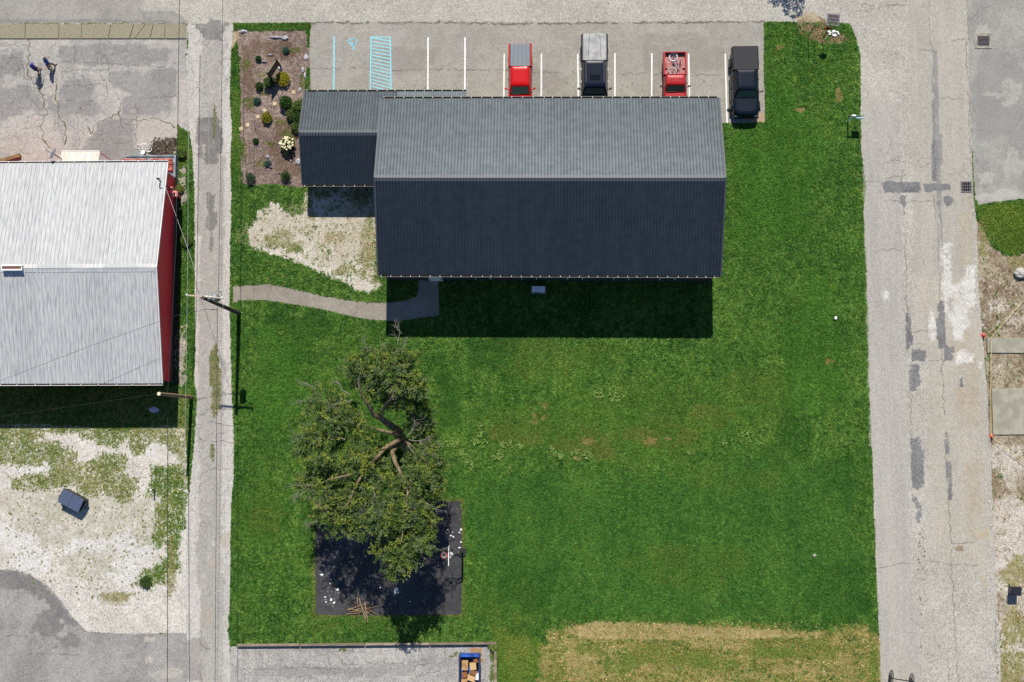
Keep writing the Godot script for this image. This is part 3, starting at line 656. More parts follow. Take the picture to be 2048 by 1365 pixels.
	specks(1960, 540, 2048, 670, 60, [214, 208, 198], 0.6, 2.2, 0.7, 16)
	specks(476, 66, 606, 366, 300, [176, 160, 146], 0.5, 1.2, 0.6, 17)
	specks(476, 66, 606, 366, 260, [80, 62, 54], 0.5, 1.3, 0.6, 18)
	specks(1130, 1244, 1650, 1282, 420, [206, 186, 140], 0.5, 1.2, 0.6, 19)
	specks(1120, 1285, 1760, 1365, 500, [196, 180, 130], 0.5, 1.3, 0.5, 20)

func build_ground():
	var im := Image.create_from_data(CW, CHH, false, Image.FORMAT_RGB8, data)
	var tex := ImageTexture.create_from_image(im)
	var soft := mat(Color.WHITE, 0.95, 0, 0.2); soft.albedo_texture = tex
	var hard := mat(Color.WHITE, 0.9, 0, 0.3); hard.albedo_texture = tex
	var court := mat(Color.WHITE, 0.85, 0, 0.35); court.albedo_texture = tex
	# the wide ground beyond the block
	var nt := NoiseTexture2D.new(); nt.width = 512; nt.height = 512; nt.seamless = true
	var fn := FastNoiseLite.new(); fn.seed = 3; fn.frequency = 0.02; fn.fractal_octaves = 5; nt.noise = fn
	var gr := Gradient.new(); gr.colors = PackedColorArray([A(40, 78, 28), A(66, 104, 40), A(92, 112, 54)]); gr.offsets = PackedFloat32Array([0.0, 0.5, 1.0])
	nt.color_ramp = gr
	var wide := mat(Color.WHITE, 0.95, 0, 0.2); wide.albedo_texture = nt; wide.uv1_triplanar = true; wide.uv1_world_triplanar = true; wide.uv1_scale = Vector3(0.06, 0.06, 0.06)
	var gb := flat_mesh(PackedVector2Array([Vector2(-900, -900), Vector2(900, -900), Vector2(900, 900), Vector2(-900, 900)]), -0.06)
	struct("ground", gb, wide)
	var x1 := CX0 + CW / RES - 0.2; var z1 := CZ0 + CHH / RES - 0.2
	var lb := flat_mesh(PackedVector2Array([Vector2(CX0 + 0.2, CZ0 + 0.2), Vector2(x1, CZ0 + 0.2), Vector2(x1, z1), Vector2(CX0 + 0.2, z1)]), 0.0)
	struct("lawn", lb, soft)
	sheet("garden_bed", BED, 0.006, soft, 0.05, 4)
	sheet("side_street", STREET, 0.004, hard, 0.0, 5)
	sheet("road", ROAD, 0.008, hard, 0.05, 6)
	sheet("alley", ALLEY, 0.012, hard, 0.06, 7)
	sheet("parking_lot", PLOT, 0.008, hard, 0.02, 8)
	sheet("cracked_lot", LLOT, 0.008, hard, 0.04, 9)
	sheet("corner_lot", RLOT, 0.004, hard, 0.03, 10)
	sheet("turning_area", CURVE, 0.008, hard, 0.04, 11)
	sheet("loading_lot", BLOT, 0.008, hard, 0.0, 12)
	sheet("basketball_court", COURT, 0.02, court, 0.03, 13)
	sheet("path", PATH, 0.015, hard, 0.04, 14)

func grass_tuft(sd: int, blades: int, hgt: float, spread: float) -> ArrayMesh:
	var r := RandomNumberGenerator.new(); r.seed = sd
	var b := MB.new()
	for i in blades:
		var a := r.randf() * TAU; var d := r.randf() * spread
		var p := Vector3(cos(a) * d, 0, sin(a) * d)
		var la := r.randf() * TAU
		var h := hgt * r.randf_range(0.6, 1.1)
		var lean := Vector3(cos(la), 0, sin(la)) * h * r.randf_range(0.4, 1.1)
		var w := Vector3(-sin(la), 0, cos(la)) * r.randf_range(0.008, 0.014)
		var mid := p + lean * 0.4 + Vector3(0, h * 0.7, 0); var tip := p + lean + Vector3(0, h, 0)
		var up := (Vector3.UP + lean.normalized() * -0.3).normalized()
		b.tri_n(p - w, p + w, mid + w, up, up, up); b.tri_n(p - w, mid + w, mid - w, up, up, up); b.tri_n(mid - w, mid + w, tip, up, up, up)
	return b.mesh()

func build_grass():
	var tufts := [grass_tuft(1, 12, 0.07, 0.06), grass_tuft(2, 12, 0.055, 0.065), grass_tuft(3, 10, 0.09, 0.055)]
	var m := mat(Color.WHITE, 0.8, 0, 0.2)
	m.vertex_color_use_as_albedo = true; m.cull_mode = BaseMaterial3D.CULL_DISABLED
	m.backlight_enabled = true; m.backlight = Color(0.3, 0.3, 0.1)
	var r := RandomNumberGenerator.new(); r.seed = 99
	var bufs := [PackedFloat32Array(), PackedFloat32Array(), PackedFloat32Array()]
	var cnt := 0
	for i in 1000000:
		var x := r.randf() * (CW - 90) + 40; var y := r.randf() * (CHH - 80) + 40
		var ix := int(y) * CW + int(x)
		var g := gdm[ix]
		if g < 40 or r.randf() * 255.0 > g: continue
		var wx := CX0 + x / RES; var wz := CZ0 + y / RES
		if inside_building(wx, wz): continue
		var k := r.randi() % 3
		var s := r.randf_range(0.75, 1.3) * (0.6 + 0.4 * g / 235.0)
		var an := r.randf() * TAU
		var cs := cos(an) * s; var sn := sin(an) * s
		var v := r.randf_range(0.72, 2.15)
		var wy := r.randf()
		var cr := lin(data[ix * 3] / 255.0) * v * (0.95 + 0.55 * wy * wy); var cg := lin(data[ix * 3 + 1] / 255.0) * v; var cb := lin(data[ix * 3 + 2] / 255.0) * v
		bufs[k].append_array(PackedFloat32Array([cs, 0, sn, wx, 0, s, 0, 0.0, -sn, 0, cs, wz, cr, cg, cb, 1.0]))
		cnt += 1
	for k in 3:
		var mm := MultiMesh.new(); mm.transform_format = MultiMesh.TRANSFORM_3D; mm.use_colors = true; mm.mesh = tufts[k]
		mm.instance_count = bufs[k].size() / 16; mm.buffer = bufs[k]
		var o := MultiMeshInstance3D.new(); o.name = numbered("grass"); o.multimesh = mm; o.material_override = m
		add_child(o)
		tag(o, ["short green grass of the mown lawns", "low trodden grass among the lawn blades", "longer grass blades standing out of the lawns"][k], "grass", "", "stuff")
	print("tufts ", cnt)

func inside_building(x: float, z: float) -> bool:
	if x > -12.2 and x < 12.95 and z > -26.0 and z < -13.35: return true
	if x > -18.2 and x < -12.0 and z > -27.3 and z < -20.6: return true
	return x < -28.75 and z > -21.6 and z < -5.4

# ---------------------------------------------------------------- ribbed metal roofs
# one roofing sheet: w wide along x, len up the slope (towards -z when dir = 1), pitch angle; ribs stand up from the pan
func roof_sheet(w: float, run: float, rise: float, dir: float, ribs: int, rh: float, rw: float) -> ArrayMesh:
	var b := MB.new()
	var up := Vector3(0, run, dir * rise).normalized()     # normal of the slope whose upper edge lies at z = -dir * run
	var e0 := Vector3(0, 0, 0); var e1 := Vector3(0, rise, -dir * run)
	var prof := []
	var sp := w / ribs
	prof.append([0.0, 0.0])
	for i in ribs:
		var c := sp * (i + 0.5)
		prof.append([c - rw * 0.5, 0.0]); prof.append([c - rw * 0.25, rh]); prof.append([c + rw * 0.25, rh]); prof.append([c + rw * 0.5, 0.0])
	prof.append([w, 0.0])
	for i in prof.size() - 1:
		var p0: Vector3 = Vector3(prof[i][0], 0, 0) + up * prof[i][1]; var p1: Vector3 = Vector3(prof[i + 1][0], 0, 0) + up * prof[i + 1][1]
		b.quad(p0 + e0, p1 + e0, p1 + e1, p0 + e1, up)
		b.quad(p0 + e0 - up * 0.012, p1 + e0 - up * 0.012, p1 + e0, p0 + e0, Vector3(0, 0, dir))
	return b.mesh()

func lay_roof(root: Node3D, x0: float, x1: float, n: int, ze: float, ye: float, run: float, rise: float, dir: float, m: Array, ribs: int, rh: float, rw: float):
	var w := (x1 - x0) / n
	var ms := roof_sheet(w - 0.004, run, rise, dir, ribs, rh, rw)
	for i in n:
		var o := part("roof_panel", ms, m[(i * 7 + i / 3) % m.size()], root)
		o.position = Vector3(x0 + w * i + 0.002, ye + (0.0 if i % 2 == 0 else 0.002), ze)

func gutter(root: Node3D, x0: float, x1: float, z: float, y: float, dir: float, m: Material, deb: Material, clip: Material, step: float, sd: int, w := 0.125):
	var b := MB.new()
	var xc := (x0 + x1) * 0.5; var l := x1 - x0
	b.box(Vector3(xc, y - 0.055, z + dir * 0.012), Vector3(l, 0.11, 0.006))
	b.box(Vector3(xc, y - 0.107, z + dir * (w * 0.5)), Vector3(l, 0.006, w - 0.03))
	b.box(Vector3(xc, y - 0.055, z + dir * (w - 0.004)), Vector3(l, 0.11, 0.006))
	b.box(Vector3(xc, y + 0.003, z + dir * (w + 0.005)), Vector3(l + 0.01, 0.012, 0.03))
	var g := part("gutter", b, m, root)
	var d := MB.new(); d.box(Vector3(xc, y - 0.092, z + dir * (w * 0.5)), Vector3(l - 0.02, 0.02, w - 0.02))
	part("gutter_debris", d, deb, g)
	var r := RandomNumberGenerator.new(); r.seed = sd
	var x := x0 + 0.15
	while x < x1 - 0.05:
		var c := MB.new(); c.box(Vector3(x, y + 0.016, z + dir * (w * 0.62)), Vector3(0.04, 0.012, w * 0.62))
		part("gutter_bracket", c, clip, g)
		x += step * r.randf_range(0.85, 1.15)

func gable(b: MB, x: float, t: float, z0: float, z1: float, y0: float, yr: float):
	var zm := (z0 + z1) * 0.5
	for s in [-1.0, 1.0]:
		b.tri(Vector3(x + s * t, y0, z0), Vector3(x + s * t, y0, z1), Vector3(x + s * t, yr, zm), Vector3(s, 0, 0))
	b.quad(Vector3(x - t, y0, z0), Vector3(x + t, y0, z0), Vector3(x + t, yr, zm), Vector3(x - t, yr, zm), Vector3(0, 1, -1))
	b.quad(Vector3(x - t, y0, z1), Vector3(x + t, y0, z1), Vector3(x + t, yr, zm), Vector3(x - t, yr, zm), Vector3(0, 1, 1))

func bx(p: Vector3, s: Vector3) -> MB:
	var b := MB.new(); b.box(p, s); return b

func noise_tex(size: int, sx: int, sy: int, ramp: Array, offs: Array, sd: int, fr := 0.02, oct := 5) -> ImageTexture:
	# noise stretched by sx, sy and coloured by a ramp
	var f := FastNoiseLite.new(); f.seed = sd; f.frequency = fr; f.fractal_octaves = oct
	var im := f.get_seamless_image(size / sx, size / sy)
	im.resize(size, size, Image.INTERPOLATE_CUBIC); im.convert(Image.FORMAT_L8)
	var src := im.get_data()
	var g := Gradient.new(); g.colors = PackedColorArray(ramp); g.offsets = PackedFloat32Array(offs)
	var lut := []
	for i in 256: lut.append(g.sample(i / 255.0))
	var out := PackedByteArray(); out.resize(size * size * 3)
	var r := RandomNumberGenerator.new(); r.seed = sd
	for i in size * size:
		var c: Color = lut[src[i]]
		var n := (r.randi() & 15) - 8
		out[i * 3] = clampi(int(c.r * 255.0) + n, 0, 255); out[i * 3 + 1] = clampi(int(c.g * 255.0) + n, 0, 255); out[i * 3 + 2] = clampi(int(c.b * 255.0) + n, 0, 255)
	return ImageTexture.create_from_image(Image.create_from_data(size, size, false, Image.FORMAT_RGB8, out))

func tmat(tex: Texture2D, scale: Vector3, rough := 0.8, spec := 0.5, metal := 0.0) -> StandardMaterial3D:
	var m := mat(Color.WHITE, rough, metal, spec)
	m.albedo_texture = tex; m.uv1_triplanar = true; m.uv1_world_triplanar = true; m.uv1_scale = scale
	return m

func build_main_building():
	var root := thing("metal_roofed_building", "large building with a charcoal ribbed metal gable roof and a lower wing", "building", Vector3(0.386, 0, -19.671), -0.004)
	var charcoal := []
	var hn := noise_tex(256, 8, 1, [Color.BLACK, Color.WHITE], [0.1, 0.9], 38, 0.012, 2)
	for i in 5:
		var t := noise_tex(256, 2, 1, [Color(0.243, 0.27, 0.288), Color(0.263, 0.291, 0.31), Color(0.285, 0.312, 0.332)], [0.2, 0.5, 0.8], 31 + i, 0.03, 4)
		var m := tmat(t, Vector3(0.2, 0.2, 0.2), 0.5, 0.5)
		m.roughness = [0.415, 0.445, 0.425, 0.435, 0.41][i]; m.metallic = 0.82
		m.heightmap_enabled = true; m.heightmap_texture = hn; m.heightmap_scale = 0.3
		charcoal.append(m)
	M.charcoal = charcoal
	var trim := mat(Color(0.22, 0.24, 0.26), 0.42); var cap := mat(Color(0.27, 0.29, 0.31), 0.38)
	var gut := mat(Color(0.34, 0.34, 0.32), 0.5); var deb := tmat(noise_tex(128, 1, 1, [Color(0.1, 0.1, 0.07), Color(0.2, 0.2, 0.12)], [0.3, 0.7], 40), Vector3(0.8, 0.8, 0.8), 0.95)
	var clip := mat(Color(0.8, 0.8, 0.77), 0.4)
	var wallm := mat(Color(0.2, 0.21, 0.22), 0.6); var glass := mat(Color(0.03, 0.04, 0.05), 0.08); var white := mat(Color(0.85, 0.85, 0.83), 0.5)
	var hw := 12.511; var w := 6.613; var he := 5.158; var rise := 2.766
	# main walls of upright ribbed sheets
	var wz := w - 0.33
	for s in [-1.0, 1.0]:
		part("wall", bx(Vector3(0, he * 0.5 - 0.05, s * (wz - 0.075)), Vector3(hw * 2 - 0.1, he - 0.1, 0.15)), wallm, root)
		var e := bx(Vector3(s * (hw - 0.13), he * 0.5 - 0.05, 0), Vector3(0.15, he - 0.1, wz * 2 - 0.31))
		gable(e, s * (hw - 0.13), 0.074, -wz, wz, he - 0.1, he + rise - 0.28)
		part("end_wall", e, wallm, root)
	# ribs of the south wall, door and windows under the eave
	for i in 27:
		var rib := bx(Vector3(-hw + 0.5 + i * 0.925, he * 0.5 - 0.1, wz + 0.012), Vector3(0.05, he - 0.3, 0.024))
		part("siding_rib", rib, wallm, root)
	var door := part("door", bx(Vector3(-8.66, 1.05, wz + 0.03), Vector3(1.0, 2.1, 0.05)), white, root)
	part("door_handle", bx(Vector3(-8.25, 1.0, wz + 0.09), Vector3(0.12, 0.03, 0.06)), trim, door)
	for x in [-5.0, -1.5, 2.0, 5.5, 9.0]:
		var win := part("window", bx(Vector3(x, 1.6, wz + 0.03), Vector3(1.2, 1.0, 0.06)), white, root)
		part("pane", bx(Vector3(x, 1.6, wz + 0.062), Vector3(1.06, 0.86, 0.012)), glass, win)
	# roof structure, sheets, cap, trims
	var dk := MB.new()
	for s in [-1.0, 1.0]:
		var a := [Vector3(-hw + 0.03, he - 0.03, s * (w - 0.02)), Vector3(-hw + 0.03, he + rise - 0.03, 0), Vector3(-hw + 0.03, he + rise - 0.2, 0), Vector3(-hw + 0.03, he - 0.18, s * (w - 0.02))]
		var c := []
		for q in a: c.append(Vector3(hw - 0.03, q.y, q.z))
		dk.loft([a, c], true, false, true)
	part("roof_deck", dk, trim, root)
	lay_roof(root, -hw, hw, 27, w, he, w, rise, 1.0, charcoal, 4, 0.042, 0.085)
	lay_roof(root, -hw, hw, 27, -w, he, w, rise, -1.0, charcoal, 4, 0.042, 0.085)
	ridge_cap(root, -hw - 0.02, hw + 0.02, 0.0, he + rise + 0.034, 0.24, rise / w, cap)
	for sx in [-1.0, 1.0]:
		for sz in [-1.0, 1.0]:
			var b := MB.new()
			b.bar(Vector3(sx * (hw + 0.012), he + 0.03, sz * (w + 0.01)), Vector3(sx * (hw + 0.012), he + rise + 0.03, sz * 0.03), 0.11, 0.05)
			b.bar(Vector3(sx * (hw + 0.045), he - 0.05, sz * (w + 0.01)), Vector3(sx * (hw + 0.045), he + rise - 0.05, sz * 0.03), 0.03, 0.2)
			part("rake_trim", b, trim, root)
	gutter(root, -hw + 0.05, hw - 0.05, w + 0.01, he + 0.0, 1.0, gut, deb, clip, 0.72, 3)
	gutter(root, -hw + 0.05, hw - 0.05, -w - 0.01, he + 0.0, -1.0, gut, deb, clip, 0.72, 4)
	# porch along the north side: runs on from the wing's eave
	var nz := -27.63 + 19.671; var px1 := G(932, 183, 2.45).x - 0.386
	var hwm := -12.2 - 0.386 + 0.06
	var pr := -nz - wz
	lay_roof(root, hwm + 0.9, px1, 7, nz, 2.45, pr, 0.62, -1.0, charcoal, 4, 0.042, 0.085)
	part("porch_deck", bx(Vector3((hwm + px1) * 0.5, 2.36, nz + pr * 0.5 + 0.04), Vector3(px1 - hwm - 0.06, 0.12, pr - 0.16)), trim, root)
	for x in [hwm + 0.6, (hwm + px1) * 0.5, px1 - 0.15]:
		part("porch_post", bx(Vector3(x, 1.15, nz + 0.12), Vector3(0.14, 2.3, 0.14)), trim, root)
	# lower west wing
	var wx0 := -18.42 - 0.386; var zc := -24.0 + 19.671; var hd := 3.62; var wh := 2.45; var wr := 1.62
	lay_roof(root, wx0, hwm, 7, zc + hd, wh, hd, wr, 1.0, charcoal, 4, 0.042, 0.085)
	lay_roof(root, wx0, hwm + 0.9, 8, zc - hd, wh, hd, wr, -1.0, charcoal, 4, 0.042, 0.085)
	ridge_cap(root, wx0 - 0.02, hwm - 0.03, zc, wh + wr + 0.034, 0.22, wr / hd, cap)
	for sz in [-1.0, 1.0]:
		var b := MB.new()
		b.bar(Vector3(wx0 - 0.012, wh + 0.03, zc + sz * (hd + 0.01)), Vector3(wx0 - 0.012, wh + wr + 0.03, zc + sz * 0.03), 0.1, 0.05)
		b.bar(Vector3(wx0 - 0.045, wh - 0.05, zc + sz * (hd + 0.01)), Vector3(wx0 - 0.045, wh + wr - 0.05, zc + sz * 0.03), 0.03, 0.2)
		part("rake_trim", b, trim, root)
		var a := [Vector3(wx0 + 0.03, wh - 0.03, zc + sz * (hd - 0.02)), Vector3(wx0 + 0.03, wh + wr - 0.03, zc), Vector3(wx0 + 0.03, wh + wr - 0.18, zc), Vector3(wx0 + 0.03, wh - 0.16, zc + sz * (hd - 0.02))]
		var c := []
		for q in a: c.append(Vector3(hwm - 0.03, q.y, q.z))
		var d := MB.new(); d.loft([a, c], true, false, true); part("roof_deck", d, trim, root)
		part("wall", bx(Vector3((wx0 + hwm) * 0.5 + 0.05, 1.15, zc + sz * (hd - 0.4)), Vector3(hwm - wx0 - 0.4, 2.3, 0.15)), wallm, root)
	var we := bx(Vector3(wx0 + 0.25, 1.15, zc), Vector3(0.15, 2.3, hd * 2 - 0.95)); gable(we, wx0 + 0.25, 0.074, zc - hd + 0.33, zc + hd - 0.33, 2.3, wh + wr - 0.26)
	part("end_wall", we, wallm, root)
	gutter(root, wx0 + 0.03, hwm - 0.06, zc + hd + 0.01, wh, 1.0, gut, deb, clip, 0.72, 5)
	gutter(root, wx0 + 0.03, px1 - 0.03, nz - 0.01, wh, -1.0, gut, deb, clip, 0.72, 6)
	# downpipes
	for x in [-hw + 0.3, hw - 0.3]:
		var t := MB.new(); t.tube([Vector3(x, he - 0.1, w + 0.06), Vector3(x, he - 0.35, wz + 0.06), Vector3(x, 0.1, wz + 0.06)], [0.045], 6); part("downpipe", t, trim, root)

func ridge_cap(root: Node3D, x0: float, x1: float, z: float, y: float, hw: float, k: float, m: Material):
	var b := MB.new()
	for s in [-1.0, 1.0]:
		var a := Vector3(x0, y, z); var c := Vector3(x0, y - hw * k, z + s * hw); var d := Vector3(x1, y - hw * k, z + s * hw); var e := Vector3(x1, y, z)
		b.quad(a, c, d, e, Vector3(0, 1, s * k))
		b.quad(c, d, d - Vector3(0, 0.03, 0), c - Vector3(0, 0.03, 0), Vector3(0, 0, s))
	b.tube([Vector3(x0, y - 0.012, z), Vector3(x1, y - 0.012, z)], [0.03], 6)
	part("ridge_cap", b, m, root)

func build_barn():
	var root := thing("barn", "long barn with a weathered white metal roof and a red end wall", "barn", Vector3(-40, 0, -13.49), 0.004)
	var hd := 8.33; var he := 3.987; var rise := 2.091; var xe := 11.73; var xw := -9.0
	var rs := []
	for i in 4:
		var t := noise_tex(1024, 1, 16, [Color(0.46, 0.48, 0.495), Color(0.6 + i * 0.012, 0.61 + i * 0.012, 0.615 + i * 0.012), Color(0.655 + i * 0.008, 0.66 + i * 0.008, 0.66 + i * 0.008), Color(0.73, 0.715, 0.695)], [0.14, 0.4, 0.6, 0.88], 50 + i, 0.11, 5)
		rs.append(tmat(t, Vector3(0.11 + i * 0.009, 0.11, 0.09 + i * 0.009), 0.6, 0.35))
	# patchy worn paint on top: two tones of sheet
	var red := mat(Color(0.87, 0.16, 0.25), 0.55); var white := mat(Color(0.84, 0.84, 0.82), 0.5); var brown := mat(Color(0.42, 0.27, 0.2), 0.8)
	var deb := mat(Color(0.12, 0.1, 0.1), 0.95); var dark := mat(Color(0.1, 0.1, 0.11), 0.7)
	var x_wall := -28.84 + 40.0
	lay_roof(root, xw, xe, 23, hd, he, hd, rise, 1.0, rs, 3, 0.04, 0.1)
	lay_roof(root, xw, xe, 23, -hd, he, hd, rise, -1.0, rs, 3, 0.04, 0.1)
	var capm := tmat(noise_tex(256, 4, 1, [Color(0.55, 0.57, 0.58), Color(0.68, 0.68, 0.67)], [0.3, 0.7], 60), Vector3(0.2, 0.2, 0.2), 0.5)
	ridge_cap(root, xw, xe, 0, he + rise + 0.034, 0.3, rise / hd, capm)
	for sz in [-1.0, 1.0]:
		var d := MB.new()
		var a := [Vector3(xw, he - 0.03, sz * (hd - 0.02)), Vector3(xw, he + rise - 0.03, 0), Vector3(xw, he + rise - 0.16, 0), Vector3(xw, he - 0.14, sz * (hd - 0.02))]
		var c := []
		for q in a: c.append(Vector3(xe - 0.03, q.y, q.z))
		d.loft([a, c], true, false, true); part("roof_deck", d, dark, root)
		var b := MB.new(); b.bar(Vector3(xe + 0.012, he - 0.02, sz * hd), Vector3(xe + 0.012, he + rise - 0.02, sz * 0.02), 0.03, 0.16)
		part("rake_trim", b, white, root)
		part("wall", bx(Vector3((xw + x_wall) * 0.5, he * 0.5, sz * (hd - 0.45)), Vector3(x_wall - xw - 0.02, he, 0.15)), red, root)
		gutter(root, xw, xe, sz * (hd + 0.01), he, sz, white, deb, white, 1.2, 8, 0.13)
	# red end wall of upright ribbed sheets on a rusty base board
	var core := bx(Vector3(x_wall - 0.1, he * 0.5, 0), Vector3(0.12, he, hd * 2 - 0.8)); gable(core, x_wall - 0.1, 0.06, -hd + 0.4, hd - 0.4, he, he + rise - 0.2)
	part("end_wall", core, dark, root)
	var n := 17
	for i in n:
		var z0 := -hd + 0.4 + (hd * 2 - 0.8) * i / n; var z1 := -hd + 0.4 + (hd * 2 - 0.8) * (i + 1) / n
		var b := MB.new()
		var sub := 4
		for k in sub:
			var a0 := lerpf(z0, z1, float(k) / sub) + 0.002; var a1 := lerpf(z0, z1, (k + 1.0) / sub) - 0.002
			var y0 := he + rise * (1.0 - absf(a0) / hd) - 0.17; var y1 := he + rise * (1.0 - absf(a1) / hd) - 0.17
			b.quad(Vector3(x_wall, 0.3, a0), Vector3(x_wall, 0.3, a1), Vector3(x_wall, y1, a1), Vector3(x_wall, y0, a0), Vector3.RIGHT)
			b.bar(Vector3(x_wall + 0.01, 0.3, a0 + 0.03), Vector3(x_wall + 0.01, y0 - 0.03, a0 + 0.03), 0.05, 0.03, Vector3.RIGHT)
		part("siding_panel", b, red, root)
	part("base_board", bx(Vector3(x_wall + 0.02, 0.2, 0.0), Vector3(0.08, 0.42, hd * 2 - 0.8)), brown, root)
	var lip := MB.new(); lip.bar(Vector3(x_wall + 0.02, he - 0.1, -hd + 0.38), Vector3(x_wall + 0.02, 0.1, -hd + 0.38), 0.07, 0.07, Vector3.RIGHT); part("corner_trim", lip, white, root)
	# ridge ventilator
	var p0 := G(24, 536, he + rise + 0.2)
	var vx := p0.x + 40.0
	var vt := MB.new(); vt.box(Vector3(vx, he + rise + 0.16, 0), Vector3(1.5, 0.36, 0.4)); vt.box(Vector3(vx, he + rise + 0.36, 0.16), Vector3(1.55, 0.05, 0.1)); vt.box(Vector3(vx, he + rise + 0.36, -0.16), Vector3(1.55, 0.05, 0.1))
	var vo := part("ridge_ventilator", vt, white, root)
	part("louvre", bx(Vector3(vx, he + rise + 0.345, 0), Vector3(1.4, 0.02, 0.2)), mat(Color(0.35, 0.22, 0.17), 0.8), vo)
	# awning over the north door
	var aw := [G(123, 303, 2.5), G(198, 303, 2.5), G(194, 326, 3.0), G(120, 326, 3.0)]
	var am := tmat(noise_tex(256, 1, 4, [Color(0.66, 0.62, 0.58), Color(0.8, 0.76, 0.72)], [0.3, 0.7], 71, 0.05), Vector3(0.4, 0.4, 0.4), 0.6)
	for i in 4:
		var b := MB.new()
		for k in 4:
			var f0 := (i * 4 + k) / 16.0; var f1 := (i * 4 + k + 1) / 16.0 ; var fm := (f0 + f1) * 0.5
			var q0: Vector3 = aw[0].lerp(aw[1], f0); var q1: Vector3 = aw[0].lerp(aw[1], fm); var q2: Vector3 = aw[0].lerp(aw[1], f1)
			var r0: Vector3 = aw[3].lerp(aw[2], f0); var r1: Vector3 = aw[3].lerp(aw[2], fm); var r2: Vector3 = aw[3].lerp(aw[2], f1)
			var u := Vector3(0, 0.025, 0)
			b.quad(q0, q1 + u, r1 + u, r0, Vector3.UP); b.quad(q1 + u, q2, r2, r1 + u, Vector3.UP)
		var o := part("awning_panel", b, am, root); o.transform = root.transform.affine_inverse()
	var fr := MB.new(); fr.bar(aw[0] + Vector3(0, 0.0, -0.03), aw[1] + Vector3(0, 0.0, -0.03), 0.05, 0.1)
	fr.bar(aw[0] - Vector3(0, 0.06, 0), aw[3] - Vector3(0, 0.06, 0), 0.05, 0.06); fr.bar(aw[1] - Vector3(0, 0.06, 0), aw[2] - Vector3(0, 0.06, 0), 0.05, 0.06)
	for q in [aw[0], aw[1]]: fr.bar(Vector3(q.x, 0, q.z + 0.05), q - Vector3(0, 0.05, -0.05), 0.08, 0.08)
	var fo := part("awning_frame", fr, white, root); fo.transform = root.transform.affine_inverse()
	# service mast with meters on the end wall
	var ms := MB.new()
	var mt := G(324, 365, 5.2); var mb := G(341, 376, 2.0)
	var mx := -28.72
	ms.tube([Vector3(mx, 2.0, mb.z), Vector3(mx, 5.2, mb.z), Vector3(mx + 0.12, 5.32, mb.z), Vector3(mx + 0.2, 5.2, mb.z)], [0.05], 6)
	var mo := part("service_mast", ms, dark, root); mo.transform = root.transform.affine_inverse()
	for q in [[0.0, 1.6], [0.45, 1.5]]:
		var b := bx(Vector3(mx + 0.04, q[1], mb.z + q[0]), Vector3(0.18, 0.4, 0.26))
		var o := part("meter_box", b, mat(Color(0.82, 0.55, 0.52), 0.6), root); o.transform = root.transform.affine_inverse()

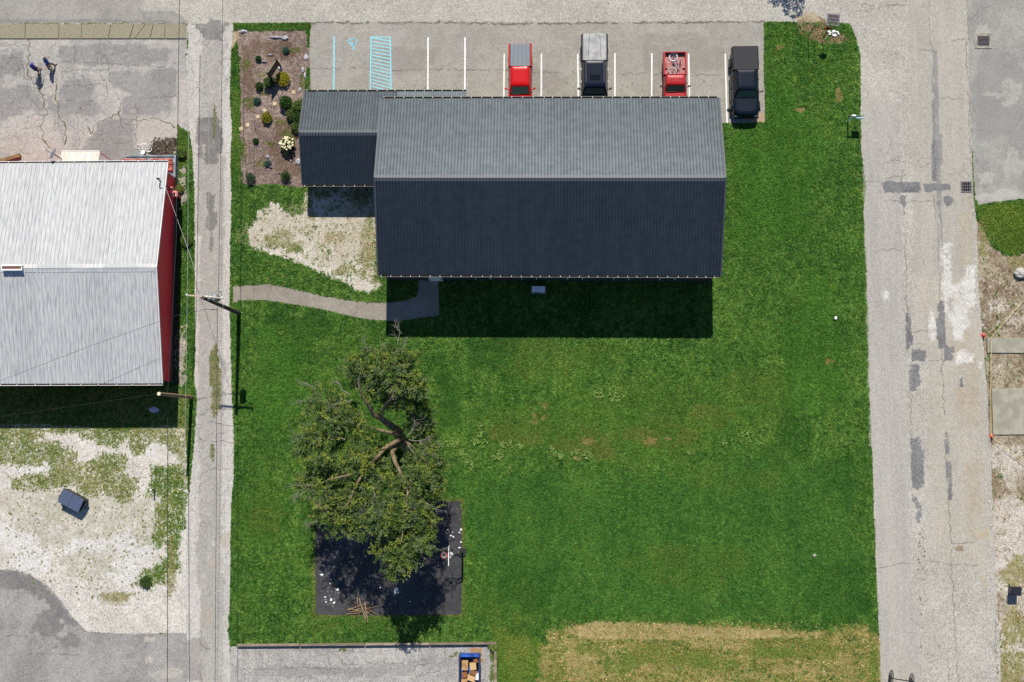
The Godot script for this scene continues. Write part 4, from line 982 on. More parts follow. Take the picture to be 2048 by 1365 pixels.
func build_barn_yard():
	# low stoop round the barn corner, bricks stacked on it
	var grey := tmat(noise_tex(128, 1, 1, [Color(0.38, 0.43, 0.46), Color(0.48, 0.53, 0.55)], [0.3, 0.7], 80), Vector3(0.5, 0.5, 0.5), 0.8)
	var a := G(252, 311, 0.55); var b := G(352, 311, 0.55); var c := G(351, 355, 0.55)
	var z1 := G(300, 330, 0.0).z
	var st := MB.new()
	st.slab(PackedVector2Array([Vector2(a.x, a.z), Vector2(b.x, a.z), Vector2(b.x, c.z), Vector2(b.x - 0.62, c.z), Vector2(b.x - 0.62, z1), Vector2(a.x, z1)]), 0.0, 0.55, 0.0)
	var base := Vector3((a.x + b.x) * 0.5, 0, a.z + 0.6)
	var so := thing("corner_stoop", "low blue grey stoop wrapped round the barn corner", "stoop", base)
	wpart("slab", st, grey, so)
	var rail := MB.new()
	rail.bar(Vector3(a.x, 0.6, a.z + 0.06), Vector3(b.x, 0.6, a.z + 0.06), 0.12, 0.1); rail.bar(Vector3(b.x - 0.06, 0.6, a.z + 0.12), Vector3(b.x - 0.06, 0.6, c.z), 0.12, 0.1)
	wpart("kerb", rail, grey, so)
	var bms := []
	for i in 3: bms.append(mat([Color(0.6, 0.3, 0.24), Color(0.54, 0.25, 0.2), Color(0.66, 0.36, 0.29)][i], 0.85))
	var r := RandomNumberGenerator.new(); r.seed = 8
	var brick := BoxMesh.new(); brick.size = Vector3(0.2, 0.085, 0.095)
	var stacks := [[246, 318, 294, 330, 0.0, "long low stack of red bricks on the stoop, beside the awning"], [301, 318, 345, 326, 0.0, "stack of red bricks on the stoop in front of the barn eave"], [335, 324, 346, 342, 0.0, "short stack of red bricks at the turn of the stoop"]]
	for k in 3:
		var s: Array = stacks[k]
		var p0 := G(s[0], s[1], 0.6); var p1 := G(s[2], s[3], 0.6)
		var y0 := 0.0 if k == 9 else 0.552
		var t := thing("brick_stack", s[5], "bricks", Vector3((p0.x + p1.x) * 0.5, y0, (p0.z + p1.z) * 0.5), 0.0, "brick stacks on the stoop")
		var nx := maxi(1, int((p1.x - p0.x) / 0.21)); var nz := maxi(1, int((p1.z - p0.z) / 0.1))
		for ly in 3:
			for i in nx:
				for j in nz:
					if ly == 2 and r.randf() < 0.35: continue
					var o := part("brick", brick, bms[r.randi() % 3], t)
					o.position = Vector3((i - (nx - 1) * 0.5) * 0.21 + r.randf_range(-0.006, 0.006), 0.0425 + ly * 0.087, (j - (nz - 1) * 0.5) * 0.1); o.rotation.y = r.randf_range(-0.04, 0.04)
	# red cabinet by the end wall
	var cp := G(357, 393, 0.0)
	var cb := thing("red_cabinet", "small red metal cabinet standing against the barn end wall", "cabinet", cp)
	var redm := mat(Color(0.55, 0.13, 0.14), 0.5)
	part("body", bx(Vector3(0, 0.5, 0), Vector3(0.4, 1.0, 0.42)), redm, cb)
	part("lid", bx(Vector3(0, 1.02, 0), Vector3(0.44, 0.05, 0.46)), mat(Color(0.78, 0.5, 0.5), 0.5), cb)
	# satellite dish on a ground mast by the eave
	var dp := G(108, 309, 4.25); dp.y = 0.0
	var sd := thing("satellite_dish", "pale grey satellite dish on a mast by the barn eave", "satellite dish", dp)
	var grey2 := mat(Color(0.72, 0.74, 0.76), 0.4); var dkm := mat(Color(0.2, 0.2, 0.21), 0.6)
	var mm := MB.new(); mm.tube([Vector3(0, 0, 0), Vector3(0, 4.2, 0)], [0.04], 7); part("mast", mm, dkm, sd)
	var nrm := Vector3(-0.86, 0.2, -0.43).normalized()
	var yb := nrm; var xb := yb.cross(Vector3.UP).normalized(); var zb := xb.cross(yb)
	var bs := Basis(xb, yb, zb)
	var db := MB.new(); db.lathe(Vector3(-0.1, 4.25, -0.05), [[0.0, -0.1], [0.2, -0.085], [0.36, -0.04], [0.46, 0.02], [0.45, 0.028], [0.35, -0.03], [0.0, -0.09]], 20, bs); part("dish", db, grey2, sd)
	var fa := MB.new(); fa.tube([Vector3(-0.1, 3.85, -0.05), Vector3(-0.1, 4.1, -0.05) + nrm * 0.75], [0.02], 5); part("feed_arm", fa, dkm, sd)
	part("feed_horn", bx(Vector3(-0.1, 4.14, -0.05) + nrm * 0.78, Vector3(0.1, 0.1, 0.16)), grey2, sd)
	# heavy timber on the lot
	var t0 := G(-40, 334, 0.15); var t1 := G(40, 311, 0.15)
	var tb := MB.new(); var tc := (t0 + t1) * 0.5; tb.bar(t0 - tc + Vector3(0, 0, 0), t1 - tc, 0.28, 0.28)
	solo("timber_beam", tb, tmat(noise_tex(128, 8, 1, [Color(0.4, 0.32, 0.2), Color(0.52, 0.44, 0.29)], [0.3, 0.7], 82), Vector3(0.6, 0.6, 0.6), 0.9), "old square timber beam lying on the cracked lot by the barn", "beam", Vector3(tc.x, 0.145, tc.z))
	# tangle of white hose
	var hs := MB.new(); var hc := G(292, 296)
	var hp := []
	for i in 70:
		var aa := i * 0.42; var rr := 0.28 + 0.16 * sin(i * 0.37) + 0.08 * sin(i * 1.1)
		hp.append(Vector3(cos(aa) * rr * 1.2 + 0.25 * sin(i * 0.09), 0.03 + 0.03 * (i % 5), sin(aa) * rr * 0.8))
	hs.tube(hp, [0.022], 5)
	solo("coiled_hose", hs, mat(Color(0.82, 0.82, 0.8), 0.5), "tangled coil of white hose on the cracked lot", "hose", hc)
	var bk := G(288, 307)
	var bu := thing("bucket", "small white topped bucket beside the stoop", "bucket", bk)
	var bb := MB.new(); bb.lathe(Vector3.ZERO, [[0.0, 0.0], [0.13, 0.0], [0.16, 0.36], [0.15, 0.36]], 14); part("body", bb, mat(Color(0.35, 0.37, 0.42), 0.5), bu)
	var bl := MB.new(); bl.lathe(Vector3.ZERO, [[0.165, 0.345], [0.17, 0.37], [0.0, 0.385]], 14); part("lid", bl, mat(Color(0.82, 0.82, 0.85), 0.45), bu)

# ---------------------------------------------------------------- pickups (front towards +z)
func rrect(z0: float, z1: float, hw: float, y: float, r0: float, r1: float, tap := 0.0) -> Array:
	var o := []
	for c in [[1, 1, r1, 0.0], [-1, 1, r1, PI * 0.5], [-1, -1, r0, PI], [1, -1, r0, PI * 1.5]]:
		var hx: float = hw - (tap if c[1] > 0 else 0.0)
		var cx: float = c[0] * (hx - c[2]); var cz: float = (z1 - c[2]) if c[1] > 0 else (z0 + c[2])
		for k in 4:
			var a: float = c[3] + PI * 0.5 * k / 3.0
			o.append(Vector3(cx + cos(a) * c[2], y, cz + sin(a) * c[2]))
	return o

func wheel(root: Node3D, p: Vector3, r: float, w: float, tyre: Material, rim: Material):
	var bs := Basis(Vector3(0, 0, 1), Vector3(1, 0, 0), Vector3(0, 1, 0))
	var h := Node3D.new(); h.name = "wheel"; root.add_child(h, true); h.position = p
	var b := MB.new(); b.lathe(Vector3.ZERO, [[r * 0.6, -w * 0.48], [r * 0.9, -w * 0.5], [r, -w * 0.36], [r, w * 0.36], [r * 0.9, w * 0.5], [r * 0.6, w * 0.48], [r * 0.6, -w * 0.48]], 22, bs)
	part("tyre", b, tyre, h)
	var q := MB.new(); q.lathe(Vector3.ZERO, [[0.0, -w * 0.4], [r * 0.5, -w * 0.44], [r * 0.62, -w * 0.46], [r * 0.62, w * 0.46], [r * 0.5, w * 0.44], [0.0, w * 0.4]], 14, bs)
	part("rim", q, rim, h)

func pane(b: MB, q: Array, out: Vector3, off := 0.006):
	var u := out.normalized() * off
	b.quad(q[0] + u, q[1] + u, q[2] + u, q[3] + u, out)

func pickup(called: String, label: String, s: Dictionary) -> Node3D:
	# s: px (x of the cab centre line), zr/zc/zt/zw/zf rows with heights, w width, roof, belt, rail, paint, cover
	var cx := G(s.px, s.rows[1][0], s.roof).x
	var zr := G(s.px, s.rows[0][0], s.rows[0][1]).z; var zc := G(s.px, s.rows[1][0], s.roof).z; var zt := G(s.px, s.rows[2][0], s.roof).z
	var zw := G(s.px, s.rows[3][0], s.belt).z; var zf := G(s.px, s.rows[4][0], s.rows[4][1]).z
	var z0 := (zr + zf) * 0.5
	var t := thing(called, label, "pickup truck", Vector3(cx, 0.01, z0), s.get("turn", 0.0), "pickups parked in the striped bays")
	zr -= z0; zc -= z0; zt -= z0; zw -= z0; zf -= z0
	var hw: float = s.w * 0.5; var roof: float = s.roof; var belt: float = s.belt; var rail: float = s.rail
	var paint: Material = s.paint
	var dark := mat(Color(0.06, 0.06, 0.065), 0.6); var tyre := mat(Color(0.07, 0.07, 0.07), 0.85); var rimm := mat(Color(0.5, 0.5, 0.52), 0.35, 0.6)
	var glass := mat(Color(0.22, 0.31, 0.29), 0.08); var chrome := mat(Color(0.55, 0.56, 0.58), 0.25, 0.7)
	var gl := mat(Color(0.045, 0.05, 0.055), 0.1)
	# lower body
	var b := MB.new()
	b.loft([rrect(zr + 0.12, zf - 0.1, hw - 0.1, 0.36, 0.1, 0.25), rrect(zr + 0.04, zf - 0.03, hw - 0.02, 0.5, 0.1, 0.3), rrect(zr + 0.03, zf - 0.02, hw, 0.74, 0.1, 0.32), rrect(zr + 0.03, zf - 0.04, hw - 0.005, 0.86, 0.1, 0.34)], true, true, true)
	part("body", b, paint, t)
	# bonnet and wings, then the doors below the windows
	var hb := MB.new()
	hb.loft([rrect(zw - 0.12, zf - 0.04, hw - 0.006, 0.85, 0.02, 0.34, 0.0), rrect(zw - 0.12, zf - 0.08, hw - 0.02, belt - 0.12, 0.02, 0.36, 0.02), rrect(zw - 0.12, zf - 0.16, hw - 0.07, belt - 0.03, 0.02, 0.38, 0.05), rrect(zw - 0.12, zf - 0.32, hw - 0.2, belt, 0.02, 0.36, 0.09)], true, true, true)
	var hood := part("bonnet", hb, paint, t)
	for x in s.get("hood_lines", [-0.34, 0.34]):
		var l := MB.new(); l.bar(Vector3(x, belt + 0.001, zw + 0.06), Vector3(x * 1.12, belt - 0.004, zf - 0.5), 0.025, 0.012); part("bonnet_crease", l, paint, hood)
	var db := MB.new()
	db.loft([rrect(zc - 0.06, zw - 0.1, hw - 0.004, 0.85, 0.03, 0.03), rrect(zc - 0.06, zw - 0.1, hw - 0.012, belt - 0.1, 0.03, 0.03), rrect(zc - 0.05, zw - 0.1, hw - 0.06, belt + 0.01, 0.03, 0.03)], true, true, true)
	var cabl := part("door_panel", db, paint, t)
	for sx in [-1.0, 1.0]:
		for z in s.handles:
			part("door_handle", bx(Vector3(sx * (hw + 0.01), belt - 0.14, z + zc), Vector3(0.05, 0.035, 0.16)), s.get("handle_m", dark), cabl)
	# cab
	var ti: float = s.get("tumble", 0.17)
	var cb := MB.new()
	cb.loft([rrect(zc - 0.04, zw - 0.1, hw - 0.065, belt, 0.06, 0.12), rrect(zc - 0.01, zw - 0.16, hw - 0.08, belt + 0.05, 0.06, 0.12), rrect(zc + 0.04, zt + 0.05, hw - ti - 0.02, roof - 0.09, 0.09, 0.13), rrect(zc + 0.06, zt + 0.01, hw - ti - 0.045, roof - 0.04, 0.1, 0.14), rrect(zc + 0.13, zt - 0.06, hw - ti - 0.11, roof - 0.012, 0.12, 0.16), rrect(zc + 0.3, zt - 0.25, hw - ti - 0.3, roof, 0.12, 0.16)], true, true, true)
	var cab := part("cab", cb, paint, t)
	for x in s.get("roof_ribs", []):
		var l := MB.new(); l.bar(Vector3(x, roof - 0.006, zc + 0.24), Vector3(x, roof - 0.004, zt - 0.2), 0.04, 0.02); part("roof_rib", l, paint, cab)
	if s.get("sunroof", false):
		part("sunroof", bx(Vector3(0, roof + 0.003, (zc + zt) * 0.5 + 0.35), Vector3(0.78, 0.012, 0.42)), gl, cab)
	if s.has("rack"):
		for sx in [-1.0, 1.0]:
			var l := MB.new(); l.tube([Vector3(sx * (hw - ti - 0.14), roof + 0.03, zc + 0.2), Vector3(sx * (hw - ti - 0.14), roof + 0.05, zt - 0.3)], [0.022], 5); part("roof_rail", l, chrome, cab)
	var ws := MB.new(); var hwb := hw - 0.17; var hwt := hw - ti - 0.14
	pane(ws, [Vector3(-hwb, belt + 0.075, zw - 0.185), Vector3(hwb, belt + 0.075, zw - 0.185), Vector3(hwt, roof - 0.12, zt + 0.085), Vector3(-hwt, roof - 0.12, zt + 0.085)], Vector3(0, zw - zt, roof - belt), 0.03)
	var wso := part("windscreen", ws, glass, t)
	var wp := MB.new(); wp.bar(Vector3(-0.6, belt + 0.085, zw - 0.14), Vector3(0.05, belt + 0.1, zw - 0.17), 0.02, 0.02); part("wiper", wp, dark, wso)
	var rw := MB.new()
	pane(rw, [Vector3(-hwb + 0.05, belt + 0.1, zc - 0.0), Vector3(hwb - 0.05, belt + 0.1, zc - 0.0), Vector3(hwt - 0.04, roof - 0.14, zc + 0.055), Vector3(-hwt + 0.04, roof - 0.14, zc + 0.055)], Vector3(0, 0.2, -1), 0.025)
	part("rear_window", rw, gl, t)
	var nwin: int = s.get("side_windows", 1)
	for sx in [-1.0, 1.0]:
		for k in nwin:
			var za := zc + 0.1; var zb2 := zw - 0.42; var zta := zc + 0.18; var ztb := zt - 0.02
			var f0 := float(k) / nwin; var f1 := float(k + 1) / nwin
			var sw := MB.new()
			pane(sw, [Vector3(sx * (hw - 0.085), belt + 0.06, lerpf(za, zb2, f0) + 0.04), Vector3(sx * (hw - 0.085), belt + 0.06, lerpf(za, zb2, f1) - 0.03), Vector3(sx * (hw - ti - 0.05), roof - 0.12, lerpf(zta, ztb, f1) - 0.03), Vector3(sx * (hw - ti - 0.05), roof - 0.12, lerpf(zta, ztb, f0) + 0.04)], Vector3(sx, 0.25, 0), 0.012)
			part("side_window", sw, gl, t)
	# load bed
	var zb := zc - 0.1
	for sx in [-1.0, 1.0]:
		var sb := MB.new()
		sb.box(Vector3(sx * (hw - 0.06), (0.8 + rail) * 0.5, (zr + 0.06 + zb) * 0.5), Vector3(0.1, rail - 0.8, zb - zr - 0.06))
		sb.bar(Vector3(sx * (hw - 0.065), rail + 0.012, zr + 0.05), Vector3(sx * (hw - 0.065), rail + 0.012, zb), 0.13, 0.03)
		part("bed_side", sb, paint, t)
	part("tailgate", bx(Vector3(0, (0.62 + rail) * 0.5, zr + 0.035), Vector3(hw * 2 - 0.14, rail - 0.6, 0.07)), paint, t)
	part("bed_front", bx(Vector3(0, (0.8 + rail) * 0.5, zb - 0.03), Vector3(hw * 2 - 0.24, rail - 0.8, 0.05)), paint, t)
	if s.has("cover"):
		var cv := MB.new(); var chh: float = s.get("cover_h", 0.05)
		var ci: float = s.get("cover_in", 0.05)
		cv.loft([rrect(zr + 0.02, zb + 0.03, hw - ci, rail + 0.028, 0.06, 0.03), rrect(zr + 0.03, zb + 0.03, hw - ci - 0.005, rail + chh, 0.08, 0.03), rrect(zr + 0.07, zb + 0.01, hw - ci - 0.04, rail + chh + 0.03, 0.12, 0.05)], true, true, true)
		if s.has("cover_in"):
			for sx in [-1.0, 1.0]:
				var rl := MB.new(); rl.bar(Vector3(sx * (hw - ci + 0.025), rail + 0.05, zr + 0.06), Vector3(sx * (hw - ci + 0.025), rail + 0.05, zb), 0.05, 0.05); part("cover_rail", rl, dark, t)
		var co := part("bed_cover", cv, s.cover, t)
		for x in s.get("cover_ribs", []):
			var l := MB.new(); l.bar(Vector3(x * 0.8, rail + chh + 0.032, zr + 0.12), Vector3(x, rail + chh + 0.032, zb - 0.1), 0.03, 0.012); part("cover_rib", l, s.get("rib_m", s.cover), co)
	else:
		var fl := part("bed_floor", bx(Vector3(0, 0.875, (zr + zb) * 0.5), Vector3(hw * 2 - 0.24, 0.03, zb - zr - 0.12)), s.floor_m, t)
		for i in 9:
			part("floor_rib", bx(Vector3(-0.64 + i * 0.16, 0.897, (zr + zb) * 0.5), Vector3(0.07, 0.016, zb - zr - 0.16)), s.floor_m, fl)
		for sx in [-1.0, 1.0]:
			part("wheel_housing", bx(Vector3(sx * (hw - 0.2), 0.97, (zr + zb) * 0.5 - 0.05), Vector3(0.2, 0.17, 0.8)), s.floor_m, t)
	# bumpers, lamps, mirrors, wheels
	var fb := MB.new(); fb.loft([rrect(zf - 0.42, zf + 0.02, hw - 0.02, 0.4, 0.02, 0.3), rrect(zf - 0.42, zf + 0.06, hw + 0.01, 0.5, 0.02, 0.32), rrect(zf - 0.42, zf + 0.04, hw, 0.64, 0.02, 0.32)], true, true, true)
	part("front_bumper", fb, s.get("bumper", dark), t)
	part("rear_bumper", bx(Vector3(0, 0.52, zr - 0.05), Vector3(hw * 2 - 0.1, 0.16, 0.16)), s.get("bumper", dark), t)
	part("grille", bx(Vector3(0, 0.8, zf - 0.01), Vector3(hw * 1.2, 0.22, 0.05)), dark, t)
	for sx in [-1.0, 1.0]:
		part("headlight", bx(Vector3(sx * (hw - 0.24), 0.82, zf - 0.06), Vector3(0.28, 0.16, 0.08)), mat(Color(0.75, 0.77, 0.8), 0.1), t)
		part("tail_light", bx(Vector3(sx * (hw - 0.06), 0.98, zr + 0.04), Vector3(0.13, 0.3, 0.09)), mat(Color(0.5, 0.04, 0.05), 0.2), t)
		var mi := MB.new(); mi.bar(Vector3(sx * (hw - 0.04), belt + 0.05, zw - 0.5), Vector3(sx * (hw + 0.2), belt + 0.1, zw - 0.56), 0.05, 0.05); mi.box(Vector3(sx * (hw + 0.19), belt + 0.1, zw - 0.58), Vector3(0.2, 0.2, 0.1), Basis(Vector3.UP, sx * 0.3))
		part("door_mirror", mi, s.get("mirror", dark), t)
		if s.has("steps"):
			part("running_board", bx(Vector3(sx * (hw + 0.03), 0.42, (zc + zw) * 0.5 - 0.05), Vector3(0.16, 0.06, zw - zc - 0.1)), dark, t)
		for z in [zr + 1.12, zf - 0.92]:
			var wr: float = s.get("tyre", 0.36)
			var ar := MB.new(); ar.lathe(Vector3(sx * (hw - 0.07), wr, z), [[wr * 1.02, -0.1], [wr * 1.2, -0.1], [wr * 1.22, 0.085], [wr * 1.02, 0.085]], 20, Basis(Vector3(0, 0, 1), Vector3(sx, 0, 0), Vector3(0, sx, 0)))
			part("wheel_arch", ar, s.get("arch", dark), t)
			wheel(t, Vector3(sx * (hw - 0.1 + s.get("stance", 0.0)), wr, z), wr, 0.26, tyre, rimm)
	return t

func paint_mat(c: Color, rough := 0.32) -> StandardMaterial3D:
	var m := mat(c, rough); m.metallic_specular = 0.22; m.clearcoat_enabled = true; m.clearcoat = 0.22; m.clearcoat_roughness = 0.06
	return m

func build_vehicles():
	var red := paint_mat(Color(0.66, 0.035, 0.065)); var red2 := paint_mat(Color(0.58, 0.1, 0.12), 0.5)
	red2.clearcoat = 0.3; red2.clearcoat_roughness = 0.3
	var navy := paint_mat(Color(0.035, 0.06, 0.13), 0.3); var black := paint_mat(Color(0.035, 0.075, 0.125), 0.35)
	var canvas := tmat(noise_tex(128, 1, 1, [Color(0.42, 0.45, 0.47), Color(0.49, 0.51, 0.53)], [0.3, 0.7], 91, 0.08), Vector3(1.2, 1.2, 1.2), 0.85, 0.3)
	var faded := tmat(noise_tex(256, 1, 1, [Color(0.52, 0.525, 0.525), Color(0.57, 0.575, 0.57), Color(0.61, 0.61, 0.6)], [0.25, 0.5, 0.75], 92, 0.02), Vector3(0.3, 0.3, 0.3), 0.6, 0.3)
	var vinyl := mat(Color(0.085, 0.09, 0.105), 0.75)
	var seam := mat(Color(0.3, 0.32, 0.34), 0.85)
	pickup("pickup_truck", "bright red pickup with a grey fabric bed cover", {"px": 1040, "rows": [[86, 1.3], [131, 0], [170, 0], [193, 0], [226, 0.7]], "w": 1.82, "roof": 1.68, "belt": 1.06, "rail": 1.22, "paint": red, "cover": canvas, "cover_in": 0.15, "cover_ribs": [-0.54, -0.18, 0.18, 0.54], "rib_m": seam, "handles": [0.9], "mirror": red, "tumble": 0.16, "bumper": mat(Color(0.5, 0.5, 0.52), 0.3, 0.6)})
	pickup("pickup_truck", "dark blue pickup with a faded grey hard bed cover and sunroof", {"px": 1190, "rows": [[67, 1.35], [119, 0], [173, 0], [193, 0], [228, 0.75]], "w": 2.06, "roof": 1.86, "belt": 1.2, "rail": 1.32, "paint": navy, "cover": faded, "cover_in": 0.12, "cover_h": 0.1, "cover_ribs": [-0.5, 0.5], "rib_m": vinyl, "handles": [0.5, 1.5], "handle_m": mat(Color(0.75, 0.75, 0.78), 0.25, 0.6), "side_windows": 2, "sunroof": true, "rack": true, "mirror": navy, "tumble": 0.2, "tyre": 0.38, "stance": 0.02})
	var r2 := pickup("pickup_truck", "faded red pickup with an open bed holding a bicycle", {"px": 1352, "rows": [[103, 1.25], [148, 0], [168, 0], [188, 0], [224, 0.7]], "w": 1.8, "roof": 1.66, "belt": 1.06, "rail": 1.22, "paint": red2, "floor_m": tmat(noise_tex(128, 4, 1, [Color(0.5, 0.3, 0.28), Color(0.62, 0.44, 0.41)], [0.3, 0.7], 93), Vector3(0.9, 0.9, 0.9), 0.8), "handles": [0.5], "tumble": 0.15, "bumper": mat(Color(0.4, 0.4, 0.42), 0.4, 0.5)})
	pickup("pickup_truck", "lifted black pickup with a black soft bed cover beside the grass", {"px": 1494.5, "rows": [[92, 1.4], [137, 0], [178, 0], [199, 0], [234, 0.8]], "w": 2.02, "roof": 1.95, "belt": 1.27, "rail": 1.38, "paint": black, "cover": vinyl, "cover_ribs": [-0.6, -0.3, 0.0, 0.3, 0.6], "handles": [0.6, 1.55], "side_windows": 2, "roof_ribs": [-0.4, -0.2, 0.0, 0.2, 0.4], "hood_lines": [-0.5, -0.17, 0.17, 0.5], "tumble": 0.24, "tyre": 0.42, "stance": 0.1, "steps": true, "turn": 0.012})
	# the bicycle lying in the open bed
	var zc := G(1348, 132, 1.0)
	var bk := thing("bicycle", "bicycle with white rims lying on its side in the red pickup bed", "bicycle", Vector3(zc.x, 0.925, zc.z), 0.0)
	var rim := mat(Color(0.85, 0.85, 0.86), 0.35); var rub := mat(Color(0.06, 0.06, 0.06), 0.8); var frm := mat(Color(0.42, 0.43, 0.5), 0.35, 0.3); var blk := mat(Color(0.05, 0.05, 0.055), 0.6)
	var wc := [G(1347, 114, 1.05) - zc, G(1345.5, 141.5, 1.05) - zc]
	for k in 2:
		var h := Node3D.new(); h.name = "wheel"; bk.add_child(h, true)
		h.position = Vector3(wc[k].x, 0.1 + 0.06 * k, wc[k].z); h.rotation = Vector3(0.12 * (1 - 2 * k), 0, 0.1)
		var a := MB.new(); var q := MB.new()
		var ring := []; var ring2 := []
		for i in 25:
			var an := TAU * i / 24.0; ring.append(Vector3(cos(an), 0, sin(an)) * 0.315); ring2.append(Vector3(cos(an), 0, sin(an)) * 0.288)
		a.tube(ring, [0.022], 6, false); q.tube(ring2, [0.019], 5, false)
		part("tyre", a, rim if k == 0 else rub, h); part("rim", q, rim, h)
		var sp := MB.new()
		for i in 12:
			var an := TAU * i / 12.0; sp.tube([Vector3(0, 0.02 * (1 if i % 2 else -1), 0), Vector3(cos(an), 0, sin(an)) * 0.28], [0.004], 3, false)
		part("spokes", sp, rim, h)
		var hb := MB.new(); hb.tube([Vector3(0, -0.05, 0), Vector3(0, 0.05, 0)], [0.035], 8); part("hub", hb, blk, h)
	var f := MB.new()
	var rw := Vector3(wc[0].x, 0.12, wc[0].z); var fw := Vector3(wc[1].x, 0.18, wc[1].z)
	var bb := rw.lerp(fw, 0.42) + Vector3(0.04, 0.0, 0.0); var seat := rw.lerp(fw, 0.36) + Vector3(0.46, 0.03, 0); var head := rw.lerp(fw, 0.82) + Vector3(0.44, 0.05, 0)
	f.tube([rw, bb], [0.016], 6); f.tube([rw, seat], [0.014], 6); f.tube([bb, seat], [0.02], 6); f.tube([bb, head], [0.03], 6); f.tube([seat - Vector3(0.06, 0, 0), head], [0.024], 6); f.tube([head, fw], [0.022], 6)
	part("frame", f, frm, bk)
	var sd := MB.new(); sd.blob(seat + Vector3(0.09, 0.03, 0), Vector3(0.05, 0.05, 0.13), 3, 0.1, 5); part("saddle", sd, blk, bk)
	var hd := MB.new(); hd.tube([head + Vector3(0.1, 0.26, -0.04), head + Vector3(0.08, 0.1, 0.03), head + Vector3(0.08, 0.0, 0.03), head + Vector3(0.1, -0.06, -0.04)], [0.016], 6); part("handlebar", hd, blk, bk)
	var cr := MB.new(); cr.lathe(bb, [[0.0, -0.02], [0.09, -0.02], [0.09, 0.02], [0.0, 0.02]], 16); cr.bar(bb + Vector3(0, 0.05, 0), bb + Vector3(0.05, 0.05, 0.17), 0.03, 0.02); part("crank", cr, blk, bk)

	# horse buggy leaving the frame
	var bp := G(1797, 1362, 0.0)
	var bg := thing("horse_buggy", "black covered buggy with large spoked wheels at the road edge", "buggy", Vector3(bp.x, 0.01, bp.z + 0.25), -0.14)
	var wood := mat(Color(0.09, 0.085, 0.09), 0.6); var body := tmat(noise_tex(128, 1, 1, [Color(0.14, 0.17, 0.2), Color(0.19, 0.22, 0.25)], [0.3, 0.7], 95), Vector3(0.7, 0.7, 0.7), 0.5)
	for wz in [-0.42, 1.5]:
		var rr := 0.6 if wz < 0 else 0.53
		for sx in [-1.0, 1.0]:
			var h := Node3D.new(); h.name = "wheel"; bg.add_child(h, true); h.position = Vector3(sx * 0.76, rr, wz)
			var ring := []
			for i in 29:
				var an := TAU * i / 28.0; ring.append(Vector3(0, cos(an), sin(an)) * (rr - 0.03))
			var a := MB.new(); a.tube(ring, [0.03], 6, false); part("rim", a, wood, h)
			var sp := MB.new()
			for i in 14:
				var an := TAU * i / 14.0; sp.tube([Vector3.ZERO, Vector3(0, cos(an), sin(an)) * (rr - 0.05)], [0.016], 4, false)
			part("spokes", sp, wood, h)
			var hb := MB.new(); hb.tube([Vector3(-0.13, 0, 0), Vector3(0.13, 0, 0)], [0.07], 8); part("hub", hb, wood, h)
		var ax := MB.new(); ax.tube([Vector3(-0.76, rr, wz), Vector3(0.76, rr, wz)], [0.03], 6); ax.bar(Vector3(-0.5, rr + 0.1, wz), Vector3(0.5, rr + 0.1, wz), 0.06, 0.05); part("axle", ax, wood, bg)
	var bb2 := MB.new(); bb2.box(Vector3(0, 1.05, 0.75), Vector3(1.1, 0.7, 1.9)); part("body", bb2, wood, bg)
	var tp := MB.new(); tp.loft([rrect(-0.24, 1.6, 0.57, 1.4, 0.08, 0.08), rrect(-0.26, 1.62, 0.58, 1.95, 0.08, 0.08), rrect(-0.2, 1.56, 0.54, 2.02, 0.1, 0.1), rrect(0.0, 1.4, 0.4, 2.05, 0.1, 0.1)], true, true, true); part("canopy", tp, body, bg)
	part("rear_window", bx(Vector3(0, 1.68, -0.262), Vector3(0.4, 0.25, 0.02)), mat(Color(0.03, 0.03, 0.04), 0.1), bg)
	for sx in [-1.0, 1.0]:
		part("tail_reflector", bx(Vector3(sx * 0.45, 0.85, -0.22), Vector3(0.08, 0.08, 0.03)), mat(Color(0.6, 0.05, 0.04), 0.3), bg)

# ---------------------------------------------------------------- poles, wires, signs, drains
func wire(called: String, label: String, flat: Array, r: float, m: Material, sag := 0.0):
	# flat: px, py, height triples
	var p := []
	for i in range(0, flat.size(), 3): p.append(G(flat[i], flat[i + 1], flat[i + 2]))
	var q := []
	for i in p.size() - 1:
		for k in 12:
			var f := k / 12.0
			q.append(p[i].lerp(p[i + 1], f) - Vector3(0, sag * 4.0 * f * (1.0 - f), 0))
	q.append(p[-1])
	var b := MB.new(); var o: Vector3 = p[0]
	var loc := []
	for s in q: loc.append(s - o)
	b.tube(loc, [r], 4, false)
	solo(called, b, m, label, "wire", o, "overhead wires along the alley")

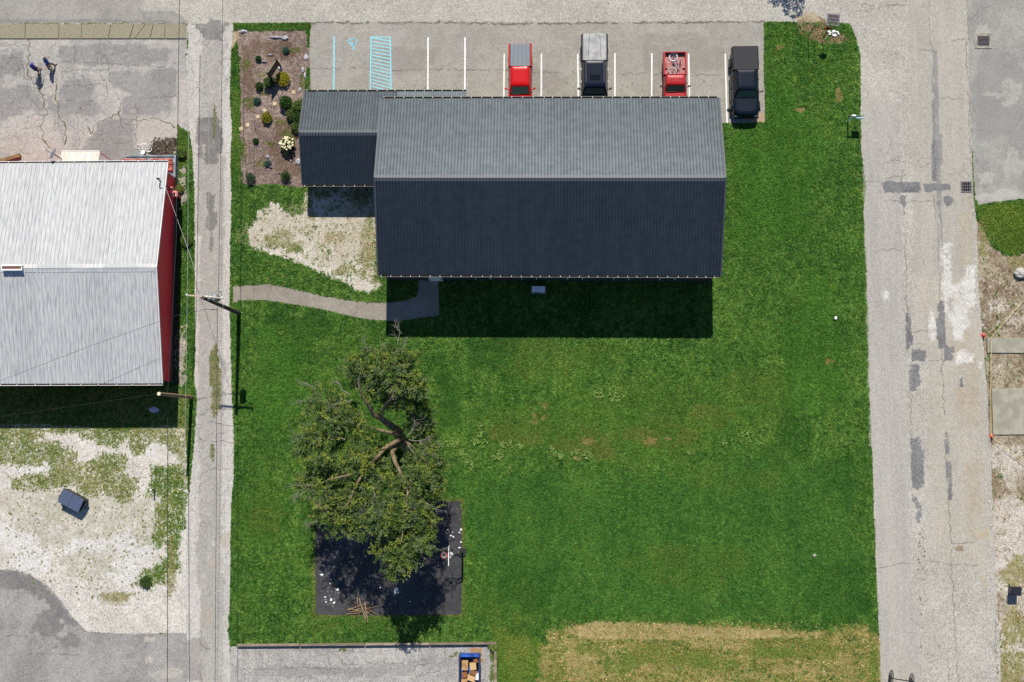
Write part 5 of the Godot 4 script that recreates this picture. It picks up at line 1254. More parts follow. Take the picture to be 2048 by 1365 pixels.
func build_poles():
	var wood := tmat(noise_tex(128, 1, 8, [Color(0.17, 0.14, 0.12), Color(0.27, 0.23, 0.19)], [0.3, 0.7], 101), Vector3(0.8, 0.8, 0.8), 0.9)
	var pale := tmat(noise_tex(128, 1, 8, [Color(0.42, 0.34, 0.24), Color(0.56, 0.47, 0.35)], [0.3, 0.7], 102), Vector3(0.8, 0.8, 0.8), 0.9)
	var arm := mat(Color(0.62, 0.57, 0.5), 0.8); var grey := mat(Color(0.4, 0.43, 0.45), 0.45); var por := mat(Color(0.86, 0.86, 0.85), 0.2); var steel := mat(Color(0.35, 0.36, 0.38), 0.4, 0.6)
	var b0 := G(478, 627); var t0 := G(405, 596, 10.1)
	var p := thing("utility_pole", "dark utility pole with a crossarm and transformer beside the alley", "utility pole", b0)
	var tb := MB.new(); var tl := t0 - b0
	tb.tube([Vector3.ZERO, tl * 0.3, tl * 0.6, tl], [0.17, 0.155, 0.14, 0.115], 10); part("pole", tb, wood, p)
	var c0 := G(374, 591, 9.55) - b0; var c1 := G(446, 596.5, 9.55) - b0
	var ca := MB.new(); ca.bar(c0, c1, 0.1, 0.13); part("crossarm", ca, arm, p)
	for k in [[0.01, 0.12], [0.56, 0.14], [0.65, 0.14], [0.985, 0.12]]:
		var q := MB.new(); q.lathe(c0.lerp(c1, k[0]) + Vector3(0, 0.06, 0), [[0.0, 0.0], [0.05, 0.0], [0.075, 0.05], [0.05, 0.08], [0.075, 0.12], [0.05, 0.15], [0.06, 0.2], [0.0, 0.23]], 10); part("insulator", q, por, p)
	var tc := G(428, 598, 8.9) - b0
	var tr := MB.new(); tr.lathe(Vector3(tc.x, 8.1, tc.z - 0.12), [[0.0, 0.0], [0.24, 0.0], [0.26, 0.05], [0.26, 0.85], [0.28, 0.88], [0.24, 0.96], [0.0, 1.0]], 18); var to := part("transformer", tr, grey, p)
	for x in [-0.1, 0.1]:
		var q := MB.new(); q.lathe(Vector3(tc.x + x, 9.05, tc.z - 0.12), [[0.05, 0.0], [0.06, 0.05], [0.03, 0.1], [0.055, 0.15], [0.02, 0.26], [0.0, 0.27]], 8); part("bushing", q, por, to)
	var br := MB.new(); br.bar(G(411, 619, 7.4) - b0, G(434, 619.5, 7.4) - b0, 0.05, 0.05); part("service_bracket", br, steel, p)
	var f := MB.new(); f.tube([G(440, 586, 9.5) - b0, G(441, 580, 9.9) - b0], [0.04], 6); part("fuse_cutout", f, por, p)
	var b1 := G(383, 795); var t1 := G(317, 788, 7.64)
	var p2 := thing("utility_pole", "shorter pale utility pole at the barn corner", "utility pole", b1)
	var t2 := MB.new(); var tl2 := t1 - b1
	t2.tube([Vector3.ZERO, tl2 * 0.5, tl2 * 0.985], [0.15, 0.135, 0.12], 10); part("pole", t2, pale, p2)
	var cp := MB.new(); cp.tube([tl2 * 0.985, tl2], [0.13, 0.13], 10); part("pole_cap", cp, mat(Color(0.78, 0.74, 0.64), 0.8), p2)
	var hk := MB.new(); hk.bar(tl2 * 0.73 + Vector3(-0.16, 0, 0), tl2 * 0.73 + Vector3(0.16, 0, 0), 0.04, 0.04); part("cable_bracket", hk, steel, p2)
	# wires
	var al := mat(Color(0.62, 0.63, 0.62), 0.45); var blk := mat(Color(0.09, 0.09, 0.11), 0.6)
	wire("overhead_wire", "bright bare wire on the outer end of the crossarm", [377, -60, 9.8, 374, 591, 9.82, 358, 1460, 9.8], 0.011, al, 0.1)
	wire("overhead_wire", "bright bare wire on the crossarm middle above the alley", [418, -60, 9.8, 415.5, 594, 9.82, 428, 1460, 9.7], 0.010, al, 0.1)
	wire("overhead_wire", "bright bare wire on the crossarm end nearest the lawn", [449, -60, 9.8, 445, 596, 9.82, 452, 1460, 9.7], 0.009, al, 0.1)
	wire("overhead_cable", "dark cable strung low on the transformer pole along the alley", [446, -60, 6.9, 437, 560, 6.6, 434, 620, 6.55, 429, 1460, 6.9], 0.018, blk, 0.05)
	wire("overhead_cable", "dark cable passing the barn end wall on the shorter pole", [359, -60, 5.9, 352, 480, 5.7, 335, 786, 5.6, 334, 1460, 6.0], 0.024, blk, 0.03)
	wire("service_wire", "slack pale service wire from the barn mast to the alley pole", [328, 368, 5.25, 376, 500, 6.0, 410, 606, 7.2], 0.014, al, 0.05)
	wire("service_wire", "service wire crossing above the barn roof to the alley pole", [411, 619, 7.4, 356, 630, 7.3, 178, 693, 7.2, -60, 785, 7.0], 0.012, blk, 0.02)
	wire("service_wire", "dark service wire running from the shorter pole above the barn shadow", [317, 788, 7.4, 150, 812, 7.2, -60, 842, 7.0], 0.010, blk, 0.05)

func sign_post(label: String, basepx: Array, toppx: Array, h: float, m: Material) -> Node3D:
	var b := G(basepx[0], basepx[1]); var t := G(toppx[0], toppx[1], h)
	var p := thing("sign_post", label, "sign", b)
	var q := MB.new(); q.bar(Vector3.ZERO, t - b, 0.06, 0.05); part("post", q, m, p)
	return p

func build_street():
	var rust := mat(Color(0.22, 0.15, 0.12), 0.8); var al := mat(Color(0.66, 0.67, 0.68), 0.4, 0.4); var redm := mat(Color(0.6, 0.06, 0.07), 0.45)
	var blk := mat(Color(0.07, 0.07, 0.07), 0.6)
	var p := sign_post("rusty bare sign post in the worn earth by the street corner", [1616, 75], [1629, 53], 2.3, rust)
	p = sign_post("sign post with a red octagonal plate beside the corner storm drain", [1646, 76], [1659, 55], 2.35, rust)
	var oc := []
	for i in 8: oc.append(Vector2(cos(TAU * (i + 0.5) / 8), sin(TAU * (i + 0.5) / 8)) * 0.33)
	var tip := G(1659, 55, 2.35) - G(1646, 76)
	var s := MB.new(); s.slab(PackedVector2Array(oc), 0.0, 0.012, 0.0, Transform3D(Basis(Vector3(1, 0, 0), Vector3(0, 0, -1), Vector3(0, 1, 0)), tip + Vector3(0, -0.3, -0.04)))
	part("sign_plate", s, redm, p)
	# hanging sign by the kerb
	var hb := G(1695.5, 243)
	var hs := thing("hanging_sign", "white post with a hanging blue and white sign panel at the road edge", "sign", hb)
	var wht := mat(Color(0.86, 0.86, 0.84), 0.5); var blu := mat(Color(0.16, 0.42, 0.55), 0.4)
	part("post", bx(Vector3(0.0, 0.85, 0), Vector3(0.1, 1.7, 0.1)), wht, hs)
	part("arm", bx(Vector3(0.32, 1.62, 0), Vector3(1.05, 0.06, 0.06)), mat(Color(0.2, 0.3, 0.3), 0.5), hs)
	part("post_cap", bx(Vector3(0.07, 1.72, 0), Vector3(0.3, 0.05, 0.1)), wht, hs)
	var pn := MB.new(); var pb := Basis(Vector3.RIGHT, 0.5)
	pn.box(Vector3(0.56, 1.32, 0.1), Vector3(0.56, 0.5, 0.025), pb); var po := part("sign_panel", pn, blu, hs)
	var pw := MB.new(); pw.box(Vector3(0.58, 1.36, 0.1) + pb * Vector3(0, 0.05, -0.016), Vector3(0.46, 0.26, 0.004), pb); pw.box(Vector3(0.58, 1.36, 0.1) + pb * Vector3(0, 0.05, 0.016), Vector3(0.46, 0.26, 0.004), pb); part("sign_print", pw, mat(Color(0.75, 0.84, 0.88), 0.5), po)
	# storm drains
	var iron := mat(Color(0.36, 0.34, 0.36), 0.6, 0.2); var con := tmat(noise_tex(128, 1, 1, [Color(0.45, 0.44, 0.4), Color(0.56, 0.54, 0.49)], [0.3, 0.7], 110), Vector3(0.7, 0.7, 0.7), 0.9)
	var di := -1
	for d in [[1666.5, 40, 26, 24, 0.12, 9, 2, "storm drain grate in the worn earth at the street corner", iron], [1967, 82, 34, 30, 0.02, 8, 0, "square storm drain with a pale concrete collar in the corner lot", con], [1933, 374, 22, 22, 0.0, 4, 2, "small storm drain at the end of the dark road patch", iron]]:
		var c := G(d[0], d[1]); var w: float = G(d[0] + d[2] * 0.5, d[1]).x - G(d[0] - d[2] * 0.5, d[1]).x; var l: float = G(d[0], d[1] + d[3] * 0.5).z - G(d[0], d[1] - d[3] * 0.5).z
		var t := thing("storm_drain", d[7], "storm drain", Vector3(c.x, 0.008, c.z), -d[4])
		var fw := 0.09 if d[8] == iron else 0.2
		var fb := MB.new()
		for sx in [-1.0, 1.0]:
			fb.box(Vector3(sx * (w - fw) * 0.5, 0.03, 0), Vector3(fw, 0.05, l)); fb.box(Vector3(0, 0.03, sx * (l - fw) * 0.5), Vector3(w - fw * 2, 0.048, fw))
		part("frame", fb, d[8], t)
		di += 1
		var hs2 := drain_size(DRAINS[di]) - Vector2(0.12, 0.12)
		for sx in [-1.0, 1.0]:
			part("pit_wall", bx(Vector3(sx * (hs2.x * 0.5 + 0.03), -0.5, 0), Vector3(0.06, 1.0, hs2.y + 0.12)), con, t)
			part("pit_wall", bx(Vector3(0, -0.5, sx * (hs2.y * 0.5 + 0.03)), Vector3(hs2.x, 1.0, 0.06)), con, t)
		part("pit_floor", bx(Vector3(0, -0.98, 0), Vector3(hs2.x, 0.06, hs2.y)), con, t)
		var iw := w - fw * 2; var il := l - fw * 2
		for i in d[5]:
			if d[6] > 0: part("bar", bx(Vector3(-iw * 0.5 + iw * (i + 0.5) / d[5], 0.035, 0), Vector3(0.035, 0.03, il)), iron, t)
			else: part("bar", bx(Vector3(0, 0.035, -il * 0.5 + il * (i + 0.5) / d[5]), Vector3(iw, 0.03, 0.035)), iron, t)
		for i in d[6]: part("cross_bar", bx(Vector3(0, 0.033, -il * 0.5 + il * (i + 1.0) / (d[6] + 1)), Vector3(iw, 0.03, 0.04)), iron, t)
	# painted bay lines
	var wp := tmat(noise_tex(256, 1, 1, [Color(0.66, 0.65, 0.62), Color(0.83, 0.83, 0.82), Color(0.87, 0.87, 0.86)], [0.22, 0.4, 0.8], 111, 0.05), Vector3(0.7, 0.7, 0.7), 0.85, 0.2)
	var bp := tmat(noise_tex(256, 1, 1, [Color(0.46, 0.58, 0.6), Color(0.48, 0.7, 0.74), Color(0.53, 0.75, 0.79)], [0.22, 0.4, 0.8], 112, 0.05), Vector3(0.7, 0.7, 0.7), 0.85, 0.2)
	for l in [[856, 75, 855.5, 200], [930, 75.5, 929.5, 200], [1008.5, 108, 1007.5, 205], [1083, 108, 1082.5, 205], [1155.5, 108, 1157, 205], [1230, 107, 1230, 205], [1304, 107, 1303.5, 205], [1377.5, 108, 1379.5, 205], [1450.8, 108, 1454.5, 246]]:
		strip("bay_line", l, 0.11, wp)
	strip("bay_line", [668, 73.5, 667, 200], 0.13, bp)
	strip("bay_line", [742, 73.5, 740, 200], 0.11, bp); strip("bay_line", [780.5, 73.5, 782, 200], 0.11, bp)
	strip("bay_line", [744.5, 74.2, 779, 74.6], 0.1, bp)
	for i in 15:
		var y := 76.5 + i * 6.9
		strip("hatch_line", [744.3, y, 779.4, y + 5.2 + i * 0.35], 0.1, bp)
	# wheelchair mark
	var wm := MB.new(); var q := func(x, y): return Vector3(G(x, y).x, 0.0145, G(x, y).z)
	var arc := []
	for i in 15:
		var a := -2.5 + i * 0.32; arc.append([706 + cos(a) * 7.6, 84.5 + sin(a) * 7.0])
	for i in arc.size() - 1: flat_strip(wm, q.call(arc[i][0], arc[i][1]), q.call(arc[i + 1][0], arc[i + 1][1]), 0.09)
	for l in [[694.5, 81, 700.5, 83.5], [697, 79.5, 699.5, 88], [699.5, 88, 708, 87.6], [707.5, 88, 706.8, 98.5], [704.5, 98.4, 709, 98.4]]: flat_strip(wm, q.call(l[0], l[1]), q.call(l[2], l[3]), 0.12)
	struct("wheelchair_mark", wm, bp)
	# pavement slabs by the cracked lot
	var conc := []
	for i in 3: conc.append(tmat(noise_tex(256, 1, 1, [Color(0.46, 0.44, 0.37), Color(0.5, 0.48, 0.41), Color(0.53, 0.51, 0.44)], [0.2, 0.5, 0.8], 120 + i, 0.05), Vector3(0.4, 0.4, 0.4), 0.9, 0.2))
	var pv := Node3D.new(); pv.name = "pavement"; add_child(pv); pv.set_meta("kind", "structure")
	var xs := [[-100, -100], [-40, -40], [51, 50], [118, 118], [163, 163], [222, 217], [268, 259], [291, 270], [307, 300], [331, 329], [372.5, 373]]
	var rr := RandomNumberGenerator.new(); rr.seed = 4
	for i in xs.size() - 1:
		var a := G(xs[i][0] + 0.5, 49.3); var b := G(xs[i + 1][0] - 0.5, 49.3); var c := G(xs[i + 1][1] - 0.5, 77.6); var d := G(xs[i][1] + 0.5, 77.6)
		var sb := MB.new(); sb.slab(PackedVector2Array([Vector2(a.x, a.z), Vector2(b.x, b.z), Vector2(c.x, c.z), Vector2(d.x, d.z)]), 0.0, 0.09 + rr.randf() * 0.02, 0.012)
		part("slab", sb, conc[i % 3], pv)
	var vg := G(400, 1370)
	# new concrete slabs over the road, tape and cones
	for k in [["sidewalk_slab", [1975, 676, 2150, 676, 2150, 707, 1975, 706], "fresh narrow concrete walk across the road, taped off"], ["driveway_slab", [1984, 778, 2150, 777, 2150, 869, 1985, 870], "fresh wide concrete driveway slab across the road, taped off"]]:
		var poly := PackedVector2Array(); var f: Array = k[1]; var o := G(f[0] + 40, f[1] + 15)
		for i in range(0, 8, 2): poly.append(Vector2(G(f[i], f[i + 1]).x - o.x, G(f[i], f[i + 1]).z - o.z))
		var sb := MB.new(); sb.slab(poly, 0.0, 0.11, 0.01)
		var t := thing(k[0], k[2], "concrete slab", o)
		part("slab", sb, tmat(noise_tex(256, 1, 1, [Color(0.5, 0.49, 0.44), Color(0.56, 0.55, 0.5)], [0.3, 0.7], 130 + k[1][1], 0.01), Vector3(0.3, 0.3, 0.3), 0.85, 0.2), t)
		var fm := MB.new(); fm.box(Vector3(poly[0].x - 0.03, 0.06, (poly[0].y + poly[3].y) * 0.5), Vector3(0.05, 0.12, absf(poly[3].y - poly[0].y) + 0.08)); part("form_board", fm, mat(Color(0.45, 0.4, 0.32), 0.9), t)
	var orange := mat(Color(0.8, 0.2, 0.09), 0.6)
	for c in [[1967, 671, "orange traffic cone at the head of the narrow walk"], [1983.5, 873, "orange traffic cone at the corner of the driveway slab"]]:
		var t := thing("traffic_cone", c[2], "traffic cone", Vector3(G(c[0], c[1]).x, 0.012, G(c[0], c[1]).z), 0.3, "traffic cones")
		part("base", bx(Vector3(0, 0.015, 0), Vector3(0.28, 0.03, 0.28)), orange, t)
		var cb := MB.new(); cb.lathe(Vector3.ZERO, [[0.11, 0.03], [0.075, 0.22], [0.025, 0.55], [0.015, 0.56], [0.0, 0.56]], 14); part("cone", cb, orange, t)
		var cl := MB.new(); cl.lathe(Vector3.ZERO, [[0.079, 0.24], [0.06, 0.35]], 14); part("collar", cl, mat(Color(0.85, 0.85, 0.84), 0.4), t)
	var ylw := mat(Color(0.7, 0.66, 0.4), 0.5)
	for l in [[1984, 674, 2150, 486, "yellow caution tape running from the narrow walk up past the boulder"], [1984, 674, 1983, 873, "yellow caution tape across the ends of both new slabs"], [1983.5, 873, 2100, 962, "yellow caution tape running from the driveway cone across the straw"]]:
		var a := G(l[0], l[1], 0.5); var b := G(l[2], l[3], 0.5)
		var tp := MB.new(); var loc := []
		for i in 9: loc.append(a.lerp(b, i / 8.0) - a - Vector3(0, 0.12 * sin(PI * i / 8.0), 0))
		for i in 8: tp.bar(loc[i], loc[i + 1], 0.028, 0.008)
		solo("caution_tape", tp, ylw, l[4], "caution tape", a)
	# boulder, rubble
	var stone := tmat(noise_tex(128, 1, 1, [Color(0.55, 0.54, 0.51), Color(0.68, 0.67, 0.64)], [0.3, 0.7], 140), Vector3(0.8, 0.8, 0.8), 0.9)
	var bo := MB.new(); bo.blob(Vector3(0, 0.2, 0), Vector3(0.52, 0.3, 0.42), 5, 0.25, 9)
	solo("boulder", bo, stone, "rounded pale boulder lying in the dry grass over the road", "boulder", G(2041, 547))
	var chalk := mat(Color(0.82, 0.82, 0.79), 0.9)
	for i in 11:
		var an := TAU * i / 11.0 + rr.randf() * 0.5; var rd := rr.randf_range(0.05, 0.42)
		var sm := MB.new(); sm.blob(Vector3(0, 0.07, 0), Vector3(rr.randf_range(0.08, 0.15), 0.08, rr.randf_range(0.06, 0.12)), 20 + i, 0.5, 4)
		solo("rubble_stone", sm, chalk, "broken white stone in the heap below the corner storm drain", "stone", G(1667, 66) + Vector3(cos(an) * rd, 0, sin(an) * rd * 0.7), "white rubble heap")
	# wheelie bin
	var bn := G(2024, 1180)
	var wb := thing("wheelie_bin", "dark wheeled bin on the gravel verge across the road", "bin", bn, -0.06)
	var bm := mat(Color(0.07, 0.085, 0.12), 0.45)
	var bd := MB.new(); bd.loft([rrect(-0.26, 0.26, 0.27, 0.1, 0.05, 0.05), rrect(-0.3, 0.3, 0.32, 0.95, 0.06, 0.06)], true, true, true); part("body", bd, bm, wb)
	var ld := MB.new(); ld.loft([rrect(-0.33, 0.34, 0.36, 0.95, 0.06, 0.06), rrect(-0.33, 0.34, 0.36, 1.0, 0.06, 0.06), rrect(-0.26, 0.26, 0.28, 1.06, 0.08, 0.08)], true, true, true); part("lid", ld, bm, wb)
	var hdl := MB.new(); hdl.tube([Vector3(-0.42, 1.0, -0.25), Vector3(-0.42, 1.0, 0.25)], [0.02], 6); part("handle", hdl, mat(Color(0.1, 0.14, 0.32), 0.4), wb)
	for sz in [-1.0, 1.0]: wheel(wb, Vector3(-0.22, 0.12, sz * 0.3), 0.12, 0.06, blk, blk)
	# kerb round the loading lot: timbers laid end to end
	var tim := []
	for i in 2: tim.append(tmat(noise_tex(128, 8, 1, [Color(0.4, 0.36, 0.3), Color(0.53, 0.48, 0.41)], [0.3, 0.7], 150 + i), Vector3(0.7, 0.7, 0.7), 0.9))
	var kb := thing("retaining_kerb", "low weathered timber kerb edging the loading lot", "kerb", G(740, 1290))
	var kx := [474, 600, 730, 860, 994]
	for i in 4:
		var a := G(kx[i] + 0.6, 1290.5 - i * 1.0) - kb.position; var b := G(kx[i + 1] - 0.6, 1290.5 - (i + 1) * 1.0) - kb.position
		var q2 := MB.new(); q2.bar(a + Vector3(0, 0.16, 0), b + Vector3(0, 0.16, 0), 0.16, 0.34); part("timber", q2, tim[i % 2], kb)
	for i in 2:
		var a := G(990.5 + i * 0.8, 1291 + i * 75) - kb.position; var b := G(990.5 + (i + 1) * 0.8, 1291 + (i + 1) * 75) - kb.position
		var q2 := MB.new(); q2.bar(a + Vector3(0, 0.12, 0.08), b + Vector3(0, 0.12, 0), 0.2, 0.26); part("timber", q2, tim[i % 2], kb)

func flat_strip(b: MB, a: Vector3, c: Vector3, w: float):
	var d := (c - a).normalized(); var n := Vector3(-d.z, 0, d.x) * w * 0.5
	b.quad(a - n - d * w * 0.2, a + n - d * w * 0.2, c + n + d * w * 0.2, c - n + d * w * 0.2, Vector3.UP)

func strip(called: String, l: Array, w: float, m: Material):
	var a := G(l[0], l[1]); var c := G(l[2], l[3]); a.y = 0.0125; c.y = 0.0125
	if called == "hatch_line": a.y = 0.016; c.y = 0.016
	var b := MB.new(); flat_strip(b, a, c, w)
	struct(called, b, m)

# ---------------------------------------------------------------- leaves and trees
func leaf_mat(c: Color) -> StandardMaterial3D:
	var m := mat(c, 0.75, 0, 0.2)
	m.vertex_color_use_as_albedo = true; m.cull_mode = BaseMaterial3D.CULL_DISABLED
	m.backlight_enabled = true; m.backlight = Color(0.18, 0.22, 0.06)
	return m

# one leaf: a folded diamond of four faces
func leaf(b: MB, p: Vector3, d: Vector3, up: Vector3, l: float, w: float, c: Color):
	var s := d.cross(up).normalized()
	var n := s.cross(d).normalized()
	b.tint = c
	var mid := p + d * l * 0.5; var tip := p + d * l
	var e := n * w * 0.22
	b.tri_n(p, mid + s * w * 0.5 + e, mid, n, n, n); b.tri_n(mid, mid + s * w * 0.5 + e, tip, n, n, n)
	b.tri_n(p, mid, mid - s * w * 0.5 + e, n, n, n); b.tri_n(mid, tip, mid - s * w * 0.5 + e, n, n, n)

func rdir(r: RandomNumberGenerator) -> Vector3:
	while true:
		var v := Vector3(r.randf_range(-1, 1), r.randf_range(-1, 1), r.randf_range(-1, 1))
		if v.length_squared() < 1.0 and v.length_squared() > 0.02: return v.normalized()
	return Vector3.UP

func leaf_col(r: RandomNumberGenerator, a: Color, b: Color) -> Color:
	var c := a.lerp(b, r.randf()); var k := r.randf_range(0.75, 1.25)
	return Color(c.r * k, c.g * k, c.b * k)

# sprays of leaves through an ellipsoid: twig tips, each with a rosette of leaves
func spray(b: MB, r: RandomNumberGenerator, c: Vector3, rad: Vector3, tips: int, per: int, ll: float, ca: Color, cb: Color, shell := 0.55):
	for i in tips:
		var d := rdir(r)
		var rr := pow(r.randf(), 0.4) if r.randf() > shell else r.randf_range(0.82, 1.05)
		var p := c + d * rad * rr
		var out := (d + Vector3(0, 0.35, 0) + rdir(r) * 0.5).normalized()
		for k in per:
			var ld := (out * 0.6 + rdir(r)).normalized()
			ld.y *= 0.55; ld = ld.normalized()
			var up := (Vector3.UP + rdir(r) * 0.55).normalized()
			if absf(ld.dot(up)) > 0.95: up = Vector3.RIGHT
			leaf(b, p + rdir(r) * ll * 0.5, ld, up, ll * r.randf_range(0.75, 1.25), ll * r.randf_range(0.4, 0.6), leaf_col(r, ca, cb))

# a leafy shoot: a thin twig with leaves in pairs along it
func branchlet(b: MB, tw: MB, r: RandomNumberGenerator, p: Vector3, d: Vector3, l: float, ca: Color, cb: Color):
	var e := p + d * l - Vector3(0, l * 0.12, 0)
	tw.tube([p, e], [0.006, 0.003], 3, false)
	var ax := (e - p).normalized()
	var side := ax.cross(Vector3.UP)
	if side.length() < 0.1: side = Vector3.RIGHT
	side = side.normalized()
	var n := int(l * 17.0)
	for k in n:
		var f := (k + 1.0) / n
		var s := side * (1.0 if k % 2 == 0 else -1.0)
		var ld := (s * 0.9 + ax * 0.7 + rdir(r) * 0.55).normalized()
		var up := (Vector3.UP + rdir(r) * 0.5).normalized()
		var c := ca.lerp(cb, r.randf()); var kk := r.randf_range(0.8, 1.2)
		var ll := r.randf_range(0.11, 0.18)
		var q0 := p.lerp(e, f); var sd := ld.cross(up).normalized() * ll * 0.26
		var m := q0 + ld * ll * 0.5
		var nn := sd.cross(ld).normalized()
		if nn.y < 0: nn = -nn
		b.tint = Color(c.r * kk, c.g * kk, c.b * kk)
		b.tri_n(q0, m + sd, q0 + ld * ll, nn, nn, nn); b.tri_n(q0, q0 + ld * ll, m - sd, nn, nn, nn)

func wander(a: Vector3, b: Vector3, n: int, amp: float, r: RandomNumberGenerator) -> Array:
	var o := [a]
	for i in range(1, n): o.append(a.lerp(b, float(i) / n) + rdir(r) * amp * sin(PI * i / n))
	o.append(b)
	return o

func taper(n: int, r0: float, r1: float) -> Array:
	var o := []
	for i in n: o.append(lerpf(r0, r1, float(i) / (n - 1)))
	return o

func twigs(b: MB, p: Vector3, d: Vector3, len: float, rad: float, depth: int, r: RandomNumberGenerator):
	var n := 4
	var q := wander(p, p + d * len, n, len * 0.12, r)
	b.tube(q, taper(n + 1, rad, rad * 0.4), 4, false)
	if depth <= 0: return
	for i in r.randi_range(2, 4):
		var f := r.randf_range(0.3, 1.0)
		var s: Vector3 = q[int(f * n)]
		twigs(b, s, (d + rdir(r) * 0.9).normalized(), len * r.randf_range(0.45, 0.75), rad * 0.55, depth - 1, r)

func build_tree():
	var r := RandomNumberGenerator.new(); r.seed = 21
	var bark := tmat(noise_tex(256, 1, 4, [Color(0.3, 0.27, 0.21), Color(0.45, 0.4, 0.31), Color(0.55, 0.49, 0.38)], [0.25, 0.5, 0.78], 200, 0.04), Vector3(0.5, 0.5, 0.5), 0.9, 0.2)
	var dead := mat(Color(0.47, 0.45, 0.41), 0.9)
	var base := G(818, 903)
	var t := thing("broadleaf_tree", "large leaning broadleaf tree with bare dead branches over the court", "tree", base)
	var P := func(px, py, h): return G(px, py, h) - base
	# trunk and limbs
	var tr := MB.new()
	var fork: Vector3 = P.call(808, 884, 3.4)
	tr.tube([Vector3(0, -0.1, 0), Vector3(0.02, 0.4, 0), P.call(814, 894, 1.6), fork], [0.52, 0.4, 0.34, 0.32], 12)
	part("trunk", tr, bark, t)
	var limbs := [
		[[808, 884, 3.3], [797, 862, 4.6], [772, 845, 5.6], [757, 833, 6.2], [748, 832, 6.8], [738, 812, 7.4], [724, 790, 8.0], [716, 765, 8.6], [724, 735, 9.0]],
		[[760, 834, 6.1], [764, 822, 6.8], [770, 812, 7.3], [785, 795, 7.8], [800, 760, 8.4], [806, 725, 8.7]],
		[[808, 882, 3.2], [803, 878, 4.4], [785, 888, 5.4], [768, 898, 6.0], [755, 914, 6.6], [735, 935, 7.0], [700, 950, 7.4], [655, 960, 7.2]],
		[[806, 874, 4.3], [790, 868, 5.2], [770, 864, 5.9], [745, 858, 6.4], [729, 855, 6.8], [700, 845, 7.0], [655, 830, 7.2]],
		[[806, 882, 3.4], [790, 896, 4.6], [784, 906, 5.6], [790, 925, 6.4], [800, 945, 7.0], [808, 962, 7.6], [815, 985, 8.0], [812, 1030, 8.3], [802, 1085, 8.0]],
		[[808, 964, 7.6], [825, 982, 7.9], [845, 1000, 7.8], [858, 1025, 7.4]],
		[[735, 935, 7.0], [715, 965, 7.4], [700, 1000, 7.2], [680, 1040, 6.6]],
		[[806, 880, 4.0], [820, 890, 5.0], [838, 905, 5.8], [852, 930, 6.2]]]
	for i in limbs.size():
		var pp := []; var n: int = limbs[i].size()
		for k in n: pp.append(P.call(limbs[i][k][0], limbs[i][k][1], limbs[i][k][2]))
		var r0: float = [0.3, 0.17, 0.24, 0.17, 0.22, 0.11, 0.12, 0.14][i]
		var b := MB.new(); b.tube(pp, taper(n, r0, 0.045), 9); part("limb", b, bark, t)
	# dead branches reaching out of the leaves
	var dd := [[795, 690, 8.6, 0.1, -1.0, 1.5, 0.035], [803, 668, 9.0, -0.6, -0.7, 0.9, 0.025], [700, 790, 8.2, -0.6, -0.5, 1.6, 0.04], [705, 800, 8.0, -0.9, 0.2, 1.5, 0.035], [712, 780, 8.3, -0.3, -0.9, 1.4, 0.03], [785, 800, 7.8, 0.7, -0.4, 1.3, 0.04], [780, 795, 7.9, -0.2, -0.8, 1.2, 0.03],
		[815, 872, 6.2, 0.6, -0.6, 1.3, 0.04], [818, 880, 6.0, 0.9, 0.1, 1.4, 0.04], [815, 890, 6.0, 0.5, 0.8, 1.4, 0.035], [822, 868, 6.4, 0.2, -1.0, 1.4, 0.03], [640, 790, 7.4, -0.8, -0.6, 1.5, 0.035], [625, 800, 7.2, -1.0, 0.1, 1.3, 0.03], [612, 880, 7.2, -1.0, -0.2, 1.5, 0.035], [620, 890, 7.2, -0.7, 0.5, 1.2, 0.03],
		[620, 970, 7.0, -1.0, 0.1, 2.0, 0.03], [630, 965, 7.0, -0.8, 0.6, 2.2, 0.035], [690, 880, 7.4, -0.8, -0.2, 1.8, 0.04], [680, 870, 7.4, -0.5, -0.7, 1.3, 0.03], [860, 1090, 7.6, 1.0, 0.3, 1.6, 0.02], [835, 1095, 7.6, 0.6, 0.8, 1.4, 0.02], [745, 975, 7.8, 0.1, 1.0, 2.0, 0.025], [735, 1005, 7.4, -0.6, 0.6, 0.9, 0.02], [640, 1040, 6.6, -0.9, 0.4, 1.2, 0.02], [805, 700, 8.8, 0.3, -0.9, 1.0, 0.02], [735, 700, 8.8, -0.4, -0.8, 1.0, 0.02], [850, 1005, 7.6, 0.9, 0.5, 1.6, 0.025]]
	for q in dd:
		var b := MB.new()
		twigs(b, P.call(q[0], q[1], q[2]), Vector3(q[3], r.randf_range(-0.05, 0.3), q[4]).normalized(), q[5] * 0.9, q[6], 2, r)
		part("dead_branch", b, dead, t)
	# crown: many leaf sprays on the ends of the limbs
	var lm := leaf_mat(Color.WHITE)
	var ca := Color(0.024, 0.053, 0.012); var cb := Color(0.125, 0.168, 0.042)
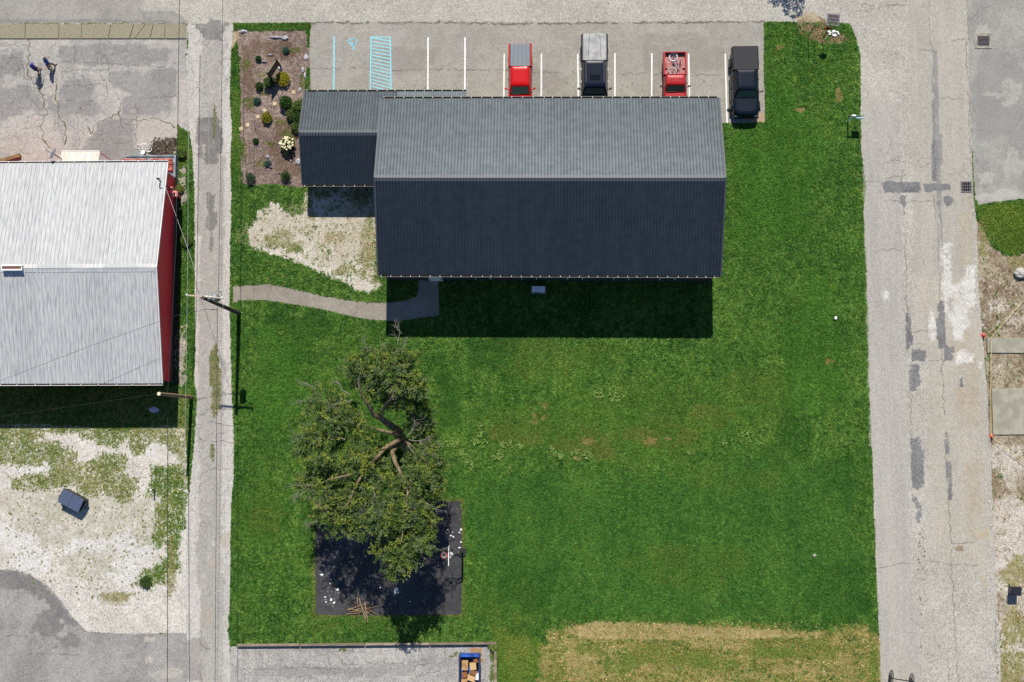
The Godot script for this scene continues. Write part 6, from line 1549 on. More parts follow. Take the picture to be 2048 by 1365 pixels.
	var cl := [[775, 712, 9.2, 34, 170], [740, 722, 8.9, 32, 150], [812, 728, 8.7, 32, 150], [778, 748, 9.0, 42, 240], [725, 750, 8.6, 30, 130], [822, 765, 8.2, 30, 150], [805, 790, 7.8, 36, 190], [826, 812, 7.2, 24, 110], [770, 785, 8.0, 36, 170], [748, 768, 8.4, 28, 110],
		[652, 800, 7.4, 34, 130], [628, 822, 7.0, 28, 90], [672, 832, 7.2, 34, 150], [700, 850, 7.0, 34, 150], [655, 858, 6.9, 34, 130], [622, 880, 7.1, 26, 90], [690, 820, 7.2, 24, 80], [728, 880, 6.6, 32, 120],
		[640, 910, 7.0, 32, 120], [680, 905, 7.2, 36, 150], [718, 925, 7.4, 36, 160], [630, 955, 6.9, 30, 110], [668, 955, 7.2, 36, 160], [706, 975, 7.4, 36, 160], [745, 950, 7.6, 34, 150], [640, 990, 6.6, 26, 90], [680, 1010, 6.9, 34, 140], [715, 1020, 7.0, 30, 110], [668, 1048, 6.4, 24, 70], [700, 1055, 6.5, 22, 60], [648, 1030, 6.4, 16, 40],
		[770, 985, 8.0, 34, 150], [800, 975, 8.2, 32, 140], [835, 960, 7.6, 32, 150], [860, 985, 7.2, 24, 90], [850, 930, 6.4, 28, 120], [838, 905, 6.0, 22, 80], [825, 930, 6.8, 24, 90], [860, 950, 6.5, 20, 60],
		[790, 1015, 8.4, 36, 190], [825, 1020, 8.2, 36, 190], [855, 1030, 7.6, 24, 100], [770, 1040, 8.0, 30, 130], [805, 1055, 8.4, 36, 200], [840, 1060, 7.9, 28, 120], [775, 1078, 8.0, 32, 150], [812, 1088, 8.2, 34, 170], [850, 1085, 7.5, 20, 70], [765, 1110, 7.6, 24, 90], [795, 1115, 7.9, 32, 150], [822, 1112, 7.7, 24, 90], [792, 1140, 7.3, 20, 70], [815, 1048, 7.2, 30, 100], [755, 915, 6.8, 26, 70], [862, 905, 5.6, 24, 90], [872, 940, 5.9, 22, 80], [870, 972, 6.3, 22, 80], [846, 880, 5.4, 22, 70], [838, 780, 7.6, 18, 60], [705, 735, 8.4, 22, 70], [610, 905, 6.9, 18, 50], [608, 960, 6.8, 18, 50], [725, 1055, 6.8, 24, 70], [838, 832, 6.6, 26, 110], [846, 858, 5.8, 22, 80], [828, 850, 6.0, 18, 60]]
	var tw := MB.new()
	# every shoot has the leaf colour of its own age, drawn at random: dull dark, mid, grey green, young yellow green
	var ages := [[Color(0.022, 0.05, 0.012), Color(0.045, 0.085, 0.018)], [Color(0.04, 0.075, 0.016), Color(0.085, 0.13, 0.028)], [Color(0.06, 0.09, 0.038), Color(0.11, 0.145, 0.06)], [Color(0.1, 0.135, 0.022), Color(0.17, 0.2, 0.036)]]
	for q in cl:
		var b := MB.new(); b.colored = true
		var c: Vector3 = P.call(q[0], q[1], q[2])
		c.y += r.randf_range(-1.3, 0.7)
		var rr: float = q[3] / 26.0 * 0.95
		for k in int(7 + rr * rr * 13.0):
			var d := rdir(r); d.y = absf(d.y) * 0.9 - 0.2; d = d.normalized()
			var sr := r.randf_range(0.15, 0.36); var age: Array = ages[r.randi() % 4]
			spray(b, r, c + d * Vector3(rr, rr * 0.65, rr) * r.randf_range(0.3, 1.06), Vector3(sr, sr * 0.45, sr), int(4 + sr * 13.0), 5, 0.16, age[0], age[1], 0.3)
		for k in int(q[4] * 0.3):
			var d := rdir(r); d.y = absf(d.y) * 0.8 - 0.15; d = d.normalized()
			var s0 := c + d * Vector3(rr, rr * 0.6, rr) * r.randf_range(0.1, 0.75)
			branchlet(b, tw, r, s0, (d + rdir(r) * 0.6 + Vector3(0, -0.15, 0)).normalized(), r.randf_range(0.35, 0.8), ages[k % 4][0], ages[k % 4][1])
		part("leaf_cluster", b, lm, t)
	part("twigs", tw, bark, t)
	# a second tree north of the street: only the tip of its shadow falls in the picture
	var b2 := G(1588, -130)
	var t2 := thing("broadleaf_tree", "broadleaf tree standing north of the street", "tree", b2)
	var tk := MB.new(); tk.tube([Vector3.ZERO, Vector3(0, 2.5, 0), Vector3(0.1, 5.0, 0.2)], [0.3, 0.24, 0.1], 9); part("trunk", tk, bark, t2)
	for i in 14:
		var b := MB.new(); b.colored = true
		var an := TAU * i / 14.0
		spray(b, r, Vector3(cos(an) * r.randf_range(0.4, 1.9), r.randf_range(3.6, 6.2), sin(an) * r.randf_range(0.3, 1.7)), Vector3(0.8, 0.6, 0.8), 70, 7, 0.19, ca, cb)
		part("leaf_cluster", b, lm, t2)

func shrub(called: String, label: String, cat: String, px: float, py: float, rad: float, h: float, n: int, ll: float, ca: Color, cb: Color, group := "", sq := 1.0) -> Node3D:
	var r := RandomNumberGenerator.new(); r.seed = int(px * 7 + py)
	var p := G(px, py)
	var t := thing(called, label, cat, p, 0.0, group)
	var st := MB.new()
	for i in 5: st.tube(wander(Vector3.ZERO, Vector3(r.randf_range(-1, 1) * rad * 0.5, h * 0.7, r.randf_range(-1, 1) * rad * 0.5), 3, 0.04, r), taper(4, 0.02, 0.008), 4, false)
	part("stems", st, mat(Color(0.28, 0.2, 0.13), 0.9), t)
	var b := MB.new(); b.colored = true
	for k in 4:
		var o := rdir(r) * rad * 0.3
		spray(b, r, Vector3(o.x, h * 0.55, o.z), Vector3(rad * 0.8, h * 0.45, rad * 0.8 * sq), n / 4, 6, ll, ca, cb, 0.7)
	part("foliage", b, M.leaf, t)
	return t

func build_garden():
	M.leaf = leaf_mat(Color.WHITE)
	var dk := [Color(0.014, 0.035, 0.012), Color(0.035, 0.06, 0.02)]; var blu := [Color(0.025, 0.06, 0.045), Color(0.05, 0.09, 0.07)]
	var ye := [Color(0.12, 0.13, 0.012), Color(0.24, 0.2, 0.015)]; var gr := [Color(0.04, 0.08, 0.016), Color(0.085, 0.12, 0.03)]
	for s in [[517, 119, 0.2, 0.35, dk, "small dark conifer beside the wooden sign board"], [572, 101, 0.24, 0.3, blu, "small blue green dwarf conifer in the bed near the street"], [520, 175, 0.3, 0.45, dk, "dark spiky shrub below the wooden sign board"], [514, 203, 0.26, 0.35, blu, "blue green dwarf conifer among the stepping stones"], [512, 283, 0.2, 0.3, dk, "small dark shrub alone in the middle of the mulch"], [536, 329, 0.24, 0.25, blu, "low blue green shrub between two white stones"], [502, 358, 0.42, 0.55, [Color(0.016, 0.04, 0.022), Color(0.04, 0.07, 0.04)], "round dark blue green shrub by the alley grass"], [572, 354, 0.38, 0.7, dk, "upright dark conifer at the foot of the bed"]]:
		shrub("dwarf_conifer", s[5], "shrub", s[0], s[1], s[2], s[3], 220, 0.07, s[4][0], s[4][1], "evergreens in the mulch bed")
	shrub("yellow_shrub", "round golden shrub in front of the sign board", "shrub", 567, 158, 0.6, 0.6, 420, 0.09, ye[0], ye[1], "golden shrubs in the mulch bed")
	shrub("yellow_shrub", "golden green shrub beside the stepping stones", "shrub", 536, 236, 0.45, 0.5, 320, 0.09, Color(0.07, 0.09, 0.012), Color(0.16, 0.15, 0.015), "golden shrubs in the mulch bed")
	shrub("leafy_shrub", "tall dark shrub behind the golden shrub by the sign", "shrub", 540, 168, 0.42, 0.8, 300, 0.1, dk[0], gr[1])
	for s in [[574, 207, 0.55, 0.9, dk[0], gr[0], "dark shrub at the wing corner beside a stepping stone"], [598, 214, 0.5, 0.9, gr[0], gr[1], "fresh green shrub against the wing wall near its eave"], [584, 232, 0.45, 0.7, dk[0], gr[1], "mid green shrub in the middle of the wing wall row"], [600, 238, 0.5, 0.8, dk[0], gr[0], "deep green shrub touching the wing roof edge"], [596, 255, 0.45, 0.6, dk[1], gr[1], "low green shrub just above the white hydrangea"]]:
		shrub("leafy_shrub", s[6], "shrub", s[0], s[1], s[2], s[3], 320, 0.11, s[4], s[5], "shrubs along the wing wall")
	# hydrangea
	var hy := shrub("hydrangea", "hydrangea covered with creamy white flower heads beside the wing", "shrub", 577, 292, 0.6, 0.8, 260, 0.12, dk[1], gr[1])
	var fm := tmat(noise_tex(64, 1, 1, [Color(0.78, 0.75, 0.58), Color(0.88, 0.86, 0.74)], [0.3, 0.7], 210), Vector3(3, 3, 3), 0.9, 0.2)
	var r := RandomNumberGenerator.new(); r.seed = 6
	for i in 46:
		var an := r.randf() * TAU; var rd := sqrt(r.randf()) * 0.56
		var b := MB.new(); b.blob(Vector3(cos(an) * rd, 1.02 - rd * rd * 0.9 + r.randf() * 0.08, sin(an) * rd), Vector3(0.085, 0.07, 0.085) * r.randf_range(0.75, 1.2), i, 0.5, 4)
		part("flower_head", b, fm, hy)
	# stepping stones
	var ss := tmat(noise_tex(64, 1, 1, [Color(0.64, 0.56, 0.44), Color(0.72, 0.65, 0.53)], [0.3, 0.7], 211), Vector3(1, 1, 1), 0.9)
	for s in [[587, 185, 0.05], [549, 208, -0.1], [530, 221, 0.6], [515, 233.5, 0.15], [494.5, 250, 0.05], [482, 258, 0.2]]:
		var b := MB.new(); b.slab(PackedVector2Array([Vector2(-0.15, -0.15), Vector2(0.15, -0.15), Vector2(0.15, 0.15), Vector2(-0.15, 0.15)]), 0.0, 0.05, 0.01)
		var o := solo("stepping_stone", b, ss, "square sandstone stepping stone in the mulch bed", "stepping stone", G(s[0], s[1]), "stepping stones in the mulch bed"); o.rotation.y = s[2]
	# white and grey rocks round the bed
	var wr := tmat(noise_tex(64, 1, 1, [Color(0.52, 0.52, 0.55), Color(0.74, 0.74, 0.74)], [0.3, 0.7], 212), Vector3(1.5, 1.5, 1.5), 0.9)
	for s in [[552, 75, 0.55, 0.1, "long pale rock along the street edge of the bed"], [570, 76, 0.3, 0.16, "broad pale rock beside the long one at the bed edge"], [486, 63, 0.3, 0.12, "thin pale rock in the corner of the bed by alley and street"], [612, 115, 0.16, 0.24, "bluish grey rock at the parking side of the bed"], [606, 140, 0.13, 0.2, "mauve grey rock below the bluish one"], [560, 136, 0.16, 0.2, "pale rock at the foot of the sign board"], [610, 152, 0.1, 0.24, "narrow white rock by the verge grass of the bed"], [600, 180, 0.1, 0.2, "white rock next to the wing eave corner"], [596, 324, 0.2, 0.24, "whitish rock against the wing wall below the hydrangea"], [535, 314, 0.12, 0.14, "small white rock in the lower mulch"], [542, 335, 0.14, 0.06, "flat white rock beside the low blue green shrub"], [582, 322, 0.07, 0.07, "pebble of white rock near the wing wall"], [541, 110, 0.22, 0.08, "white rock pieces above the sign board"], [528, 124, 0.24, 0.06, "thin white rock left of the sign board"], [557, 346, 0.1, 0.06, "white rock chip near the upright conifer"], [549, 177, 0.07, 0.07, "white rock chip below the golden shrub"]]:
		var b := MB.new(); b.blob(Vector3(0, 0.05, 0), Vector3(s[2], 0.12, s[3]), int(s[0]), 0.6, 6)
		solo("rock", b, wr, s[4], "rock", G(s[0], s[1]), "rocks in the mulch bed")
	# sign board on two posts
	var s0 := G(545, 161); var s1 := G(562, 135)
	var sg := thing("wooden_sign", "wooden notice board on two black posts in the mulch bed", "sign", (s0 + s1) * 0.5)
	var c := sg.position
	var bl := mat(Color(0.05, 0.05, 0.05), 0.7); var wd := tmat(noise_tex(128, 8, 1, [Color(0.3, 0.25, 0.2), Color(0.4, 0.34, 0.28)], [0.3, 0.7], 213), Vector3(0.8, 0.8, 0.8), 0.85)
	for q in [s0, s1]:
		var b := MB.new(); b.bar(q - c, q - c + Vector3(0, 2.0, 0), 0.12, 0.12); part("post", b, bl, sg)
	var ax := (s1 - s0).normalized(); var bs := Basis(ax, Vector3.UP, ax.cross(Vector3.UP))
	var bd := MB.new(); bd.box(Vector3(0, 1.3, 0), Vector3(s0.distance_to(s1) - 0.12, 1.15, 0.06), bs); part("board", bd, wd, sg)
	var cp := MB.new(); cp.box(Vector3(0, 1.92, 0), Vector3(s0.distance_to(s1) + 0.1, 0.06, 0.13), bs); part("top_rail", cp, mat(Color(0.42, 0.38, 0.3), 0.8), sg)
	# pale broad-leaved weeds in the lawn
	var wl := [Color(0.085, 0.155, 0.025), Color(0.16, 0.235, 0.065)]
	var rr := RandomNumberGenerator.new(); rr.seed = 61
	var spots := [[1199, 786, 0.42, 16, "pale broad leaved plant in mid lawn, smaller of the pair"], [1231, 788, 0.6, 26, "pale broad leaved plant in mid lawn, larger of the pair"], [1492, 873, 0.55, 18, "bright leafy weed clump in the lawn towards the road"], [1453, 885, 0.35, 8, "thin leafy weed clump beside the bright one"]]
	for s in spots: weed(s[4], s[0], s[1], s[2], s[3], wl, rr, "")
	for s in [[912, 890], [922, 902], [930, 912], [938, 922], [944, 934], [898, 886], [950, 880], [960, 868], [968, 884], [990, 915], [1000, 910], [1005, 888], [1018, 936], [1022, 890], [1040, 892], [958, 852], [880, 892], [1100, 896], [1110, 906], [1122, 912], [1150, 905], [1175, 910], [1382, 905]]:
		weed("clump of pale leafy weeds spread across the lawn beyond the tree", s[0], s[1], rr.randf_range(0.2, 0.34), rr.randi_range(6, 13), wl, rr, "pale weeds in the lawn")
	# weeds by walls and kerbs
	shrub("weed_clump", "bright green weed at the corner of the timber kerb", "weed", 985, 1296, 0.26, 0.4, 120, 0.14, gr[1], Color(0.16, 0.2, 0.05))
	shrub("weed_clump", "weed clump at the corner of the stoop by the barn", "weed", 362, 308, 0.4, 0.5, 160, 0.12, gr[0], gr[1])
	shrub("weed_clump", "leafy weed beside the red cabinet at the barn wall", "weed", 360, 378, 0.3, 0.4, 120, 0.12, gr[1], Color(0.16, 0.18, 0.03))
	shrub("weed_clump", "sprawling weed along the barn wall strip near the alley", "weed", 372, 482, 0.45, 0.5, 180, 0.13, gr[0], gr[1])
	shrub("weed_clump", "weed growing beside the gravel pile south of the turning area", "weed", 290, 1165, 0.5, 0.25, 160, 0.1, dk[1], gr[0])

func weed(label: String, px: float, py: float, rad: float, n: int, wl: Array, r: RandomNumberGenerator, group: String):
	var b := MB.new(); b.colored = true
	for i in n:
		var a := r.randf() * TAU; var d := sqrt(r.randf()) * rad
		var o := Vector3(cos(a) * d, 0.1, sin(a) * d)
		for k in 3:
			var an := r.randf() * TAU
			leaf(b, o, Vector3(cos(an), r.randf_range(0.25, 0.6), sin(an)).normalized(), Vector3.UP, r.randf_range(0.14, 0.24), r.randf_range(0.07, 0.11), leaf_col(r, wl[0], wl[1]))
	solo("weed_clump", b, M.leaf, label, "weed", G(px, py), group)

# ---------------------------------------------------------------- court, skips and odds and ends
func build_yard():
	var blk := mat(Color(0.05, 0.05, 0.055), 0.5); var wht := mat(Color(0.86, 0.86, 0.85), 0.4); var redm := mat(Color(0.62, 0.16, 0.12), 0.5)
	# basketball hoop: post base, backboard centre (height about 3.3 m), rim
	var pb := G(921, 1112); pb.z -= 0.15
	var bc := G(898, 1112, 3.3)
	pb = Vector3(G(925, 1100).x, 0, bc.z)
	var h := thing("basketball_hoop", "basketball hoop with a white backboard at the edge of the black court", "basketball hoop", pb)
	var o := bc - pb
	var tb := MB.new(); tb.tube([Vector3(0, 0, 0), Vector3(0, 2.6, 0), Vector3(-0.02, 2.9, 0)], [0.075, 0.075, 0.06], 8); part("post", tb, blk, h)
	part("base", bx(Vector3(0, 0.09, 0), Vector3(0.5, 0.18, 0.6)), blk, h)
	var am := MB.new()
	for s in [-1.0, 1.0]:
		am.tube([Vector3(-0.02, 2.85, s * 0.03), Vector3(o.x * 0.55, 3.15, s * 0.06), Vector3(o.x * 0.75, 3.2, s * 0.32), Vector3(o.x + 0.05, 3.25, s * 0.34)], [0.03], 6)
		am.tube([Vector3(-0.02, 2.45, s * 0.03), Vector3(o.x * 0.55, 2.8, s * 0.06), Vector3(o.x * 0.75, 2.95, s * 0.3), Vector3(o.x + 0.05, 3.0, s * 0.32)], [0.03], 6)
	part("arms", am, blk, h)
	var bd := MB.new(); bd.box(Vector3(o.x, 3.33, 0), Vector3(0.05, 0.85, 1.4)); part("backboard", bd, wht, h)
	var sq := MB.new()
	for s in [-1.0, 1.0]:
		sq.box(Vector3(o.x - 0.028, 3.3, s * 0.29), Vector3(0.006, 0.42, 0.04)); sq.box(Vector3(o.x - 0.028, 3.3 + s * 0.2, 0), Vector3(0.006, 0.04, 0.54))
	part("target_square", sq, redm, h)
	var rg := []
	for i in 25: rg.append(Vector3(o.x - 0.4 + cos(TAU * i / 24.0) * 0.23, 3.0, sin(TAU * i / 24.0) * 0.23))
	var rb := MB.new(); rb.tube(rg, [0.022], 6, false); rb.box(Vector3(o.x - 0.1, 2.98, 0), Vector3(0.16, 0.04, 0.2)); var ro := part("rim", rb, redm, h)
	var nt := MB.new()
	for i in 12:
		var a := TAU * i / 12.0; var a2 := TAU * (i + 1.0) / 12.0
		var top := Vector3(o.x - 0.4 + cos(a) * 0.23, 3.0, sin(a) * 0.23)
		for da in [a2, a - TAU / 12.0]:
			nt.tube([top, Vector3(o.x - 0.4 + cos(da) * 0.16, 2.8, sin(da) * 0.16), Vector3(o.x - 0.4 + cos(a) * 0.12, 2.58, sin(a) * 0.12)], [0.01], 3, false)
	part("net", nt, wht, ro)
	# worn paint flakes on the court
	var r := RandomNumberGenerator.new(); r.seed = 12
	var fl := MB.new()
	for q in [[892, 1024, 0.11], [896, 1060, 0.1], [902, 1072, 0.14], [907, 1074, 0.1], [919, 1096, 0.14], [922, 1101, 0.2], [922, 1060, 0.14], [919, 1066, 0.1], [903, 1108, 0.26], [900, 1114, 0.2], [888, 1107, 0.16], [792, 1180, 0.24], [790, 1186, 0.18], [795, 1186, 0.1], [643, 1150, 0.16], [660, 1168, 0.1], [674, 1180, 0.14], [650, 1195, 0.12], [662, 1200, 0.16], [668, 1206, 0.12], [652, 1205, 0.1], [662, 1160, 0.1], [922, 1085, 0.1], [905, 1065, 0.08], [760, 1176, 0.1], [820, 1204, 0.08]]:
		var c := G(q[0], q[1]); c.y = 0.024
		var ring := []
		for k in 9:
			var a := TAU * k / 9.0; ring.append(c + Vector3(cos(a), 0, sin(a) * 0.8) * q[2] * r.randf_range(0.35, 1.0))
		for k in 9: fl.tri(c, ring[k], ring[(k + 1) % 9], Vector3.UP)
	struct("court_paint", fl, mat(Color(0.78, 0.78, 0.77), 0.8))
	# pile of sticks
	var sc := G(727, 1219)
	var st := [tmat(noise_tex(64, 4, 1, [Color(0.35, 0.28, 0.2), Color(0.5, 0.42, 0.32)], [0.3, 0.7], 220), Vector3(1, 1, 1), 0.9), mat(Color(0.56, 0.49, 0.38), 0.9), mat(Color(0.26, 0.2, 0.15), 0.9)]
	for i in 24:
		var an := r.randf_range(-0.5, 0.5) + (1.1 if r.randf() < 0.25 else 0.0); var l := r.randf_range(0.8, 2.0)
		var d := Vector3(cos(an), 0, sin(an)) * l * 0.5
		var b := MB.new(); b.tube(wander(-d + Vector3(0, 0, 0), d + Vector3(0, r.randf_range(-0.04, 0.05), 0), 3, 0.05, r), taper(4, r.randf_range(0.022, 0.045), 0.014), 5)
		solo("fallen_branch", b, st[i % 3], "cut branch in the stick pile on the edge of the court", "branch", sc + Vector3(r.randf_range(-0.4, 0.4), 0.06 + i * 0.009, r.randf_range(-0.3, 0.3)), "stick pile on the court")
	# air conditioner behind the building
	var ac := G(1077, 583); ac.z -= 0.05
	var au := thing("condenser_unit", "pale grey condenser cabinet on the grass behind the building", "condenser", ac)
	var pm := mat(Color(0.72, 0.75, 0.76), 0.5)
	part("cabinet", bx(Vector3(0, 0.42, 0), Vector3(0.95, 0.82, 0.4)), pm, au)
	var tp := MB.new(); tp.box(Vector3(0, 0.85, 0), Vector3(1.0, 0.04, 0.46)); part("top_panel", tp, mat(Color(0.8, 0.82, 0.83), 0.45), au)
	part("plinth", bx(Vector3(0, 0.015, 0), Vector3(1.15, 0.03, 0.6)), mat(Color(0.5, 0.5, 0.48), 0.9), au)
	part("service_panel", bx(Vector3(0.5, 0.5, 0), Vector3(0.03, 0.5, 0.3)), mat(Color(0.65, 0.66, 0.68), 0.5), au)
	var fg := MB.new()
	for i in 5: fg.box(Vector3(-0.14, 0.2 + i * 0.12, 0.205), Vector3(0.5, 0.02, 0.012))
	part("fan_grille", fg, blk, au)
	# blue skip full of cartons
	var s0 := G(918, 1311, 1.3); var s1 := G(960, 1311, 1.3)
	var w := s1.x - s0.x; var cx := (s0.x + s1.x) * 0.5; var zn := s0.z; var l := 3.2
	var sk := thing("open_skip", "open blue steel skip filled with cardboard boxes", "skip", Vector3(cx, 0.012, zn + l * 0.5))
	var blue := tmat(noise_tex(128, 1, 1, [Color(0.07, 0.22, 0.5), Color(0.1, 0.33, 0.66)], [0.3, 0.7], 230), Vector3(0.7, 0.7, 0.7), 0.5); var ins := blue
	for s in [-1.0, 1.0]:
		part("side_wall", bx(Vector3(s * (w * 0.5 - 0.05), 0.7, 0), Vector3(0.08, 1.2, l)), blue, sk)
		part("end_wall", bx(Vector3(0, 0.7, s * (l * 0.5 - 0.05)), Vector3(w - 0.2, 1.2, 0.08)), blue, sk)
		part("top_rim", bx(Vector3(s * (w * 0.5 - 0.04), 1.32, 0), Vector3(0.12, 0.07, l + 0.02)), mat(Color(0.12, 0.14, 0.24), 0.5), sk)
		part("top_rim", bx(Vector3(0, 1.322, s * (l * 0.5 - 0.06)), Vector3(w - 0.16, 0.07, 0.14)), blue, sk)
	part("floor", bx(Vector3(0, 0.14, 0), Vector3(w - 0.2, 0.08, l - 0.2)), ins, sk)
	for s in [[-0.4, -1.3], [0.4, -1.3], [-0.4, 1.3], [0.4, 1.3]]: part("caster", bx(Vector3(s[0], 0.05, s[1]), Vector3(0.12, 0.1, 0.12)), blk, sk)
	var card := [tmat(noise_tex(64, 1, 1, [Color(0.55, 0.42, 0.27), Color(0.63, 0.5, 0.34)], [0.3, 0.7], 231), Vector3(1.2, 1.2, 1.2), 0.9), mat(Color(0.68, 0.57, 0.4), 0.9), mat(Color(0.46, 0.3, 0.17), 0.9), mat(Color(0.8, 0.8, 0.82), 0.7)]
	var bxs := [[-0.38, -0.82, 0.46, 0.72, 0.0, 0, "tall flat cardboard box by the blue end of the skip"], [0.28, -0.76, 0.46, 0.5, 0.12, 1, "square cardboard box with a pale label in the skip"], [0.3, -0.3, 0.5, 0.34, -0.35, 2, "brown open cardboard box in the middle of the skip"], [0.12, 0.12, 0.56, 0.42, -0.3, 1, "pale cardboard box with folded flaps in the skip"], [0.62, 0.0, 0.22, 0.46, -0.1, 3, "white carton against the skip wall"], [-0.4, -0.12, 0.4, 0.4, 0.2, 2, "brown cardboard box low in the skip"], [-0.42, 0.32, 0.44, 0.3, 0.08, 0, "small cardboard box at the skip side"], [0.2, 0.65, 0.6, 0.45, 0.3, 1, "large cardboard box deep in the skip"], [-0.35, 0.85, 0.5, 0.5, -0.15, 0, "cardboard box at the far end of the skip"], [0.5, -1.15, 0.3, 0.3, 0.4, 2, "crushed brown box in the dark skip corner"]]
	var k := 0
	for q in bxs:
		k += 1
		var hh := 0.42 + 0.06 * (k % 4)
		var t := thing("cardboard_box", q[6], "box", sk.position + Vector3(q[0] * 0.92, 0.55 + 0.06 * (k % 3), q[1]), q[4], "cartons in the blue skip")
		var m: Material = card[q[5]]
		part("carton", bx(Vector3(0, hh * 0.5, 0), Vector3(q[2], hh, q[3])), m, t)
		for s in [-1.0, 1.0]:
			var f := MB.new(); f.box(Vector3(s * (q[2] * 0.25 + 0.005), hh + 0.012 + 0.012 * (k % 2), 0), Vector3(q[2] * 0.49, 0.008, q[3]), Basis(Vector3(0, 0, 1), s * r.randf_range(-0.02, 0.12))); part("flap", f, m, t)
	# black skip with ribbed lids
	var dc := G(151, 1000)
	var dt := thing("lidded_dumpster", "black dumpster with two ribbed plastic lids on the gravel yard", "dumpster", dc, -0.47)
	var dm := mat(Color(0.07, 0.09, 0.13), 0.45); var lm := mat(Color(0.33, 0.37, 0.46), 0.4)
	var db := MB.new(); db.loft([rrect(-0.5, 0.45, 0.88, 0.1, 0.03, 0.03), rrect(-0.5, 0.55, 0.9, 0.6, 0.03, 0.03), rrect(-0.54, 0.56, 0.9, 0.82, 0.03, 0.03)], true, false, true); part("body", db, dm, dt)
	part("rear_wall", bx(Vector3(0, 0.92, -0.52), Vector3(1.8, 0.24, 0.06)), dm, dt)
	for s in [-1.0, 1.0]:
		var lb := MB.new(); var tb2 := Transform3D(Basis(Vector3.RIGHT, 0.17), Vector3(s * 0.455, 0.95, 0.03))
		lb.box(tb2.origin, Vector3(0.88, 0.04, 1.14), tb2.basis)
		var lo := part("lid", lb, lm, dt)
		for i in 7:
			var rb2 := MB.new(); rb2.box(tb2 * Vector3(-0.36 + i * 0.12, 0.035, 0), Vector3(0.06, 0.05, 1.08), tb2.basis); part("lid_rib", rb2, lm, lo)
		part("lifting_pocket", bx(Vector3(s * 0.97, 0.6, 0.05), Vector3(0.14, 0.16, 0.8)), dm, dt)
	var hb := MB.new(); hb.tube([Vector3(-0.92, 1.05, -0.52), Vector3(0.92, 1.05, -0.52)], [0.03], 6); part("hinge_bar", hb, dm, dt)
	# marker pipe with a white cap
	var mp := G(309, 980)
	var mk := thing("marker_post", "dark marker pipe with a white cap at the yard edge", "post", mp)
	var mb := MB.new(); mb.tube([Vector3.ZERO, Vector3(0, 0.95, 0)], [0.06, 0.06], 10); part("pipe", mb, mat(Color(0.12, 0.14, 0.12), 0.6), mk)
	var mc := MB.new(); mc.lathe(Vector3.ZERO, [[0.075, 0.93], [0.08, 1.0], [0.05, 1.04], [0.0, 1.05]], 12); part("cap", mc, wht, mk)
	# small things on the lawn
	var cn := MB.new(); cn.lathe(Vector3.ZERO, [[0.0, 0.0], [0.1, 0.01], [0.1, 0.2], [0.06, 0.24], [0.0, 0.25]], 12, Basis(Vector3.RIGHT, 1.4)); solo("jug", cn, wht, "white plastic jug lying on the lawn near the road", "jug", G(1671, 634) + Vector3(0, 0.1, 0))
	var rk := MB.new(); rk.blob(Vector3(0, 0.06, 0), Vector3(0.14, 0.1, 0.12), 3, 0.4, 5); solo("rock", rk, mat(Color(0.6, 0.57, 0.52), 0.9), "single grey rock in the lower lawn", "rock", G(1629, 1111))
	var sl := MB.new(); sl.blob(Vector3(0, 0.05, 0), Vector3(0.4, 0.06, 0.24), 7, 0.5, 6); solo("flat_rock", sl, mat(Color(0.62, 0.62, 0.66), 0.9), "flat pale rock lying in the barn shadow", "rock", G(308, 820))

# ---------------------------------------------------------------- people: smooth-joined tapered capsules meshed as surface nets
func field(p: Vector3, bones: Array, k: float) -> float:
	var d := 9.0
	for b in bones:
		var a: Vector3 = b[0]; var ab: Vector3 = b[1] - a
		var t := clampf((p - a).dot(ab) / maxf(ab.length_squared(), 1e-9), 0.0, 1.0)
		var e: float = (p - a - ab * t).length() - lerpf(b[2], b[3], t)
		var h := clampf(0.5 + 0.5 * (d - e) / k, 0.0, 1.0)
		d = lerpf(d, e, h) - k * h * (1.0 - h)
	return d

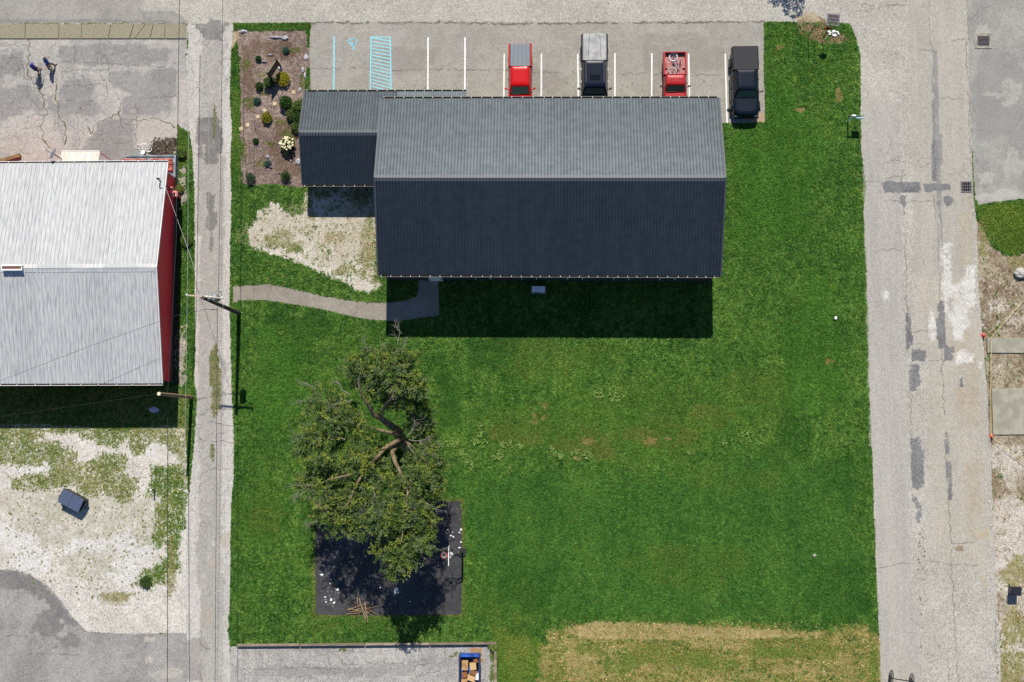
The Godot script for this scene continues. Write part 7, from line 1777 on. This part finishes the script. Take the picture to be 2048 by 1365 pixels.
func nets(out: MB, bones: Array, cell: float, k: float):
	var mn := Vector3(9, 9, 9); var mx := -mn
	for b in bones:
		for i in 2:
			var q: Vector3 = b[i]; var rr: float = b[2 + i] + cell * 2 + k * 0.3
			mn = mn.min(q - Vector3.ONE * rr); mx = mx.max(q + Vector3.ONE * rr)
	var nx := int((mx.x - mn.x) / cell) + 2; var ny := int((mx.y - mn.y) / cell) + 2; var nz := int((mx.z - mn.z) / cell) + 2
	var v := PackedFloat32Array(); v.resize(nx * ny * nz); v.fill(9.0)
	for b in bones:
		var rr: float = maxf(b[2], b[3]) + cell * 2.5
		var lo: Vector3 = b[0].min(b[1]) - Vector3.ONE * rr; var hi: Vector3 = b[0].max(b[1]) + Vector3.ONE * rr
		for z in range(maxi(0, int((lo.z - mn.z) / cell)), mini(nz, int((hi.z - mn.z) / cell) + 2)):
			for y in range(maxi(0, int((lo.y - mn.y) / cell)), mini(ny, int((hi.y - mn.y) / cell) + 2)):
				for x in range(maxi(0, int((lo.x - mn.x) / cell)), mini(nx, int((hi.x - mn.x) / cell) + 2)):
					var i := (z * ny + y) * nx + x
					if v[i] > 8.0: v[i] = field(mn + Vector3(x, y, z) * cell, bones, k)
	var vid := {}
	var pos := []; var nor := []
	for z in nz - 1:
		for y in ny - 1:
			for x in nx - 1:
				var i := (z * ny + y) * nx + x
				var c := [v[i], v[i + 1], v[i + nx], v[i + nx + 1], v[i + nx * ny], v[i + nx * ny + 1], v[i + nx * ny + nx], v[i + nx * ny + nx + 1]]
				var neg := 0
				for q in c: if q < 0.0: neg += 1
				if neg == 0 or neg == 8: continue
				var s := Vector3(); var n := 0
				for e in [[0, 1], [2, 3], [4, 5], [6, 7], [0, 2], [1, 3], [4, 6], [5, 7], [0, 4], [1, 5], [2, 6], [3, 7]]:
					var a: float = c[e[0]]; var b: float = c[e[1]]
					if (a < 0.0) != (b < 0.0):
						var t := a / (a - b)
						var pa := Vector3(e[0] & 1, (e[0] >> 1) & 1, e[0] >> 2); var pb := Vector3(e[1] & 1, (e[1] >> 1) & 1, e[1] >> 2)
						s += pa.lerp(pb, t); n += 1
				vid[i] = pos.size()
				pos.append(mn + (Vector3(x, y, z) + s / n) * cell)
				nor.append(Vector3(c[1] + c[3] + c[5] + c[7] - c[0] - c[2] - c[4] - c[6], c[2] + c[3] + c[6] + c[7] - c[0] - c[1] - c[4] - c[5], c[4] + c[5] + c[6] + c[7] - c[0] - c[1] - c[2] - c[3]).normalized())
	var strd := [1, nx, nx * ny]
	for i in vid:
		for ax in 3:
			var j: int = i + strd[ax]
			if j >= v.size() or (v[i] < 0.0) == (v[j] < 0.0): continue
			var u: int = strd[(ax + 1) % 3]; var w: int = strd[(ax + 2) % 3]
			if not (vid.has(i - u) and vid.has(i - w) and vid.has(i - u - w)): continue
			var q := [vid[i], vid[i - u], vid[i - u - w], vid[i - w]]
			out.tri_n(pos[q[0]], pos[q[1]], pos[q[2]], nor[q[0]], nor[q[1]], nor[q[2]])
			out.tri_n(pos[q[0]], pos[q[2]], pos[q[3]], nor[q[0]], nor[q[2]], nor[q[3]])

func person(label: String, at: Vector3, turn: float, pose: Dictionary, cols: Dictionary):
	# local: facing +z, left is +x
	var t := thing("person", label, "person", at, turn, "")
	var skin := mat(Color(0.6, 0.43, 0.34), 0.6); var shirt := mat(cols.shirt, 0.85); var legs := mat(cols.legs, 0.85); var shoe := mat(cols.shoe, 0.7); var hair := mat(cols.hair, 0.85)
	var V := func(a): return Vector3(a[0], a[1], a[2])
	var pel := Vector3(0, 0.95, 0); var che: Vector3 = V.call(pose.chest); var nek := che + Vector3(0, 0.2, 0.03); var hea: Vector3 = nek + V.call(pose.head)
	var bones := [[pel, che, 0.13, 0.155], [che + Vector3(-0.13, 0.1, 0), che + Vector3(0.13, 0.1, 0), 0.075, 0.075], [nek - Vector3(0, 0.05, 0), hea - Vector3(0, 0.05, 0), 0.055, 0.055], [hea, hea + Vector3(0, 0.06, -0.015), 0.085, 0.09], [hea + Vector3(0, -0.06, 0.03), hea + Vector3(0, -0.02, 0.02), 0.055, 0.07], [hea + Vector3(0, -0.005, 0.09), hea + Vector3(0, -0.03, 0.105), 0.012, 0.018], [hea + Vector3(-0.085, 0, 0), hea + Vector3(0.085, 0, 0), 0.02, 0.02]]
	var sb := [[pel - Vector3(0, 0.06, 0), che, 0.155, 0.175], [che + Vector3(-0.15, 0.1, 0), che + Vector3(0.15, 0.1, 0), 0.09, 0.09]]
	var lb := [[pel + Vector3(-0.06, 0, 0), pel + Vector3(0.06, 0, 0), 0.15, 0.15]]
	var fb := []
	var hands := []
	for s in ["l", "r"]:
		var sx := 1.0 if s == "l" else -1.0
		var sh := che + Vector3(sx * 0.18, 0.1, 0); var el: Vector3 = V.call(pose[s + "e"]); var wr: Vector3 = V.call(pose[s + "w"])
		bones.append([sh, el, 0.055, 0.045]); bones.append([el, wr, 0.042, 0.03])
		sb.append([sh, sh.lerp(el, 0.85), 0.075, 0.068])
		var kn: Vector3 = V.call(pose[s + "k"]); var an: Vector3 = V.call(pose[s + "a"]); var hp := pel + Vector3(sx * 0.09, -0.04, 0)
		bones.append([hp, kn, 0.085, 0.058]); bones.append([kn, an, 0.054, 0.038])
		lb.append([hp, kn, 0.1, 0.078])
		if cols.long: lb.append([kn, an + Vector3(0, 0.05, 0), 0.075, 0.06])
		bones.append([an, an + Vector3(0, -0.05, 0.12), 0.038, 0.03])
		fb.append([an + Vector3(0, -0.045, -0.04), an + Vector3(0, -0.06, 0.16), 0.048, 0.04])
		var d := (wr - el).normalized(); hands.append([wr, d, sx])
	var body := MB.new(); nets(body, bones, 0.02, 0.035)
	for h in hands:
		var wr: Vector3 = h[0]; var d: Vector3 = h[1]; var side: Vector3 = d.cross(Vector3(h[2], 0, 0.01)).normalized(); var pn := d.cross(side).normalized()
		var hb := [[wr - d * 0.01, wr + d * 0.05, 0.026, 0.026], [wr + d * 0.05 + side * 0.02, wr + d * 0.085 + side * 0.028, 0.016, 0.014], [wr + d * 0.05 - side * 0.02, wr + d * 0.085 - side * 0.028, 0.016, 0.014]]
		for f in 4:
			var o := side * (f - 1.5) * 0.021; var l: float = [0.062, 0.075, 0.07, 0.05][f]
			var k0 := wr + d * 0.088 + o; var k1 := k0 + (d + pn * 0.25).normalized() * l * 0.55; var k2 := k1 + (d + pn * 0.9).normalized() * l * 0.45
			hb.append([k0, k1, 0.0095, 0.009]); hb.append([k1, k2, 0.009, 0.008])
		var t0 := wr + d * 0.03 + side * 0.03; var t1 := t0 + (d + side * 0.9).normalized() * 0.045; hb.append([t0, t1, 0.012, 0.0105]); hb.append([t1, t1 + (d + pn * 0.4).normalized() * 0.03, 0.0105, 0.009])
		nets(body, hb, 0.007, 0.006)
	var bo := part("body", body, skin, t)
	var m := MB.new(); nets(m, sb, 0.022, 0.04); part("shirt", m, shirt, t)
	m = MB.new(); nets(m, lb, 0.022, 0.03); part("trousers" if cols.long else "shorts", m, legs, t)
	m = MB.new(); nets(m, fb, 0.02, 0.02); part("shoes", m, shoe, t)
	var hb2 := [[hea + Vector3(0, 0.06, -0.02), hea + Vector3(0, 0.075, -0.025), 0.1, 0.098]]
	if cols.get("cap", false): hb2.append([hea + Vector3(0, 0.06, 0.05), hea + Vector3(0, 0.05, 0.15), 0.05, 0.04])
	else: hb2.append([hea + Vector3(0, 0.03, -0.05), hea + Vector3(0, -0.03, -0.05), 0.07, 0.05])
	m = MB.new(); nets(m, hb2, 0.016, 0.02); part("cap" if cols.get("cap", false) else "hair", m, hair, t)
	for sx in [-1.0, 1.0]:
		m = MB.new(); m.blob(hea + Vector3(sx * 0.032, 0.0, 0.083), Vector3(0.012, 0.008, 0.008), 1, 0.0, 4); part("eye", m, mat(Color(0.08, 0.06, 0.05), 0.2), bo)
	m = MB.new(); m.box(hea + Vector3(0, -0.065, 0.083), Vector3(0.045, 0.008, 0.01)); part("mouth", m, mat(Color(0.45, 0.22, 0.2), 0.6), bo)

func build_people():
	person("person in a dark blue shirt, shorts and blue cap walking over the cracked lot", G(79, 145) + Vector3(0, 0.01, 0), 2.5, {"chest": [0, 1.36, 0.04], "head": [0, 0.14, 0.05], "le": [0.26, 1.15, -0.12], "lw": [0.27, 0.93, 0.02], "re": [-0.26, 1.16, 0.1], "rw": [-0.22, 0.98, 0.26], "lk": [0.1, 0.5, 0.2], "la": [0.1, 0.1, 0.2], "rk": [-0.1, 0.5, 0.02], "ra": [-0.1, 0.14, -0.26]},
		{"shirt": Color(0.05, 0.09, 0.4), "legs": Color(0.05, 0.05, 0.06), "shoe": Color(0.06, 0.06, 0.07), "hair": Color(0.2, 0.26, 0.6), "long": false, "cap": true})
	person("person in a lighter blue shirt striding beside the other over the cracked lot", G(103, 133) + Vector3(0, 0.01, 0), 2.2, {"chest": [0, 1.36, 0.06], "head": [0, 0.13, 0.07], "le": [0.27, 1.15, 0.12], "lw": [0.26, 0.98, 0.3], "re": [-0.28, 1.16, -0.14], "rw": [-0.32, 0.96, -0.2], "lk": [0.1, 0.5, 0.04], "la": [0.1, 0.14, -0.24], "rk": [-0.1, 0.52, 0.22], "ra": [-0.1, 0.1, 0.26]},
		{"shirt": Color(0.1, 0.26, 0.52), "legs": Color(0.3, 0.29, 0.27), "shoe": Color(0.1, 0.1, 0.1), "hair": Color(0.3, 0.22, 0.15), "long": true})

func build_scene():
	build_main_building()
	build_barn()
	build_barn_yard()
	build_vehicles()
	build_poles()
	build_street()
	build_tree()
	build_garden()
	build_yard()
	build_people()

func _ready():
	rng.seed = 1
	setup_axes()
	# camera
	var cam := Camera3D.new(); cam.name = "camera"; add_child(cam)
	cam.transform = Transform3D(Basis(cam_r, -cam_dn, cam_r.cross(-cam_dn)), Vector3(0, CH, 0))
	cam.fov = rad_to_deg(2.0 * atan(682.5 / F)); cam.near = 0.5; cam.far = 2500.0; cam.current = true
	# sky, sun, exposure
	var env := Environment.new()
	env.background_mode = Environment.BG_SKY
	var sk := ProceduralSkyMaterial.new()
	sk.sky_top_color = Color(0.31, 0.41, 0.565); sk.sky_horizon_color = Color(0.6, 0.67, 0.74); sk.sky_curve = 0.12
	sk.ground_bottom_color = Color(0.16, 0.19, 0.13); sk.ground_horizon_color = Color(0.45, 0.5, 0.5); sk.sun_angle_max = 1.0
	sk.sky_energy_multiplier = 1.0
	var sky := Sky.new(); sky.sky_material = sk; env.sky = sky
	env.tonemap_mode = Environment.TONE_MAPPER_LINEAR; env.tonemap_exposure = 1.6
	env.sdfgi_enabled = true; env.ssao_enabled = true; env.ssil_enabled = true
	var we := WorldEnvironment.new(); we.name = "world_environment"; we.environment = env; add_child(we)
	var sun := DirectionalLight3D.new(); sun.name = "sun"; sun.light_color = Color(1.0, 0.968, 0.92); sun.light_energy = 1.35
	sun.light_angular_distance = 0.53; sun.shadow_enabled = true; add_child(sun)
	sun.look_at_from_position(Vector3(0, 40, -31), Vector3(0, 40, -31) + Vector3(0.001, -1.0, 0.772), Vector3.UP)
	var t0 := Time.get_ticks_msec()
	make_noises()
	paint_ground()
	print("painted ", Time.get_ticks_msec() - t0)
	build_ground()
	build_grass()
	print("ground ", Time.get_ticks_msec() - t0)
	build_scene()
	print("all ", Time.get_ticks_msec() - t0)
